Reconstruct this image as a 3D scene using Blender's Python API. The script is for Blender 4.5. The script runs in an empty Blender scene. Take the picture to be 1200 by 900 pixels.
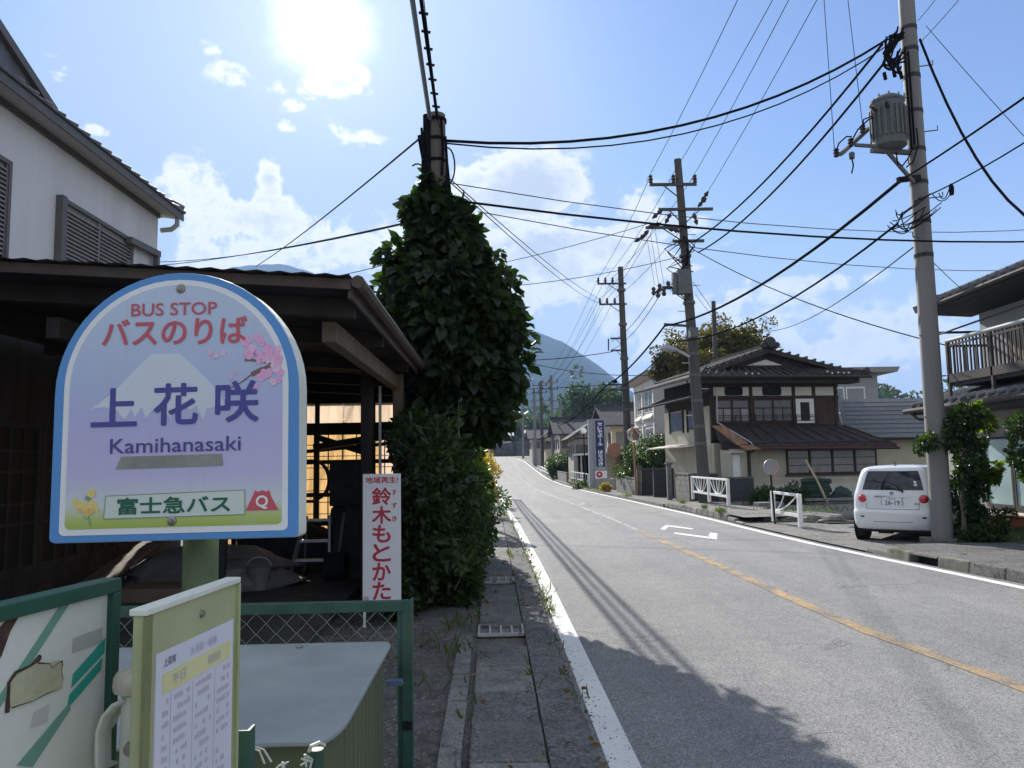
import bpy, bmesh, math, random
import numpy as np
from mathutils import Vector, Matrix, Euler
R_ = math.radians
random.seed(7)
rng = np.random.default_rng(11)
SC = bpy.context.scene
COL = SC.collection

# ------------------------------------------------------------------ camera
F_PX, PITCH, ROLL, YAW = 900.0, math.atan(89 / 900.0), 0.018, R_(1.4)
EYE = Vector((0, 0, 1.6))
FWD = Vector((math.sin(YAW) * math.cos(PITCH), math.cos(YAW) * math.cos(PITCH), math.sin(PITCH)))
_r0 = Vector((math.cos(YAW), -math.sin(YAW), 0)); _u0 = _r0.cross(FWD)
RGT = _r0 * math.cos(ROLL) - _u0 * math.sin(ROLL)
UPV = _u0 * math.cos(ROLL) + _r0 * math.sin(ROLL)
cam_d = bpy.data.cameras.new('camera'); cam = bpy.data.objects.new('camera', cam_d); COL.objects.link(cam)
cam_d.sensor_fit = 'HORIZONTAL'; cam_d.sensor_width = 36; cam_d.lens = 36 * F_PX / 1200
cam_d.clip_start = 0.05; cam_d.clip_end = 20000
cam.matrix_world = Matrix(((RGT.x, UPV.x, -FWD.x, 0), (RGT.y, UPV.y, -FWD.y, 0), (RGT.z, UPV.z, -FWD.z, EYE.z), (0, 0, 0, 1)))
SC.camera = cam

def ray(px, py): return FWD + RGT * ((px - 600) / F_PX) - UPV * ((py - 450) / F_PX)
def at(px, py, Y):
    d = ray(px, py); return EYE + d * (Y / d.y)
def atX(px, py, X):
    d = ray(px, py); return EYE + d * (X / d.x)

# ------------------------------------------------------------------ sky, sun, exposure
SUN_EL, SUN_AZ = R_(30.0), R_(-12.7)          # azimuth from +Y, negative = left
SUN_DIR = Vector((math.sin(SUN_AZ) * math.cos(SUN_EL), math.cos(SUN_AZ) * math.cos(SUN_EL), math.sin(SUN_EL)))
SC.view_settings.view_transform = 'Standard'; SC.view_settings.look = 'None'
SC.view_settings.gamma = 1.0
SC.view_settings.exposure = 1.66
SKY_STRENGTH, SUN_STRENGTH = 0.055, 3.3
HAZE = 0.00021
world = bpy.data.worlds.new('World'); SC.world = world; world.use_nodes = True

class NT:
    """small helper for writing node trees"""
    def __init__(s, tree): s.t = tree; s.n = tree.nodes; s.l = tree.links
    def node(s, kind, **kw):
        n = s.n.new(kind)
        for k, v in kw.items(): setattr(n, k, v)
        return n
    def link(s, a, b): s.l.new(a, b)
    def put(s, sock, v):
        if hasattr(v, 'is_output'): s.l.new(v, sock)
        else: sock.default_value = v
    def math(s, op, a, b=0.0, c=None, clamp=False):
        n = s.n.new('ShaderNodeMath'); n.operation = op; n.use_clamp = clamp
        s.put(n.inputs[0], a); s.put(n.inputs[1], b)
        if c is not None: s.put(n.inputs[2], c)
        return n.outputs[0]
    def mix(s, f, a, b, blend='MIX'):
        n = s.n.new('ShaderNodeMix'); n.data_type = 'RGBA'; n.blend_type = blend
        s.put(n.inputs[0], f); s.put(n.inputs[6], a); s.put(n.inputs[7], b)
        return n.outputs[2]
    def ramp(s, f, stops):
        n = s.n.new('ShaderNodeValToRGB'); s.put(n.inputs[0], f)
        e = n.color_ramp.elements
        while len(e) < len(stops): e.new(0.5)
        for el, (p, c) in zip(e, stops):
            el.position = p; el.color = c if len(c) == 4 else (*c, 1)
        return n.outputs[0]
    def smooth(s, v, a, b):
        n = s.n.new('ShaderNodeMapRange'); n.interpolation_type = 'SMOOTHSTEP'
        s.put(n.inputs[0], v); s.put(n.inputs[1], a); s.put(n.inputs[2], b)
        return n.outputs[0]
    def noise(s, vec, scale, detail=4, rough=0.55, dist=0.0, out=0):
        n = s.n.new('ShaderNodeTexNoise')
        if vec is not None: s.l.new(vec, n.inputs['Vector'])
        n.inputs['Scale'].default_value = scale; n.inputs['Detail'].default_value = detail
        n.inputs['Roughness'].default_value = rough; n.inputs['Distortion'].default_value = dist
        return n.outputs[out]

def build_world():
    w = NT(world.node_tree); w.n.clear()
    out = w.node('ShaderNodeOutputWorld'); bg = w.node('ShaderNodeBackground')
    sky = w.node('ShaderNodeTexSky', sky_type='NISHITA')
    sky.sun_disc = False; sky.sun_elevation = SUN_EL; sky.sun_rotation = SUN_AZ
    sky.altitude = 400; sky.air_density = 1.0; sky.dust_density = 0.6; sky.ozone_density = 2.2
    tc = w.node('ShaderNodeTexCoord'); d = tc.outputs['Generated']
    sep = w.node('ShaderNodeSeparateXYZ'); w.link(d, sep.inputs[0])
    az = w.math('ARCTAN2', sep.outputs[0], sep.outputs[1]); el = w.math('ARCSINE', sep.outputs[2])
    def blob(px, py, a, b, k=1.0):
        v = ray(px, py).normalized(); u0 = math.atan2(v.x, v.y); v0 = math.asin(v.z)
        A = a / F_PX; B = b / F_PX
        du = w.math('DIVIDE', w.math('SUBTRACT', az, u0), A); dv = w.math('DIVIDE', w.math('SUBTRACT', el, v0), B)
        s2 = w.math('ADD', w.math('MULTIPLY', du, du), w.math('MULTIPLY', dv, dv))
        return w.math('MULTIPLY', w.math('EXPONENT', w.math('MULTIPLY', s2, -1.0)), k)
    # where clouds stand in this sky: centre, half width, half height (in the sky's own angles)
    cum = [(610, 225, 90, 45, 1.15), (690, 300, 130, 70, 1.15), (590, 330, 90, 70, 1.05), (820, 370, 130, 50, .9), (960, 410, 120, 40, .85),
           (1080, 400, 80, 50, .7), (230, 250, 75, 50, 1.0), (320, 265, 55, 40, .95), (400, 285, 70, 35, .9), (300, 300, 160, 40, .85),
           (318, 210, 18, 26, .9), (95, 95, 60, 16, .75), (115, 155, 22, 10, .6), (250, 58, 26, 14, .52), (282, 84, 40, 20, .60), (318, 104, 26, 16, .58), (342, 128, 28, 18, .55), (352, 150, 34, 18, .66), (390, 150, 20, 20, .45),
           (420, 165, 36, 16, .52), (405, 92, 34, 22, .9), (370, 100, 30, 18, .7), (560, 215, 45, 30, .9), (740, 250, 50, 30, .8), (500, 300, 60, 40, .9), (1190, 250, 40, 14, .5), (980, 330, 60, 14, .55), (40, 60, 40, 16, .5),
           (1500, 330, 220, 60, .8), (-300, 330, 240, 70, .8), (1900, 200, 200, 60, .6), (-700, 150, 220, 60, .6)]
    tot = None
    for c in cum:
        b = blob(*c); tot = b if tot is None else w.math('MAXIMUM', tot, b)
    comb = w.node('ShaderNodeCombineXYZ'); w.link(sep.outputs[0], comb.inputs[0]); w.link(sep.outputs[1], comb.inputs[1]); w.link(w.math('MULTIPLY', sep.outputs[2], 1.4), comb.inputs[2])
    n1 = w.noise(comb.outputs[0], 11.0, 10, 0.62, 0.35)
    n2 = w.noise(comb.outputs[0], 42.0, 6, 0.65)
    out_ = w.math('MAXIMUM', w.smooth(w.math('ABSOLUTE', az), 0.70, 1.1), w.smooth(el, 0.66, 0.95))   # unseen cumulus added outside the view to brighten the shade
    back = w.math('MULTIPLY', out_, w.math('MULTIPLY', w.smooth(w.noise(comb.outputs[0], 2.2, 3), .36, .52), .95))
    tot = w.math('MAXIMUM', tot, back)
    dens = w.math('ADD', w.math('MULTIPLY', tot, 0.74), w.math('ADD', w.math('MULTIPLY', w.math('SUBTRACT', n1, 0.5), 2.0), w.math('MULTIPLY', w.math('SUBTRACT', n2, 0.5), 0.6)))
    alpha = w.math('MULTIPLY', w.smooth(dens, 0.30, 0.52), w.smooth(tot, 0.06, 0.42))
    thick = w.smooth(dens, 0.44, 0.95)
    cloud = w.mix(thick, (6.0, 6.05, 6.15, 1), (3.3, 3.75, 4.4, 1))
    # a thin veil low over the hills
    veil = w.math('ADD', w.math('MULTIPLY', w.math('SUBTRACT', 1.0, w.smooth(el, 0.02, 0.40)), 0.55), .06)
    # sky radiance with a little less red, as in the photograph's clear blue
    skc = w.mix(1.0, sky.outputs[0], (0.47, 0.60, 0.82, 1), 'MULTIPLY')
    cap = w.node('ShaderNodeVectorMath', operation='MINIMUM'); w.link(skc, cap.inputs[0]); cap.inputs[1].default_value = (2.3, 3.2, 5.0)
    base = w.mix(veil, cap.outputs[0], (3.9, 4.5, 5.4, 1))
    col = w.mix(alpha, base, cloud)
    # aureole of the sun in thin cloud
    dot = w.node('ShaderNodeVectorMath', operation='DOT_PRODUCT'); w.link(d, dot.inputs[0]); dot.inputs[1].default_value = SUN_DIR
    ang = w.math('ARCCOSINE', w.math('MINIMUM', dot.outputs['Value'], 1.0))
    g1 = w.math('MULTIPLY', w.math('SUBTRACT', 1.0, w.smooth(w.math('ADD', ang, w.math('MULTIPLY', w.math('SUBTRACT', n1, .5), .07)), -0.012, 0.070)), 12.0)
    g2 = w.math('MULTIPLY', w.math('EXPONENT', w.math('MULTIPLY', ang, -6.5)), 3.4)
    glow = w.math('ADD', g1, g2)
    gl = w.mix(1.0, (1, 1, 0.97, 1), (1, 1, 1, 1), 'MULTIPLY')
    vm = w.node('ShaderNodeVectorMath', operation='SCALE'); w.link(gl, vm.inputs[0]); w.link(glow, vm.inputs['Scale'])
    add = w.node('ShaderNodeVectorMath', operation='ADD'); w.link(col, add.inputs[0]); w.link(vm.outputs[0], add.inputs[1])
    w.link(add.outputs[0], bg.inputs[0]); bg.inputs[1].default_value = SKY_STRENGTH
    w.link(bg.outputs[0], out.inputs[0])
build_world()
sun_d = bpy.data.lights.new('sun', 'SUN'); sun_d.energy = SUN_STRENGTH; sun_d.angle = R_(0.5); sun_d.color = (1.0, 0.955, 0.88)
sun = bpy.data.objects.new('sun', sun_d); COL.objects.link(sun)
sun.rotation_euler = SUN_DIR.to_track_quat('Z', 'Y').to_euler(); sun.location = (0, 0, 60)
try:
    SC.cycles.volume_bounces = 0; SC.cycles.max_bounces = 8; SC.cycles.transparent_max_bounces = 12
    SC.cycles.use_denoising = True; SC.cycles.volume_step_rate = 10
    SC.cycles.caustics_reflective = False; SC.cycles.caustics_refractive = False
except Exception: pass

# ------------------------------------------------------------------ materials
MATS = {}
def mat(name, col, rough=0.75, var=0.25, scale=6.0, bump=0.15, bscale=None, metal=0.0, col2=None, spec=0.35, stain=0.0, stain_col=(.12, .1, .08), coat=0.0, streak=False):
    if name in MATS: return MATS[name]
    m = bpy.data.materials.new(name); m.use_nodes = True; t = NT(m.node_tree); t.n.clear()
    out = t.node('ShaderNodeOutputMaterial'); p = t.node('ShaderNodeBsdfPrincipled'); t.link(p.outputs[0], out.inputs[0])
    tc = t.node('ShaderNodeTexCoord'); v = tc.outputs['Object']
    if streak:
        mp = t.node('ShaderNodeMapping'); mp.inputs['Scale'].default_value = (1, 1, 0.12); t.link(v, mp.inputs[0]); v2 = mp.outputs[0]
    else: v2 = v
    n = t.noise(v2, scale, 6, 0.6)
    lo = tuple(c * (1 - var) for c in col); hi = tuple(min(1, c * (1 + var)) for c in (col2 or col))
    c = t.ramp(n, [(0.3, lo), (0.7, hi)])
    if stain > 0:
        n3 = t.noise(v2, scale * 0.33, 8, 0.68, 0.4)
        c = t.mix(t.math('MULTIPLY', t.smooth(n3, 0.52, 0.68), stain), c, (*stain_col, 1))
    t.link(c, p.inputs['Base Color'])
    p.inputs['Roughness'].default_value = rough; p.inputs['Metallic'].default_value = metal
    t.link(t.math('ADD', t.math('MULTIPLY', t.noise(v, scale * 2.1, 3), 0.22), rough - 0.11, clamp=True), p.inputs['Roughness'])
    p.inputs['Specular IOR Level'].default_value = spec
    p.inputs['Coat Weight'].default_value = coat
    if bump > 0:
        b = t.node('ShaderNodeBump'); b.inputs['Strength'].default_value = bump; b.inputs['Distance'].default_value = 0.02
        t.link(t.noise(v, bscale or scale * 5, 5, 0.65), b.inputs['Height']); t.link(b.outputs[0], p.inputs['Normal'])
    MATS[name] = m; return m

def leaf_mat(name, col, col2, trans=0.35, rough=0.45, tcol=None):
    m = bpy.data.materials.new(name); m.use_nodes = True; t = NT(m.node_tree); t.n.clear()
    out = t.node('ShaderNodeOutputMaterial'); p = t.node('ShaderNodeBsdfPrincipled')
    g = t.node('ShaderNodeNewGeometry'); f = g.outputs['Random Per Island']
    tc = t.node('ShaderNodeTexCoord'); big = t.noise(tc.outputs['Object'], 1.6, 3)
    f2 = t.math('ADD', t.math('MULTIPLY', f, 0.6), t.math('MULTIPLY', t.smooth(big, .35, .65), 0.4))
    c = t.ramp(f2, [(0.05, col), (0.75, tuple((a + b) / 2 for a, b in zip(col, col2))), (1.0, col2)])
    t.link(c, p.inputs['Base Color']); p.inputs['Roughness'].default_value = rough; p.inputs['Specular IOR Level'].default_value = 0.4
    tr = t.node('ShaderNodeBsdfTranslucent')
    tcn = t.mix(1.0, c, (*(tcol or (1.9, 2.3, 0.8)), 1), 'MULTIPLY'); t.link(tcn, tr.inputs[0])
    mx = t.node('ShaderNodeMixShader'); mx.inputs[0].default_value = trans
    t.link(p.outputs[0], mx.inputs[1]); t.link(tr.outputs[0], mx.inputs[2]); t.link(mx.outputs[0], out.inputs[0])
    MATS[name] = m; return m

def glass_mat(name, col, rough=0.06):
    m = bpy.data.materials.new(name); m.use_nodes = True; t = NT(m.node_tree)
    p = t.n['Principled BSDF']; p.inputs['Roughness'].default_value = rough; p.inputs['Specular IOR Level'].default_value = 0.6
    tc = t.node('ShaderNodeTexCoord')
    t.link(t.ramp(t.noise(tc.outputs['Object'], 2.0, 3), [(0.3, tuple(c * .8 for c in col)), (0.7, tuple(c * 1.2 for c in col))]), p.inputs['Base Color'])
    MATS[name] = m; return m

# ------------------------------------------------------------------ mesh builder
class MB:
    def __init__(s): s.v = []; s.f = []; s.m = []
    def add(s, vs, fs, m=0):
        o = len(s.v); s.v += [tuple(x) for x in vs]; s.f += [tuple(i + o for i in q) for q in fs]; s.m += [m] * len(fs); return s
    def hexa(s, p, m=0):   # p: 4 bottom ccw, 4 top ccw
        return s.add(p, [(3, 2, 1, 0), (4, 5, 6, 7), (0, 1, 5, 4), (1, 2, 6, 5), (2, 3, 7, 6), (3, 0, 4, 7)], m)
    def box(s, x0, x1, y0, y1, z0, z1, m=0):
        return s.hexa([(x0, y0, z0), (x1, y0, z0), (x1, y1, z0), (x0, y1, z0), (x0, y0, z1), (x1, y0, z1), (x1, y1, z1), (x0, y1, z1)], m)
    def bar(s, a, b, w, h, up=(0, 0, 1), m=0):   # box beam from a to b
        a = Vector(a); b = Vector(b); d = (b - a).normalized(); up = Vector(up)
        if abs(d.dot(up)) > .98: up = Vector((0, 1, 0))
        sd = d.cross(up).normalized() * w / 2; u = sd.cross(d).normalized() * h / 2
        q = [a - sd - u, a + sd - u, b + sd - u, b - sd - u, a - sd + u, a + sd + u, b + sd + u, b - sd + u]
        return s.hexa(q, m)
    def tube(s, pts, r, n=6, m=0, caps=True, closed=False):
        pts = [Vector(p) for p in pts]; k = len(pts); rr = r if isinstance(r, (list, tuple)) else [r] * k
        o = len(s.v); up = None
        for i, p in enumerate(pts):
            if closed: d = pts[(i + 1) % k] - pts[i - 1]
            else: d = pts[min(i + 1, k - 1)] - pts[max(i - 1, 0)]
            d = d.normalized() if d.length > 1e-9 else Vector((0, 0, 1))
            if up is None:
                up = Vector((0, 0, 1)) if abs(d.z) < .9 else Vector((1, 0, 0))
            sx = d.cross(up).normalized(); up = sx.cross(d).normalized()
            for j in range(n):
                a = 2 * math.pi * j / n; s.v.append(tuple(p + (sx * math.cos(a) + up * math.sin(a)) * rr[i]))
        for i in range(k if closed else k - 1):
            i2 = (i + 1) % k
            for j in range(n):
                s.f.append((o + i * n + j, o + i * n + (j + 1) % n, o + i2 * n + (j + 1) % n, o + i2 * n + j)); s.m.append(m)
        if caps and not closed:
            s.f.append(tuple(o + j for j in range(n))[::-1]); s.f.append(tuple(o + (k - 1) * n + j for j in range(n))); s.m += [m, m]
        return s
    def cyl(s, a, b, r, r2=None, n=12, m=0): return s.tube([a, b], [r, r if r2 is None else r2], n, m)
    def lathe(s, prof, c=(0, 0, 0), n=16, m=0, axis='z'):
        o = len(s.v); k = len(prof)
        for r, z in prof:
            for j in range(n):
                a = 2 * math.pi * j / n; x, y = r * math.cos(a), r * math.sin(a)
                q = {'z': (x, y, z), 'y': (x, z, y), 'x': (z, x, y)}[axis]
                s.v.append((q[0] + c[0], q[1] + c[1], q[2] + c[2]))
        for i in range(k - 1):
            for j in range(n):
                q = (o + i * n + j, o + i * n + (j + 1) % n, o + (i + 1) * n + (j + 1) % n, o + (i + 1) * n + j)
                s.f.append(q if axis != 'y' else q[::-1]); s.m.append(m)
        s.f.append(tuple(o + j for j in range(n))[::-1]); s.f.append(tuple(o + (k - 1) * n + j for j in range(n))); s.m += [m, m]
        return s
    def prism(s, poly, ext, m=0):   # poly: 3d points, ext: vector
        n = len(poly); e = Vector(ext); a = [Vector(p) for p in poly]; b = [p + e for p in a]
        return s.add(a + b, [tuple(range(n))[::-1], tuple(range(n, 2 * n))] + [(i, (i + 1) % n, n + (i + 1) % n, n + i) for i in range(n)], m)
    def slab(s, q, t, m=0):         # quad of top corners, thickened downwards along its normal
        q = [Vector(p) for p in q]; nn = (q[1] - q[0]).cross(q[3] - q[0]).normalized()
        if nn.z < 0: q = q[::-1]; nn = -nn
        return s.hexa([p - nn * t for p in q] + q, m)
    def build(s, name, mats, parent=None, local=False, smooth=False, bevel=0.0, seg=2, fix=True):
        me = bpy.data.meshes.new(name); vs = s.v
        if parent is not None and not local:
            bpy_m = Matrix.LocRotScale(parent.location, parent.rotation_euler, None).inverted()
            if parent.parent is not None:
                pp = parent.parent; bpy_m = bpy_m @ Matrix.LocRotScale(pp.location, pp.rotation_euler, None).inverted()
            vs = [tuple(bpy_m @ Vector(v)) for v in vs]
        me.from_pydata(vs, [], s.f); mats = mats if isinstance(mats, (list, tuple)) else [mats]
        for x in mats: me.materials.append(x)
        if len(mats) > 1: me.polygons.foreach_set('material_index', s.m)
        if fix:
            bm = bmesh.new(); bm.from_mesh(me); bmesh.ops.recalc_face_normals(bm, faces=bm.faces); bm.to_mesh(me); bm.free()
        if smooth: me.shade_smooth()
        me.update()
        o = bpy.data.objects.new(name, me); COL.objects.link(o)
        if parent is not None: o.parent = parent
        if bevel > 0:
            b = o.modifiers.new('bevel', 'BEVEL'); b.width = bevel; b.segments = seg; b.limit_method = 'ANGLE'; b.angle_limit = R_(40)
        if smooth and bevel == 0:
            try: me.set_sharp_from_angle(angle=R_(38))
            except Exception: pass
        return o

def tag(o, label=None, cat=None, group=None, kind=None):
    if label: o['label'] = label
    if cat: o['category'] = cat
    if group: o['group'] = group
    if kind: o['kind'] = kind
    return o
def thing(name, label, cat, loc=(0, 0, 0), rotz=0.0, group=None):
    o = bpy.data.objects.new(name, None); COL.objects.link(o); o.location = loc; o.rotation_euler = (0, 0, rotz)
    o.empty_display_size = 0.2
    return tag(o, label, cat, group)
def structure(o): o['kind'] = 'structure'; return o
def inst(src, name, parent, loc, rot=(0, 0, 0), scale=(1, 1, 1)):   # another piece sharing mesh data
    o = bpy.data.objects.new(name, src.data); COL.objects.link(o); o.location = loc; o.rotation_euler = rot; o.scale = scale
    if parent is not None: o.parent = parent
    return o
def copy_tree(o, parent=None):
    c = o.copy(); COL.objects.link(c)
    if parent is not None: c.parent = parent
    for ch in list(o.children): copy_tree(ch, c)
    return c
def interp(tab, x):
    if x <= tab[0][0]: return tab[0][1]
    for (a, b), (c, d) in zip(tab, tab[1:]):
        if x <= c:
            t = (x - a) / (c - a); return b + (d - b) * t
    return tab[-1][1]

def lettering(body, mtl, parent, x0, x1, z0, z1, y=-0.004, bold=0.0, depth=0.0012, name='lettering', shear=0.0, fit='both', frame=None):
    """flat lettering fitted into the local rectangle x0..x1, z0..z1 of the parent's face (facing -y); raised by depth"""
    c = bpy.data.curves.new(name, 'FONT'); c.body = body; c.size = 1.0; c.offset = 0.0; c.extrude = 0.0; c.shear = shear; c.resolution_u = 3
    tmp = bpy.data.objects.new(name, c); COL.objects.link(tmp); bpy.context.view_layer.update()
    me = bpy.data.meshes.new_from_object(tmp.evaluated_get(bpy.context.evaluated_depsgraph_get()))
    bpy.data.objects.remove(tmp); bpy.data.curves.remove(c)
    n = len(me.vertices); co = np.empty(n * 3, np.float32); me.vertices.foreach_get('co', co); co = co.reshape(-1, 3)
    mn, mx = co.min(0), co.max(0); s = np.array([(x1 - x0) / (mx[0] - mn[0]), (z1 - z0) / (mx[1] - mn[1])])
    if fit == 'h': s[0] = s[1]
    new = np.zeros_like(co); new[:, 0] = x0 + (co[:, 0] - mn[0]) * s[0]; new[:, 2] = z0 + (co[:, 1] - mn[1]) * s[1]; new[:, 1] = y
    if fit == 'h': new[:, 0] += (x1 - x0 - (mx[0] - mn[0]) * s[0]) / 2
    if frame is not None: new = np.array([tuple(frame @ Vector(p)) for p in new], np.float32)
    if bold > 0:      # heavier strokes: the same glyphs laid over one another a hair apart
        d = bold * (z1 - z0) * 1.0; nv = len(new); tris = [tuple(p.vertices) for p in me.polygons]; V = [new]; Fs = list(tris)
        for k, (ax, az_) in enumerate(((d, 0), (-d, 0), (0, d), (0, -d), (d * .7, d * .7), (-d * .7, d * .7), (d * .7, -d * .7), (-d * .7, -d * .7))):
            q = new.copy(); q[:, 0] += ax; q[:, 2] += az_; q[:, 1] -= .00004 * (k + 1); Fs += [tuple(i + nv * (k + 1) for i in t) for t in tris]; V.append(q)
        new = np.concatenate(V).astype(np.float32); bpy.data.meshes.remove(me); me = bpy.data.meshes.new(name); me.from_pydata([tuple(p) for p in new], [], Fs)
    me.vertices.foreach_set('co', new.ravel()); me.materials.clear(); me.materials.append(mtl); me.update()
    o = bpy.data.objects.new(name, me); COL.objects.link(o); o.parent = parent
    return o

def leaves_mesh(P, N, size, name, mtl, parent=None, width=0.55, fold=0.25, jitter=0.5, droop=0.3):
    """one mesh of folded four-sided leaves at points P pointing along N (numpy arrays)"""
    n = len(P); P = np.asarray(P, float); N = np.asarray(N, float)
    D = N + rng.normal(0, jitter, (n, 3)); D[:, 2] -= droop; D /= np.linalg.norm(D, axis=1)[:, None]
    S = np.cross(D, rng.normal(0, 1, (n, 3))); S /= np.linalg.norm(S, axis=1)[:, None] + 1e-9
    U = np.cross(S, D); L = size * rng.uniform(.6, 1.3, n)[:, None]; W = L * width / 2
    dr = U * L * .10
    a = P; b1 = P + D * L * .28 + S * W * .92 + U * W * fold; b2 = P + D * L * .68 + S * W * .80 + U * W * fold - dr * .5; c = P + D * L - dr * 1.4; d2 = P + D * L * .68 - S * W * .80 + U * W * fold - dr * .5; d1 = P + D * L * .28 - S * W * .92 + U * W * fold
    V = np.stack([a, b1, b2, c, d2, d1], 1).reshape(-1, 3)
    if parent is not None: V = V - np.array(parent.location)
    me = bpy.data.meshes.new(name); me.vertices.add(6 * n); me.vertices.foreach_set('co', V.astype(np.float32).ravel())
    idx = np.arange(n)[:, None] * 6 + np.array([[0, 1, 2, 3, 0, 3, 4, 5]]); me.loops.add(8 * n); me.loops.foreach_set('vertex_index', idx.astype(np.int32).ravel())
    me.polygons.add(2 * n); me.polygons.foreach_set('loop_start', np.arange(2 * n, dtype=np.int32) * 4)
    me.polygons.foreach_set('loop_total', np.full(2 * n, 4, np.int32)); me.materials.append(mtl); me.update(calc_edges=True); me.validate()
    o = bpy.data.objects.new(name, me); COL.objects.link(o)
    if parent is not None: o.parent = parent
    return o
def clump_points(centres, radii, n, shell=0.55, squash=0.8):
    """points spread through the shells of many clumps; returns points and outward directions"""
    centres = np.asarray(centres, float); radii = np.asarray(radii, float)
    w = radii ** 2; k = rng.choice(len(centres), n, p=w / w.sum())
    D = rng.normal(0, 1, (n, 3)); D /= np.linalg.norm(D, axis=1)[:, None]
    r = radii[k] * (shell + (1 - shell) * rng.random(n) ** .6)
    Q = D * r[:, None]; Q[:, 2] *= squash
    return centres[k] + Q, D
# ================================================================== SETTING
ZT = [(0, 0), (12, 0), (21, -.05), (32, -.2), (43, -.36), (54, -.48), (66, -.53), (78, -.48), (88, -.3), (97, -.02), (108, .35), (120, .8), (131, 1.25), (145, 1.8), (160, 2.2), (185, 2.6), (230, 2.8)]
def zr(y): return interp(ZT, y)
LT = [(-20, .78), (0, .75), (9.7, .72), (20, .62), (26, .5), (42, .33), (60, .25), (80, .18), (97, .03), (131, -.25), (145, -1.0), (158, -2.6), (170, -5.2), (185, -10), (200, -18)]
RT = [(-20, 7.4), (0, 6.8), (9, 6.12), (11.4, 5.82), (14, 5.66), (17, 5.58), (30, 5.6), (42, 5.65), (60, 5.55), (80, 5.5), (97, 5.4), (131, 5.1), (145, 4.3), (158, 2.8), (170, .6), (185, -3.5), (200, -10)]
def xl(y): return interp(LT, y)
def xr(y): return interp(RT, y)
def kerb_x(y): return interp([(0, .50), (4.3, .52), (7.2, .47), (10, .52), (14.5, .46), (20, .38), (29, .22), (42, .1), (60, .05), (95, -.2)], y)
YS = [-20, -10, -5, -2, 0, 2, 4, 6, 8, 10, 12, 14, 16, 18, 20, 23, 26, 30, 34, 38, 42, 48, 54, 60, 66, 72, 78, 84, 90, 95, 100, 106, 112, 118, 124, 131, 138, 145, 151, 158, 164, 170, 178, 185, 192, 200]
def strip(fx0, fx1, ys, dz=0.0, nx=1, m=0, mb=None, dz2=None):
    mb = mb or MB(); vs = []; fs = []
    for y in ys:
        a, b = fx0(y), fx1(y)
        for k in range(nx + 1):
            t = k / nx; vs.append((a + (b - a) * t, y, zr(y) + dz + ((dz2 - dz) * t if dz2 is not None else 0)))
    for i in range(len(ys) - 1):
        for k in range(nx):
            o = i * (nx + 1) + k; fs.append((o, o + 1, o + nx + 2, o + nx + 1))
    mb.add(vs, fs, m); return mb

def road_material():
    m = bpy.data.materials.new('asphalt'); m.use_nodes = True; t = NT(m.node_tree); p = t.n['Principled BSDF']
    tc = t.node('ShaderNodeTexCoord'); v = tc.outputs['Object']
    fine = t.noise(v, 95, 3, .8); mid = t.noise(v, 6, 6, .65); big = t.noise(v, .55, 5, .6)
    mp = t.node('ShaderNodeMapping'); mp.inputs['Scale'].default_value = (1.6, .06, 1); t.link(v, mp.inputs[0]); lane = t.noise(mp.outputs[0], 1.0, 4, .6)
    vor = t.node('ShaderNodeTexVoronoi'); vor.inputs['Scale'].default_value = 130; t.link(v, vor.inputs['Vector'])
    f = t.math('ADD', t.math('MULTIPLY', mid, .35), t.math('ADD', t.math('MULTIPLY', big, .4), t.math('MULTIPLY', lane, .42)))
    c = t.ramp(f, [(.35, (.155, .156, .158)), (.55, (.205, .206, .206)), (.75, (.265, .264, .260))])
    sp = t.ramp(vor.outputs['Color'], [(.15, (.45, .45, .47)), (.5, (1, 1, 1)), (.9, (1.7, 1.68, 1.62))])
    c = t.mix(.75, c, t.mix(1, c, sp, 'MULTIPLY'))
    # hairline cracks and a few darker patched areas
    v2 = t.node('ShaderNodeTexVoronoi', feature='DISTANCE_TO_EDGE'); v2.inputs['Scale'].default_value = .55
    wob = t.node('ShaderNodeVectorMath', operation='ADD'); t.link(v, wob.inputs[0])
    nn = t.node('ShaderNodeTexNoise'); nn.inputs['Scale'].default_value = 2.2; nn.inputs['Detail'].default_value = 6; t.link(v, nn.inputs['Vector'])
    sc = t.node('ShaderNodeVectorMath', operation='SCALE'); t.link(nn.outputs['Color'], sc.inputs[0]); sc.inputs['Scale'].default_value = .9
    t.link(sc.outputs[0], wob.inputs[1]); t.link(wob.outputs[0], v2.inputs['Vector'])
    crack = t.math('MULTIPLY', t.math('SUBTRACT', 1.0, t.smooth(v2.outputs[0], 0.0, .012)), t.smooth(t.noise(v, .8, 4), .49, .58))
    c = t.mix(t.math('MULTIPLY', crack, .32), c, (.07, .07, .07, 1))
    t.link(c, p.inputs['Base Color']); p.inputs['Roughness'].default_value = .85; p.inputs['Specular IOR Level'].default_value = .12
    b = t.node('ShaderNodeBump'); b.inputs['Strength'].default_value = .55; b.inputs['Distance'].default_value = .012
    t.link(t.math('ADD', fine, t.math('MULTIPLY', crack, -1.0)), b.inputs['Height']); t.link(b.outputs[0], p.inputs['Normal'])
    MATS['asphalt'] = m; return m
M_ASPH = road_material()
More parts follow.
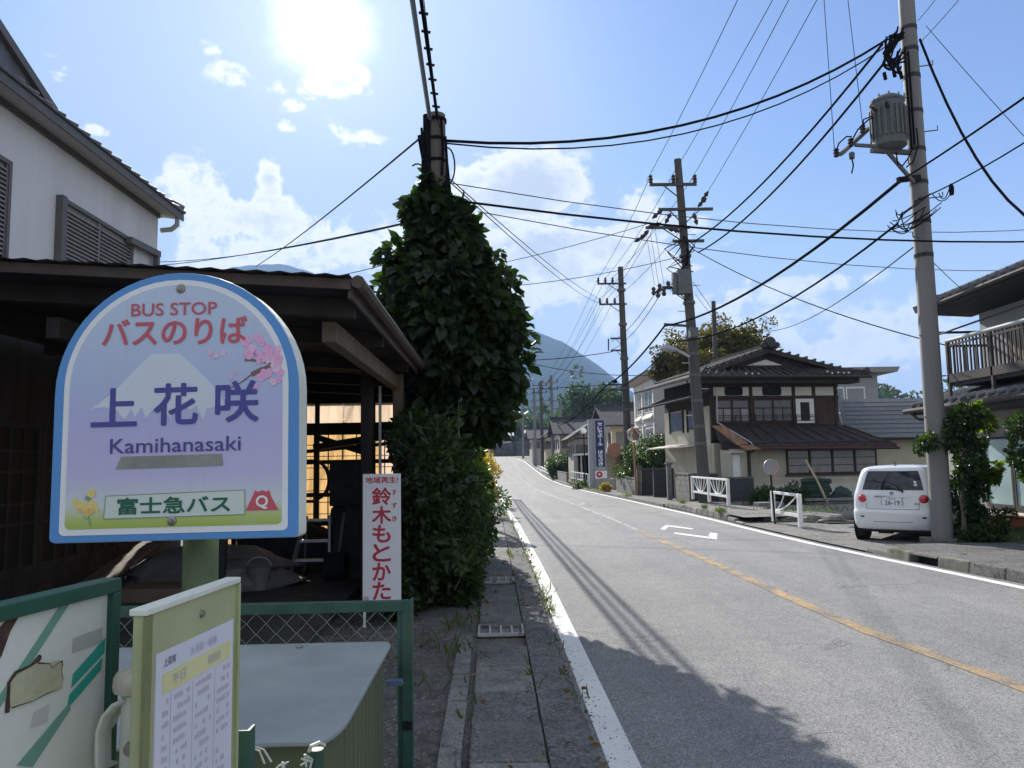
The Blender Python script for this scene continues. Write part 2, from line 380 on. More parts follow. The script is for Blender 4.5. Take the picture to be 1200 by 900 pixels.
def paint_material(name, col, wear=.5, asph=(.15, .15, .15)):
    m = bpy.data.materials.new(name); m.use_nodes = True; t = NT(m.node_tree); p = t.n['Principled BSDF']
    v = t.node('ShaderNodeTexCoord').outputs['Object']
    w = t.math('ADD', t.math('MULTIPLY', t.noise(v, 55, 4, .75), .55), t.math('MULTIPLY', t.noise(v, 3.2, 5, .65), .55))
    k = t.smooth(w, .62 - .18 * wear, .72 - .1 * wear)
    dirt = t.ramp(t.noise(v, 1.6, 5), [(.35, tuple(c * .82 for c in col)), (.7, col)])
    t.link(t.mix(k, dirt, (*asph, 1)), p.inputs['Base Color']); p.inputs['Roughness'].default_value = .8; p.inputs['Specular IOR Level'].default_value = .15
    b = t.node('ShaderNodeBump'); b.inputs['Strength'].default_value = .35; b.inputs['Distance'].default_value = .008; t.link(t.noise(v, 95, 3, .8), b.inputs['Height']); t.link(b.outputs[0], p.inputs['Normal'])
    MATS[name] = m; return m
M_WHITE_LINE = paint_material('white_road_paint', (.74, .74, .72), .05)
M_WORN_LINE = paint_material('worn_white_road_paint', (.55, .55, .54), .95)
M_YELLOW_LINE = paint_material('worn_orange_road_paint', (.50, .33, .15), .95)
def rough_ground(name, col, agg=60, crack=.8, contrast=.5, stain=.5):
    m = bpy.data.materials.new(name); m.use_nodes = True; t = NT(m.node_tree); p = t.n['Principled BSDF']; v = t.node('ShaderNodeNewGeometry').outputs['Position']
    n1 = t.noise(v, 2.6, 8, .7); n2 = t.noise(v, 14, 6, .7); vor = t.node('ShaderNodeTexVoronoi'); vor.inputs['Scale'].default_value = agg; t.link(v, vor.inputs['Vector'])
    c = t.ramp(t.math('ADD', t.math('MULTIPLY', n1, .6), t.math('MULTIPLY', n2, .4)), [(.34, tuple(x * .62 for x in col)), (.52, col), (.68, tuple(x * 1.35 for x in col))])
    sp = t.ramp(vor.outputs['Color'], [(.1, (.55,) * 3), (.5, (1, 1, 1)), (.95, (1.75, 1.72, 1.65))]); c = t.mix(contrast, c, t.mix(1, c, sp, 'MULTIPLY'))
    st = t.math('MULTIPLY', t.smooth(t.noise(v, 1.1, 8, .72), .52, .66), stain); c = t.mix(st, c, (col[0] * .42, col[1] * .42, col[2] * .36, 1))
    ed = t.node('ShaderNodeTexVoronoi', feature='DISTANCE_TO_EDGE'); ed.inputs['Scale'].default_value = 1.5; nz_ = t.node('ShaderNodeTexNoise'); nz_.inputs['Scale'].default_value = 4; nz_.inputs['Detail'].default_value = 7; t.link(v, nz_.inputs['Vector'])
    sc = t.node('ShaderNodeVectorMath', operation='SCALE'); t.link(nz_.outputs['Color'], sc.inputs[0]); sc.inputs['Scale'].default_value = .5; ad = t.node('ShaderNodeVectorMath', operation='ADD'); t.link(v, ad.inputs[0]); t.link(sc.outputs[0], ad.inputs[1]); t.link(ad.outputs[0], ed.inputs['Vector'])
    cr = t.math('MULTIPLY', t.math('MULTIPLY', t.math('SUBTRACT', 1.0, t.smooth(ed.outputs[0], .0, .02)), t.smooth(t.noise(v, 1.7, 3), .46, .56)), crack); c = t.mix(cr, c, (.03, .03, .028, 1))
    t.link(c, p.inputs['Base Color']); p.inputs['Roughness'].default_value = .9; p.inputs['Specular IOR Level'].default_value = .15
    b = t.node('ShaderNodeBump'); b.inputs['Strength'].default_value = .8; b.inputs['Distance'].default_value = .012; t.link(t.math('SUBTRACT', t.math('ADD', t.math('MULTIPLY', vor.outputs['Distance'], 1.2), n2), t.math('MULTIPLY', cr, 1.5)), b.inputs['Height']); t.link(b.outputs[0], p.inputs['Normal'])
    MATS[name] = m; return m
M_CONC = rough_ground('concrete', (.25, .245, .23), 80, .5, .4, .5)
M_CONC_D = rough_ground('dark_old_concrete', (.175, .17, .16), 70, .6, .5, .5)
M_CONC_M = mat('mossy_concrete', (.16, .155, .13), .9, .35, 5, .5, 30, stain=.8, stain_col=(.05, .06, .025))
M_PATCH = rough_ground('sidewalk_asphalt', (.15, .15, .15), 55, .9, .7, .55)
M_YARD = mat('yard_gravel', (.115, .11, .105), .9, .45, 9, .8, 55, stain=.5, stain_col=(.05, .055, .03))
M_PALE = rough_ground('pale_forecourt', (.2, .195, .185), 50, .8, .5, .45)
M_EARTH = mat('earth_ground', (.13, .125, .09), .95, .4, 1.2, .4, 20, stain=.5, stain_col=(.06, .075, .03))
M_STEEL = mat('galvanised_steel', (.42, .43, .44), .45, .15, 8, .05, metal=.8)
M_WHITE_METAL = mat('white_painted_steel', (.74, .74, .72), .4, .1, 8, .05, stain=.25, stain_col=(.35, .28, .2))
M_DARK = mat('dark_void', (.012, .012, .013), .9, .2, 5, 0)

# ground: one sheet to the horizon, following the road's rise and dip
g = MB(); gx = [-3600, -1500, -300, -80, -30, -12, -6, -3, -1.2, 0, 3, 7, 10, 16, 30, 80, 300, 1500, 3600]; gy = [-300, -60] + YS + [230, 300, 600, 1500, 3000, 4500]
vs = [(x, y, (zr(y) if abs(x) < 100 else zr(min(y, 150)) * .6) - .05) for y in gy for x in gx]; nx = len(gx)
g.add(vs, [(i * nx + k, i * nx + k + 1, (i + 1) * nx + k + 1, (i + 1) * nx + k) for i in range(len(gy) - 1) for k in range(nx - 1)])
structure(g.build('ground', M_EARTH))
road = strip(lambda y: min(kerb_x(y) + .0, xl(y) - .12) if y < 90 else xl(y) - .3, lambda y: xr(y) + .32, YS, 0.0, 6).build('road', M_ASPH); structure(road)
structure(strip(lambda y: xl(y) - .17 * (1 - .3 * min(1, max(0, y) / 60)), lambda y: xl(y), YS, .004).build('road_edge_line', M_WHITE_LINE))
structure(strip(lambda y: xr(y), lambda y: xr(y) + .15, YS, .004).build('road_edge_line', M_WHITE_LINE))
def xc(y): return interp([(0, 3.78), (5.3, 3.58), (7.2, 3.32), (15.5, 3.22), (25, 3.15), (42, 3.02), (80, 2.84), (131, 2.5), (160, .2)], y)
fine_y = [0, 1, 2, 3, 4, 5, 6, 7, 8, 9, 10, 11, 12, 13, 14, 15, 16, 17.5]
structure(strip(lambda y: xc(y) - .075, lambda y: xc(y) + .075, fine_y, .004).build('road_centre_line', M_YELLOW_LINE))
structure(strip(lambda y: xc(y) - .05, lambda y: xc(y) + .05, [17.6, 20, 23, 26, 30, 34, 38, 42, 48, 54, 60, 66, 72, 78, 84, 90], .004).build('road_centre_line', M_WORN_LINE))
def gp(px, py, z=.005):
    d = ray(px, py); t = (z - EYE.z) / d.z; p = EYE + d * t; return Vector((p.x, p.y, z))
def mark(quads):
    mb = MB()
    for q in quads: mb.add([(p.x, p.y, zr(p.y) + .005) for p in (gp(*c) for c in q)], [(0, 1, 2, 3)])
    return mb
structure(mark([[(790, 622.4), (841, 629.2), (840, 631.2), (790, 624)], [(781, 613.2), (813, 617.8), (811, 618.8), (780, 614.8)], [(773.5, 618), (781, 613.2), (784.5, 614.4), (779, 619.6)], [(830, 627), (832.5, 622.6), (841, 623.8), (840, 629)]]).build('road_marking', M_WHITE_LINE))
structure(mark([[(676, 586), (684, 583.8), (689, 584.3), (681, 587)], [(679, 587.5), (690, 588.2), (699.5, 587), (699, 588.2), (690, 589)][:4], [(684, 583.6), (697, 585), (697, 585.8), (684, 584.6)]]).build('road_marking', M_WORN_LINE))
# left pavement: drain covers, edge stones, patched asphalt and a low ragged kerb
ys_l = [-6, -3, 0, 2, 4, 6, 8, 10, 12, 14, 16, 18, 20, 23, 26, 30, 34, 38, 42, 48, 54, 60, 70, 80, 95]
def sx(y): return -.19 + (y - 7) * -.004
pave = MB(); strip(lambda y: sx(y) + .44, kerb_x, ys_l, .058, 3, 0, pave, .045)
vs = []; 
for y in ys_l: vs += [(kerb_x(y), y, zr(y) + .045), (kerb_x(y) + .03, y, zr(y) + .002)]
pave.add(vs, [(2 * i, 2 * i + 1, 2 * i + 3, 2 * i + 2) for i in range(len(ys_l) - 1)])
pavement = structure(pave.build('pavement', M_PATCH))
gut = structure(strip(lambda y: sx(y) - .2, lambda y: sx(y) + .46, ys_l, .012).build('gutter', M_CONC_D))
cov_src = []
for k, mm in enumerate((M_CONC, M_CONC_D, M_PATCH)):
    b = MB().box(-.205, .205, -.301, .301, -.05, .05); o = b.build('drain_cover', mm, gut, local=True, bevel=.012); o.hide_render = False; cov_src.append(o)
y = 2.6; k = 0; grate_y = (7.25, 10.2)
def put_cover(src, first, y, k):
    o = src if first else inst(src, 'drain_cover', gut, (0, 0, 0))
    if not first:
        bmod = o.modifiers.new('bevel', 'BEVEL'); bmod.width = .012; bmod.segments = 2
    o.location = (sx(y) + .225, y, zr(y) + random.uniform(.004, .014)); o.rotation_euler = (random.uniform(-.012, .012), random.uniform(-.02, .02), random.uniform(-.012, .012))
used = [False] * 3
while y < 40:
    if any(abs(y - gy_) < .42 for gy_ in grate_y): y += .2; continue
    j = random.choices((0, 1, 2), (.2, .45, .35))[0]; put_cover(cov_src[j], not used[j], y, k); used[j] = True; y += .61; k += 1
for j in range(3):
    if not used[j]: bpy.data.objects.remove(cov_src[j])
for gy_ in grate_y:
    fr = MB(); X = sx(gy_) + .225
    fr.box(X - .21, X + .21, gy_ - .19, gy_ - .178, .03, .061); fr.box(X - .21, X + .21, gy_ + .178, gy_ + .19, .03, .061)
    for q in range(5): fr.box(X - .21 + q * .1, X - .19 + q * .1, gy_ - .175, gy_ + .175, .034, .06)
    o = fr.build('drain_grate', mat('pale_grate_steel', (.40, .40, .39), .7, .15, 12, .1, stain=.3, stain_col=(.2, .17, .13), spec=.2), gut, bevel=.003)
    pl = MB().box(X - .2, X + .2, gy_ - .172, gy_ + .172, .018, .038).build('grate_mesh', mat('dull_grating', (.2, .2, .2), .6, .3, 60, .8, 90, metal=.3), gut)
es = MB().box(-.06, .06, -.295, .295, -.06, .06).build('edge_stone', M_CONC, gut, local=True, bevel=.015)
y = 2.4; first = True
while y < 7.0:
    o = es if first else inst(es, 'edge_stone', gut, (0, 0, 0)); first = False
    o.location = (sx(y) - .08, y, zr(y) + random.uniform(.0, .018)); o.rotation_euler = (0, random.uniform(-.03, .03), random.uniform(-.02, .02)); y += .605
# yard of the shed
yd = MB(); strip(lambda y: -9, lambda y: sx(y) - .13, [-6, 0, 2, 4, 6, 8, 10, 14], .045, 8, 0, yd); structure(yd.build('yard', M_YARD))
# loose stones in the yard and along the kerb
peb = MB()
def stone(mb, x, y, z, r):
    vs = [(x + r * random.uniform(.6, 1.2) * a, y + r * random.uniform(.6, 1.2) * b, z + r * random.uniform(.4, .8) * c) for a, b, c in ((1, 0, 0), (0, 1, 0), (-1, 0, 0), (0, -1, 0), (0, 0, 1))]
    mb.add(vs, [(0, 1, 4), (1, 2, 4), (2, 3, 4), (3, 0, 4)])
for _ in range(2600):
    x = -.33 - abs(random.gauss(0, .55)); yy = random.uniform(2.6, 8.0); stone(peb, x, yy, .045, random.uniform(.006, .02))
for _ in range(1300):
    yy = random.uniform(3, 22); stone(peb, kerb_x(yy) + random.gauss(.06, .06), yy, zr(yy) + .003, random.uniform(.004, .013))
tag(peb.build('gravel', M_CONC_D), None, None, kind='stuff')
# weeds along the kerb and the hedge foot
M_GRASS = leaf_mat('grass_blade', (.05, .085, .02), (.16, .17, .05), .3)
def grass(name, spots, n, h=.10, spread=.07):
    pts = []; dirs = []
    for (x, y, z, r, k) in spots:
        for _ in range(int(n * k)):
            a = random.gauss(0, r); b = random.gauss(0, r * 1.5); pts.append((x + a, y + b, z)); dirs.append((random.gauss(0, .45), random.gauss(0, .45), 1.0))
    o = leaves_mesh(pts, dirs, h, name, M_GRASS, width=.14, jitter=.15, droop=0)
    return tag(o, kind='stuff')
grass('grass', [(kerb_x(y) + .03, y, zr(y) + .0, .05, random.uniform(.0, .14)) for y in np.arange(5.0, 24, .28)] + [(kerb_x(y) + .04, y, zr(y) + .0, .06, k) for y, k in ((8.3, .5), (8.9, .5), (9.5, .3))] + [(sx(y) + random.choice((-.02, .45)), y, zr(y) + .03, .02, random.uniform(0, .14)) for y in np.arange(3, 16, .3)] +
      [(-.34, y, .04, .06, .5) for y in (6.4, 7.4, 7.7)] + [(-.9, 4.4, .04, .2, .3), (-.55, 3.7, .04, .15, .25), (-.62, 5.6, .04, .2, .5), (-.5, 6.8, .04, .15, .6)], 45)

dl = []
for _ in range(230): yy = random.uniform(2.8, 15); dl.append((random.choice((random.uniform(-1.6, -.3), random.uniform(-.3, .55), kerb_x(yy) + random.uniform(-.02, .07))), yy, .075 if yy > 0 else 0))
M_DRY = leaf_mat('dry_leaf', (.10, .06, .025), (.22, .14, .05), .1, .7)
dlo = leaves_mesh(dl, [(random.gauss(0, 1), random.gauss(0, 1), .05) for _ in dl], .045, 'fallen_leaves', M_DRY, width=.55, jitter=.1, droop=0); tag(dlo, kind='stuff')
# right side: pavement behind a kerb, driveways, forecourts
def kx(y): return xr(y) + .27
rp = MB()
ysr = [4, 6, 8, 9, 10, 11, 12, 12.4]
strip(lambda y: kx(y) + .16, lambda y: 9.2, ysr, .145, 3, 0, rp)
pv2 = structure(rp.build('pavement', M_PATCH))
kst = []
y = 4.2; first = None
stones_r = []
while y < 12.2:
    L = .6; h = .15 if y < 11.4 else .15 - (y - 11.4) * .12
    b = MB(); jit = [random.uniform(-.012, .012) for _ in range(8)]
    x = kx(y + .3); dx = (kx(y + L) - kx(y))
    b.hexa([(kx(y) + jit[0], y + .006, -.03), (kx(y) + .17, y + .006, -.03), (kx(y + L) + .17, y + L - .006, -.03), (kx(y + L) + jit[1], y + L - .006, -.03),
            (kx(y) + .02 + jit[2], y + .006, h + jit[4] * .5), (kx(y) + .17, y + .006, h), (kx(y + L) + .17, y + L - .006, h), (kx(y + L) + .02 + jit[3], y + L - .006, h + jit[5] * .5)])
    gap = 10.75 < y < 11.3
    if not gap:
        b.build('kerb_stone', random.choice((M_CONC_M, M_CONC_M, M_CONC_D, M_CONC)), pv2, bevel=.018)
    else:
        ob = MB().box(kx(y) + .08, kx(y) + .17, y, y + L, -.02, .14); ob.build('kerb_inlet', M_DARK, pv2)
        MB().hexa([(kx(y), y + .006, .115), (kx(y) + .17, y + .006, .115), (kx(y + L) + .17, y + L - .006, .115), (kx(y + L), y + L - .006, .115), (kx(y) + .02, y + .006, .15), (kx(y) + .17, y + .006, .15), (kx(y + L) + .17, y + L - .006, .15), (kx(y + L) + .02, y + L - .006, .15)]).build('kerb_stone', M_CONC_D, pv2, bevel=.01)
    y += L
dv = MB(); strip(kx, lambda y: 18, [12.4, 13, 14, 16, 18, 20, 22, 24, 27], .03, 6, 0, dv, .1); structure(dv.build('driveway', M_PALE))
rp2 = MB(); strip(lambda y: kx(y), lambda y: kx(y) + 1.6, [27.0, 30, 34, 38, 42, 48, 54, 60, 72, 84, 95, 110, 131], .1, 2, 0, rp2)
vs = []
yy_ = [27.0, 30, 34, 38, 42, 48, 54, 60, 72, 84, 95, 110, 131]
for y in yy_: vs += [(kx(y) - .0, y, zr(y) - .02), (kx(y) - .0, y, zr(y) + .1)]
rp2.add(vs, [(2 * i, 2 * i + 1, 2 * i + 3, 2 * i + 2) for i in range(len(yy_) - 1)])
structure(rp2.build('pavement', M_PALE))
# raised mossy kerb in front of the white guard rails
pv3 = structure(strip(lambda y: kx(y) + .14, lambda y: kx(y) + 1.7, [18.6, 20, 22, 24, 26.9], .16, 2, 0, None, .18).build('pavement', M_PALE))
y = 18.4
while y < 26.6:
    h = min(.17, .05 + (y - 18.4) * .1); L = .6
    MB().hexa([(kx(y), y + .008, -.1), (kx(y) + .15, y + .008, -.1), (kx(y + L) + .15, y + L - .008, -.1), (kx(y + L), y + L - .008, -.1),
               (kx(y) + .03, y + .008, zr(y) + h), (kx(y) + .15, y + .008, zr(y) + h), (kx(y + L) + .15, y + L - .008, zr(y) + h), (kx(y + L) + .03, y + L - .008, zr(y) + h)]).build('kerb_stone', random.choice((M_CONC_M, M_CONC_D)), pv3, bevel=.03)
    y += L
M_LAWN = mat('lawn_turf', (.07, .09, .03), .95, .4, 8, .6, 60)
structure(MB().box(8.3, 10.0, 10.5, 16.2, .0, .17).build('lawn', M_LAWN, bevel=.03))
sp = [(random.uniform(8.35, 9.95), random.uniform(10.6, 16.1), .165, .12, 1) for _ in range(120)]
grass('grass', sp, 22, .09)
grass('grass', [(kx(y) - .02, y, .0, .03, 1) for y in ()] + [(kx(y) + .05, y, .12, .05, .8) for y in (20.1, 20.4, 21.9, 24.4)] + [(x, 21 + (x - 7) * .2, .03, .3, 1) for x in (7.6, 8.2, 9.0, 9.5)] + [(kx(y) + .1, y, zr(y) + .1, .12, 1.3) for y in (35, 44, 46, 49, 52, 60)], 40, .16)

# far ground: mountains
def ridge(name, pts, Y, depth, mtl, seed, rough=1.0):
    r = random.Random(seed); top = []
    xs = [at(p[0], p[1], Y).x for p in pts]; zs = [at(p[0], p[1], Y).z for p in pts]
    n = 90; mb = MB(); vs = []; rows = 14
    for j in range(rows):
        t = j / (rows - 1)
        for i in range(n):
            x = xs[0] + (xs[-1] - xs[0]) * i / (n - 1); zt = interp(list(zip(xs, zs)), x)
            gul = math.sin(x * .021 + 2 * math.sin(x * .006)) * .5 + math.sin(x * .05 + j) * .3
            z = zt * (1 - t) ** 1.15 + (r.uniform(-1, 1) * .012 * zt + gul * .05 * zt * math.sin(math.pi * t)) * rough * (1 if j else .35)
            vs.append((x * (1 - .25 * t), Y - depth * t + gul * 30 * math.sin(math.pi * t), max(z, -3)))
    for j in range(rows - 1):
        for i in range(n - 1): o = j * n + i; mb.add([], []); mb.f.append((o, o + 1, o + n + 1, o + n)); mb.m.append(0)
    mb.v = vs
    bk = len(vs)    # back slope so the hill is a body, not a sheet
    for i in range(n):
        x = vs[i][0]; mb.v.append((x, Y + depth * .8, -3))
    for i in range(n - 1): mb.f.append((i, bk + i, bk + i + 1, i + 1)); mb.m.append(0)
    return structure(mb.build(name, mtl, smooth=True))
M_FOREST = mat('forest_slope', (.016, .034, .026), 1.0, .6, .02, .6, .25, spec=0.0)
ridge('mountain', [(380, 520), (500, 470), (560, 420), (600, 392), (618, 387), (640, 392), (665, 404), (700, 427), (735, 456), (790, 490), (900, 525), (1000, 530)], 2600, 1500, M_FOREST, 3, 1.7)
ridge('mountain', [(560, 520), (640, 505), (720, 462), (760, 470), (800, 476), (900, 492), (1100, 500)], 4000, 1200, M_FOREST, 5)
ridge('mountain', [(-250, 440), (60, 395), (180, 350), (250, 319), (285, 311), (330, 309), (362, 318), (430, 352), (500, 400), (600, 470)], 3800, 1600, M_FOREST, 4)
# ================================================================== BUS STOP SIGN
def pmat(name, col, rough=.45, var=.04, stain=.12): return mat(name, col, rough, var, 5, .02, stain=stain, stain_col=tuple(c * .7 for c in col))
M_BLUE = pmat('blue_sign_border', (.10, .29, .62)); M_SIGNW = pmat('white_sign_print', (.80, .81, .82)); M_REDT = pmat('faded_red_print', (.55, .11, .14), stain=.2)
M_NAVY = pmat('navy_print', (.075, .075, .30), stain=.1); M_PINK = pmat('pink_print', (.80, .42, .66)); M_PINK2 = pmat('pale_pink_print', (.78, .55, .74)); M_BROWNP = pmat('brown_print', (.22, .13, .11)); M_GREENT = pmat('dark_green_print', (.02, .13, .075))
M_YELP = pmat('yellow_print', (.78, .64, .22)); M_YELP2 = pmat('orange_print', (.76, .48, .16)); M_TAPE = mat('weathered_grey_tape', (.27, .28, .25), .75, .2, 14, .2, stain=.4, stain_col=(.17, .17, .14)); M_LABEL = pmat('pale_label', (.62, .70, .64)); M_REDL = pmat('red_print', (.58, .10, .13)); M_FUJI = pmat('pale_mountain_print', (.62, .69, .77)); M_OLIVE = pmat('grass_green_print', (.3, .42, .1)); M_BODYS = mat('aged_white_sign_case', (.66, .68, .60), .5, .12, 6, .05, stain=.6, stain_col=(.42, .44, .33)); M_BOLT = mat('bolt_metal', (.3, .29, .26), .4, .3, 60, .1, metal=.8, stain=.5, stain_col=(.2, .11, .06))
def face_mat():
    m = bpy.data.materials.new('sign_face_print'); m.use_nodes = True; t = NT(m.node_tree); p = t.n['Principled BSDF']
    v = t.node('ShaderNodeTexCoord').outputs['Object']; s = t.node('ShaderNodeSeparateXYZ'); t.link(v, s.inputs[0])
    h = t.math('DIVIDE', s.outputs[2], .655)
    c = t.ramp(h, [(.045, (.33, .47, .06)), (.085, (.45, .55, .16)), (.135, (.62, .66, .66)), (.24, (.52, .51, .73)), (.42, (.47, .46, .73)), (.56, (.44, .51, .73)), (.8, (.49, .59, .75)), (1, (.52, .62, .77))])
    mp = t.node('ShaderNodeMapping'); mp.inputs['Scale'].default_value = (22, 1, 1.6); t.link(v, mp.inputs[0])
    run = t.math('MULTIPLY', t.smooth(t.noise(mp.outputs[0], 2.0, 5, .6), .55, .72), .16); c = t.mix(run, c, (.42, .43, .42, 1))
    c = t.mix(t.math('MULTIPLY', t.smooth(t.noise(v, 9, 6, .7), .5, .75), .22), c, (.55, .55, .55, 1)); c = t.mix(t.math('MULTIPLY', t.smooth(t.noise(v, 160, 2, .5), .68, .72), .5), c, (.25, .25, .22, 1))
    t.link(c, p.inputs['Base Color']); p.inputs['Roughness'].default_value = .38; return m
M_FACE = face_mat()
def arch(w, h, a, x=0, z=0, n=28, rc=.012):
    hw = w / 2; pts = []
    for k in range(5): th = math.pi + math.pi / 2 * k / 4; pts.append((x - hw + rc + rc * math.cos(th), z + rc + rc * math.sin(th)))
    for k in range(5): th = -math.pi / 2 + math.pi / 2 * k / 4; pts.append((x + hw - rc + rc * math.cos(th), z + rc + rc * math.sin(th)))
    for k in range(n + 1): th = math.pi * k / n; pts.append((x + hw * math.cos(th), z + h - a + a * math.sin(th)))
    return pts
def plate(pts, y0, y1, m=0, mb=None):    # pts (x,z) ccw seen from -y
    mb = mb or MB(); return mb.prism([(p[0], y0, p[1]) for p in pts], (0, y1 - y0, 0), m)
SG = thing('bus_stop_sign', 'round-topped blue and lilac bus stop sign with snowy mountain print on a green pole', 'bus stop sign', (-.7686, 1.8822, 1.4227))
SG.rotation_euler = Matrix(((1, 0, 0), (0, 1, 0), (0, 0, 1))).to_euler()
_y, _p, _r = -.0302, -.0144, -.009
SG.rotation_euler = (Matrix.Rotation(_y, 3, 'Z') @ Matrix.Rotation(_p, 3, 'X') @ Matrix.Rotation(_r, 3, 'Y')).to_euler()
H_S, A_S = .6554, .2968
plate(arch(.60, H_S, A_S), .0, .066).build('case', M_BODYS, SG, local=True, bevel=.006)
plate(arch(.597, H_S - .003, A_S - .001, 0, .0015), -.004, .0).build('border', M_BLUE, SG, local=True, bevel=.0015)
plate(arch(.548, .618, .266, -.001, .018), -.0052, -.004).build('inner_border', M_SIGNW, SG, local=True)
plate(arch(.520, .590, .254, -.001, .033), -.0064, -.0052).build('printed_face', M_FACE, SG, local=True)
YF = -.0074
def art(pts, mtl, name, y=YF): return plate(pts, y, y + .0006).build(name, mtl, SG, local=True)
art([(-.212, .316), (-.198, .322), (-.172, .323), (-.145, .316), (-.124, .293), (-.108, .316), (-.098, .298), (-.084, .322), (-.072, .295), (-.05, .32), (-.03, .308), (-.012, .295), (0.0, .318), (.018, .322), (.036, .312), (.05, .322), (.066, .287), (.076, .314), (.098, .318), (.118, .319), (.112, .34), (.09, .37), (.045, .415), (.006, .451), (-.065, .451), (-.1, .416), (-.15, .363)], M_FUJI, 'mountain_picture', -.0070)
# cherry blossom spray
bl = MB()
rb = random.Random(4)
def flower(mb, x, z, r, m, n=5):
    for k in range(n):
        a = 2 * math.pi * k / n + rb.random(); cx, cz = x + r * .55 * math.cos(a), z + r * .55 * math.sin(a); q = []
        for j in range(6): b = 2 * math.pi * j / 6; q.append((cx + r * .48 * math.cos(b), YF - .0001 * k, cz + r * .48 * math.sin(b)))
        mb.add(q, [tuple(range(6))], m)
for x, z, r, m in ((.17, .476, .014, 0), (.199, .484, .012, 0), (.207, .472, .010, 0), (.16, .484, .008, 1), (.178, .447, .016, 0), (.188, .45, .012, 0), (.214, .446, .017, 0), (.236, .446, .016, 0), (.247, .43, .014, 0), (.228, .43, .013, 1), (.205, .43, .012, 0), (.242, .412, .014, 1), (.252, .398, .011, 0), (.22, .398, .015, 0), (.207, .388, .012, 0), (.082, .452, .008, 1), (.095, .444, .007, 1), (.115, .45, .008, 1), (.09, .44, .006, 0), (.134, .386, .005, 0), (.145, .398, .005, 0), (.195, .366, .007, 0), (.184, .46, .01, 1), (.236, .375, .010, 1), (.249, .458, .008, 1), (.224, .462, .008, 0), (.25, .38, .009, 0)): flower(bl, x, z, r, m)
bl.build('blossom', [M_PINK, M_PINK2], SG, local=True, fix=False)
br_ = MB()
for a, b, w in (((.166, .431), (.205, .428), .006), ((.205, .428), (.238, .419), .008), ((.238, .418), (.21, .407), .009), ((.21, .407), (.183, .394), .012), ((.183, .394), (.16, .377), .0035), ((.16, .377), (.134, .363), .0025)):
    br_.bar((a[0], YF + .0002, a[1]), (b[0], YF + .0002, b[1]), w, .0006, up=(0, 1, 0))
br_.build('branch_picture', M_BROWNP, SG, local=True)
# yellow evening primroses
fl_ = MB()
for x, z, r, m in ((-.232, .094, .014, 0), (-.215, .087, .012, 0), (-.205, .078, .015, 1), (-.196, .09, .012, 0), (-.19, .08, .01, 0), (-.199, .118, .012, 0), (-.226, .082, .01, 1)): flower(fl_, x, z, r, m)
fl_.bar((-.205, YF + .0002, .075), (-.199, YF + .0002, .04), .0022, .0005, up=(0, 1, 0), m=2); fl_.bar((-.212, YF + .0002, .11), (-.2, YF + .0002, .102), .012, .0005, up=(0, 1, 0), m=2); fl_.bar((-.205, YF + .0002, .055), (-.216, YF + .0002, .062), .002, .0005, up=(0, 1, 0), m=2)
fl_.build('flower_picture', [M_YELP, M_YELP2, pmat('stem_green_print', (.22, .34, .2))], SG, local=True, fix=False)
YT = -.0080
lettering('BUS STOP', M_REDT, SG, -.115, .096, .547, .578, YT, .012)
lettering('バスのりば', M_REDT, SG, -.184, .170, .474, .539, YT, .022)
lettering('上', M_NAVY, SG, -.204, -.096, .278, .368, YT, .024); lettering('花', M_NAVY, SG, -.052, .052, .278, .376, YT, .024); lettering('咲', M_NAVY, SG, .098, .200, .281, .379, YT, .024)
lettering('Kamihanasaki', M_NAVY, SG, -.157, .159, .211, .246, YT, .008)
art([(-.142, .1735), (-.138, .181), (-.13, .203), (.114, .2035), (.117, .176), (.09, .175)], M_TAPE, 'tape', -.0082)
o = MB(); plate([(-.167, .056), (.171, .058), (.170, .116), (-.164, .110)], -.0074, -.0066, 0, o); o.build('operator_label', M_LABEL, SG, local=True)
e = MB()
for a, b in (((-.167, .056), (.171, .058)), ((.171, .058), (.170, .116)), ((.170, .116), (-.164, .110)), ((-.164, .110), (-.167, .056))): e.bar((a[0], -.0078, a[1]), (b[0], -.0078, b[1]), .0016, .0008, up=(0, 1, 0))
e.build('label_edge', pmat('grey_edge', (.25, .29, .27)), SG, local=True)
lettering('富士急バス', M_GREENT, SG, -.134, .135, .065, .104, -.0082, .03)
lo = MB(); plate([(.173, .066), (.252, .066), (.233, .1), (.229, .114), (.222, .110), (.212, .1145), (.203, .110), (.195, .114), (.189, .1)], YF, YF + .0006, 0, lo); lo.build('logo', M_REDL, SG, local=True)
lettering('Q', M_SIGNW, SG, .198, .226, .070, .101, -.0084, .03)
for x, z in ((.005, .613), (-.004, .047)):
    b_ = MB().lathe([(.0, -.0105), (.006, -.0105), (.011, -.0085), (.0125, -.006)], (x, 0, z), 12, 0, 'y'); b_.lathe([(0, -.0125), (.0045, -.0125), (.0052, -.010)], (x, 0, z), 6, 0, 'y'); b_.build('bolt', M_BOLT, SG, local=True)
M_POLEG = mat('pale_green_pole_paint', (.115, .16, .085), .8, .25, 9, .2, stain=.9, stain_col=(.065, .075, .04))
MB().tube([(.016, .118, -1.42), (.016, .118, .45)], .043, 24).build('pole', M_POLEG, SG, local=True, smooth=True)
MB().tube([(.016, .118, .02), (.016, .118, .05)], .052, 20).build('clamp', M_BODYS, SG, local=True)

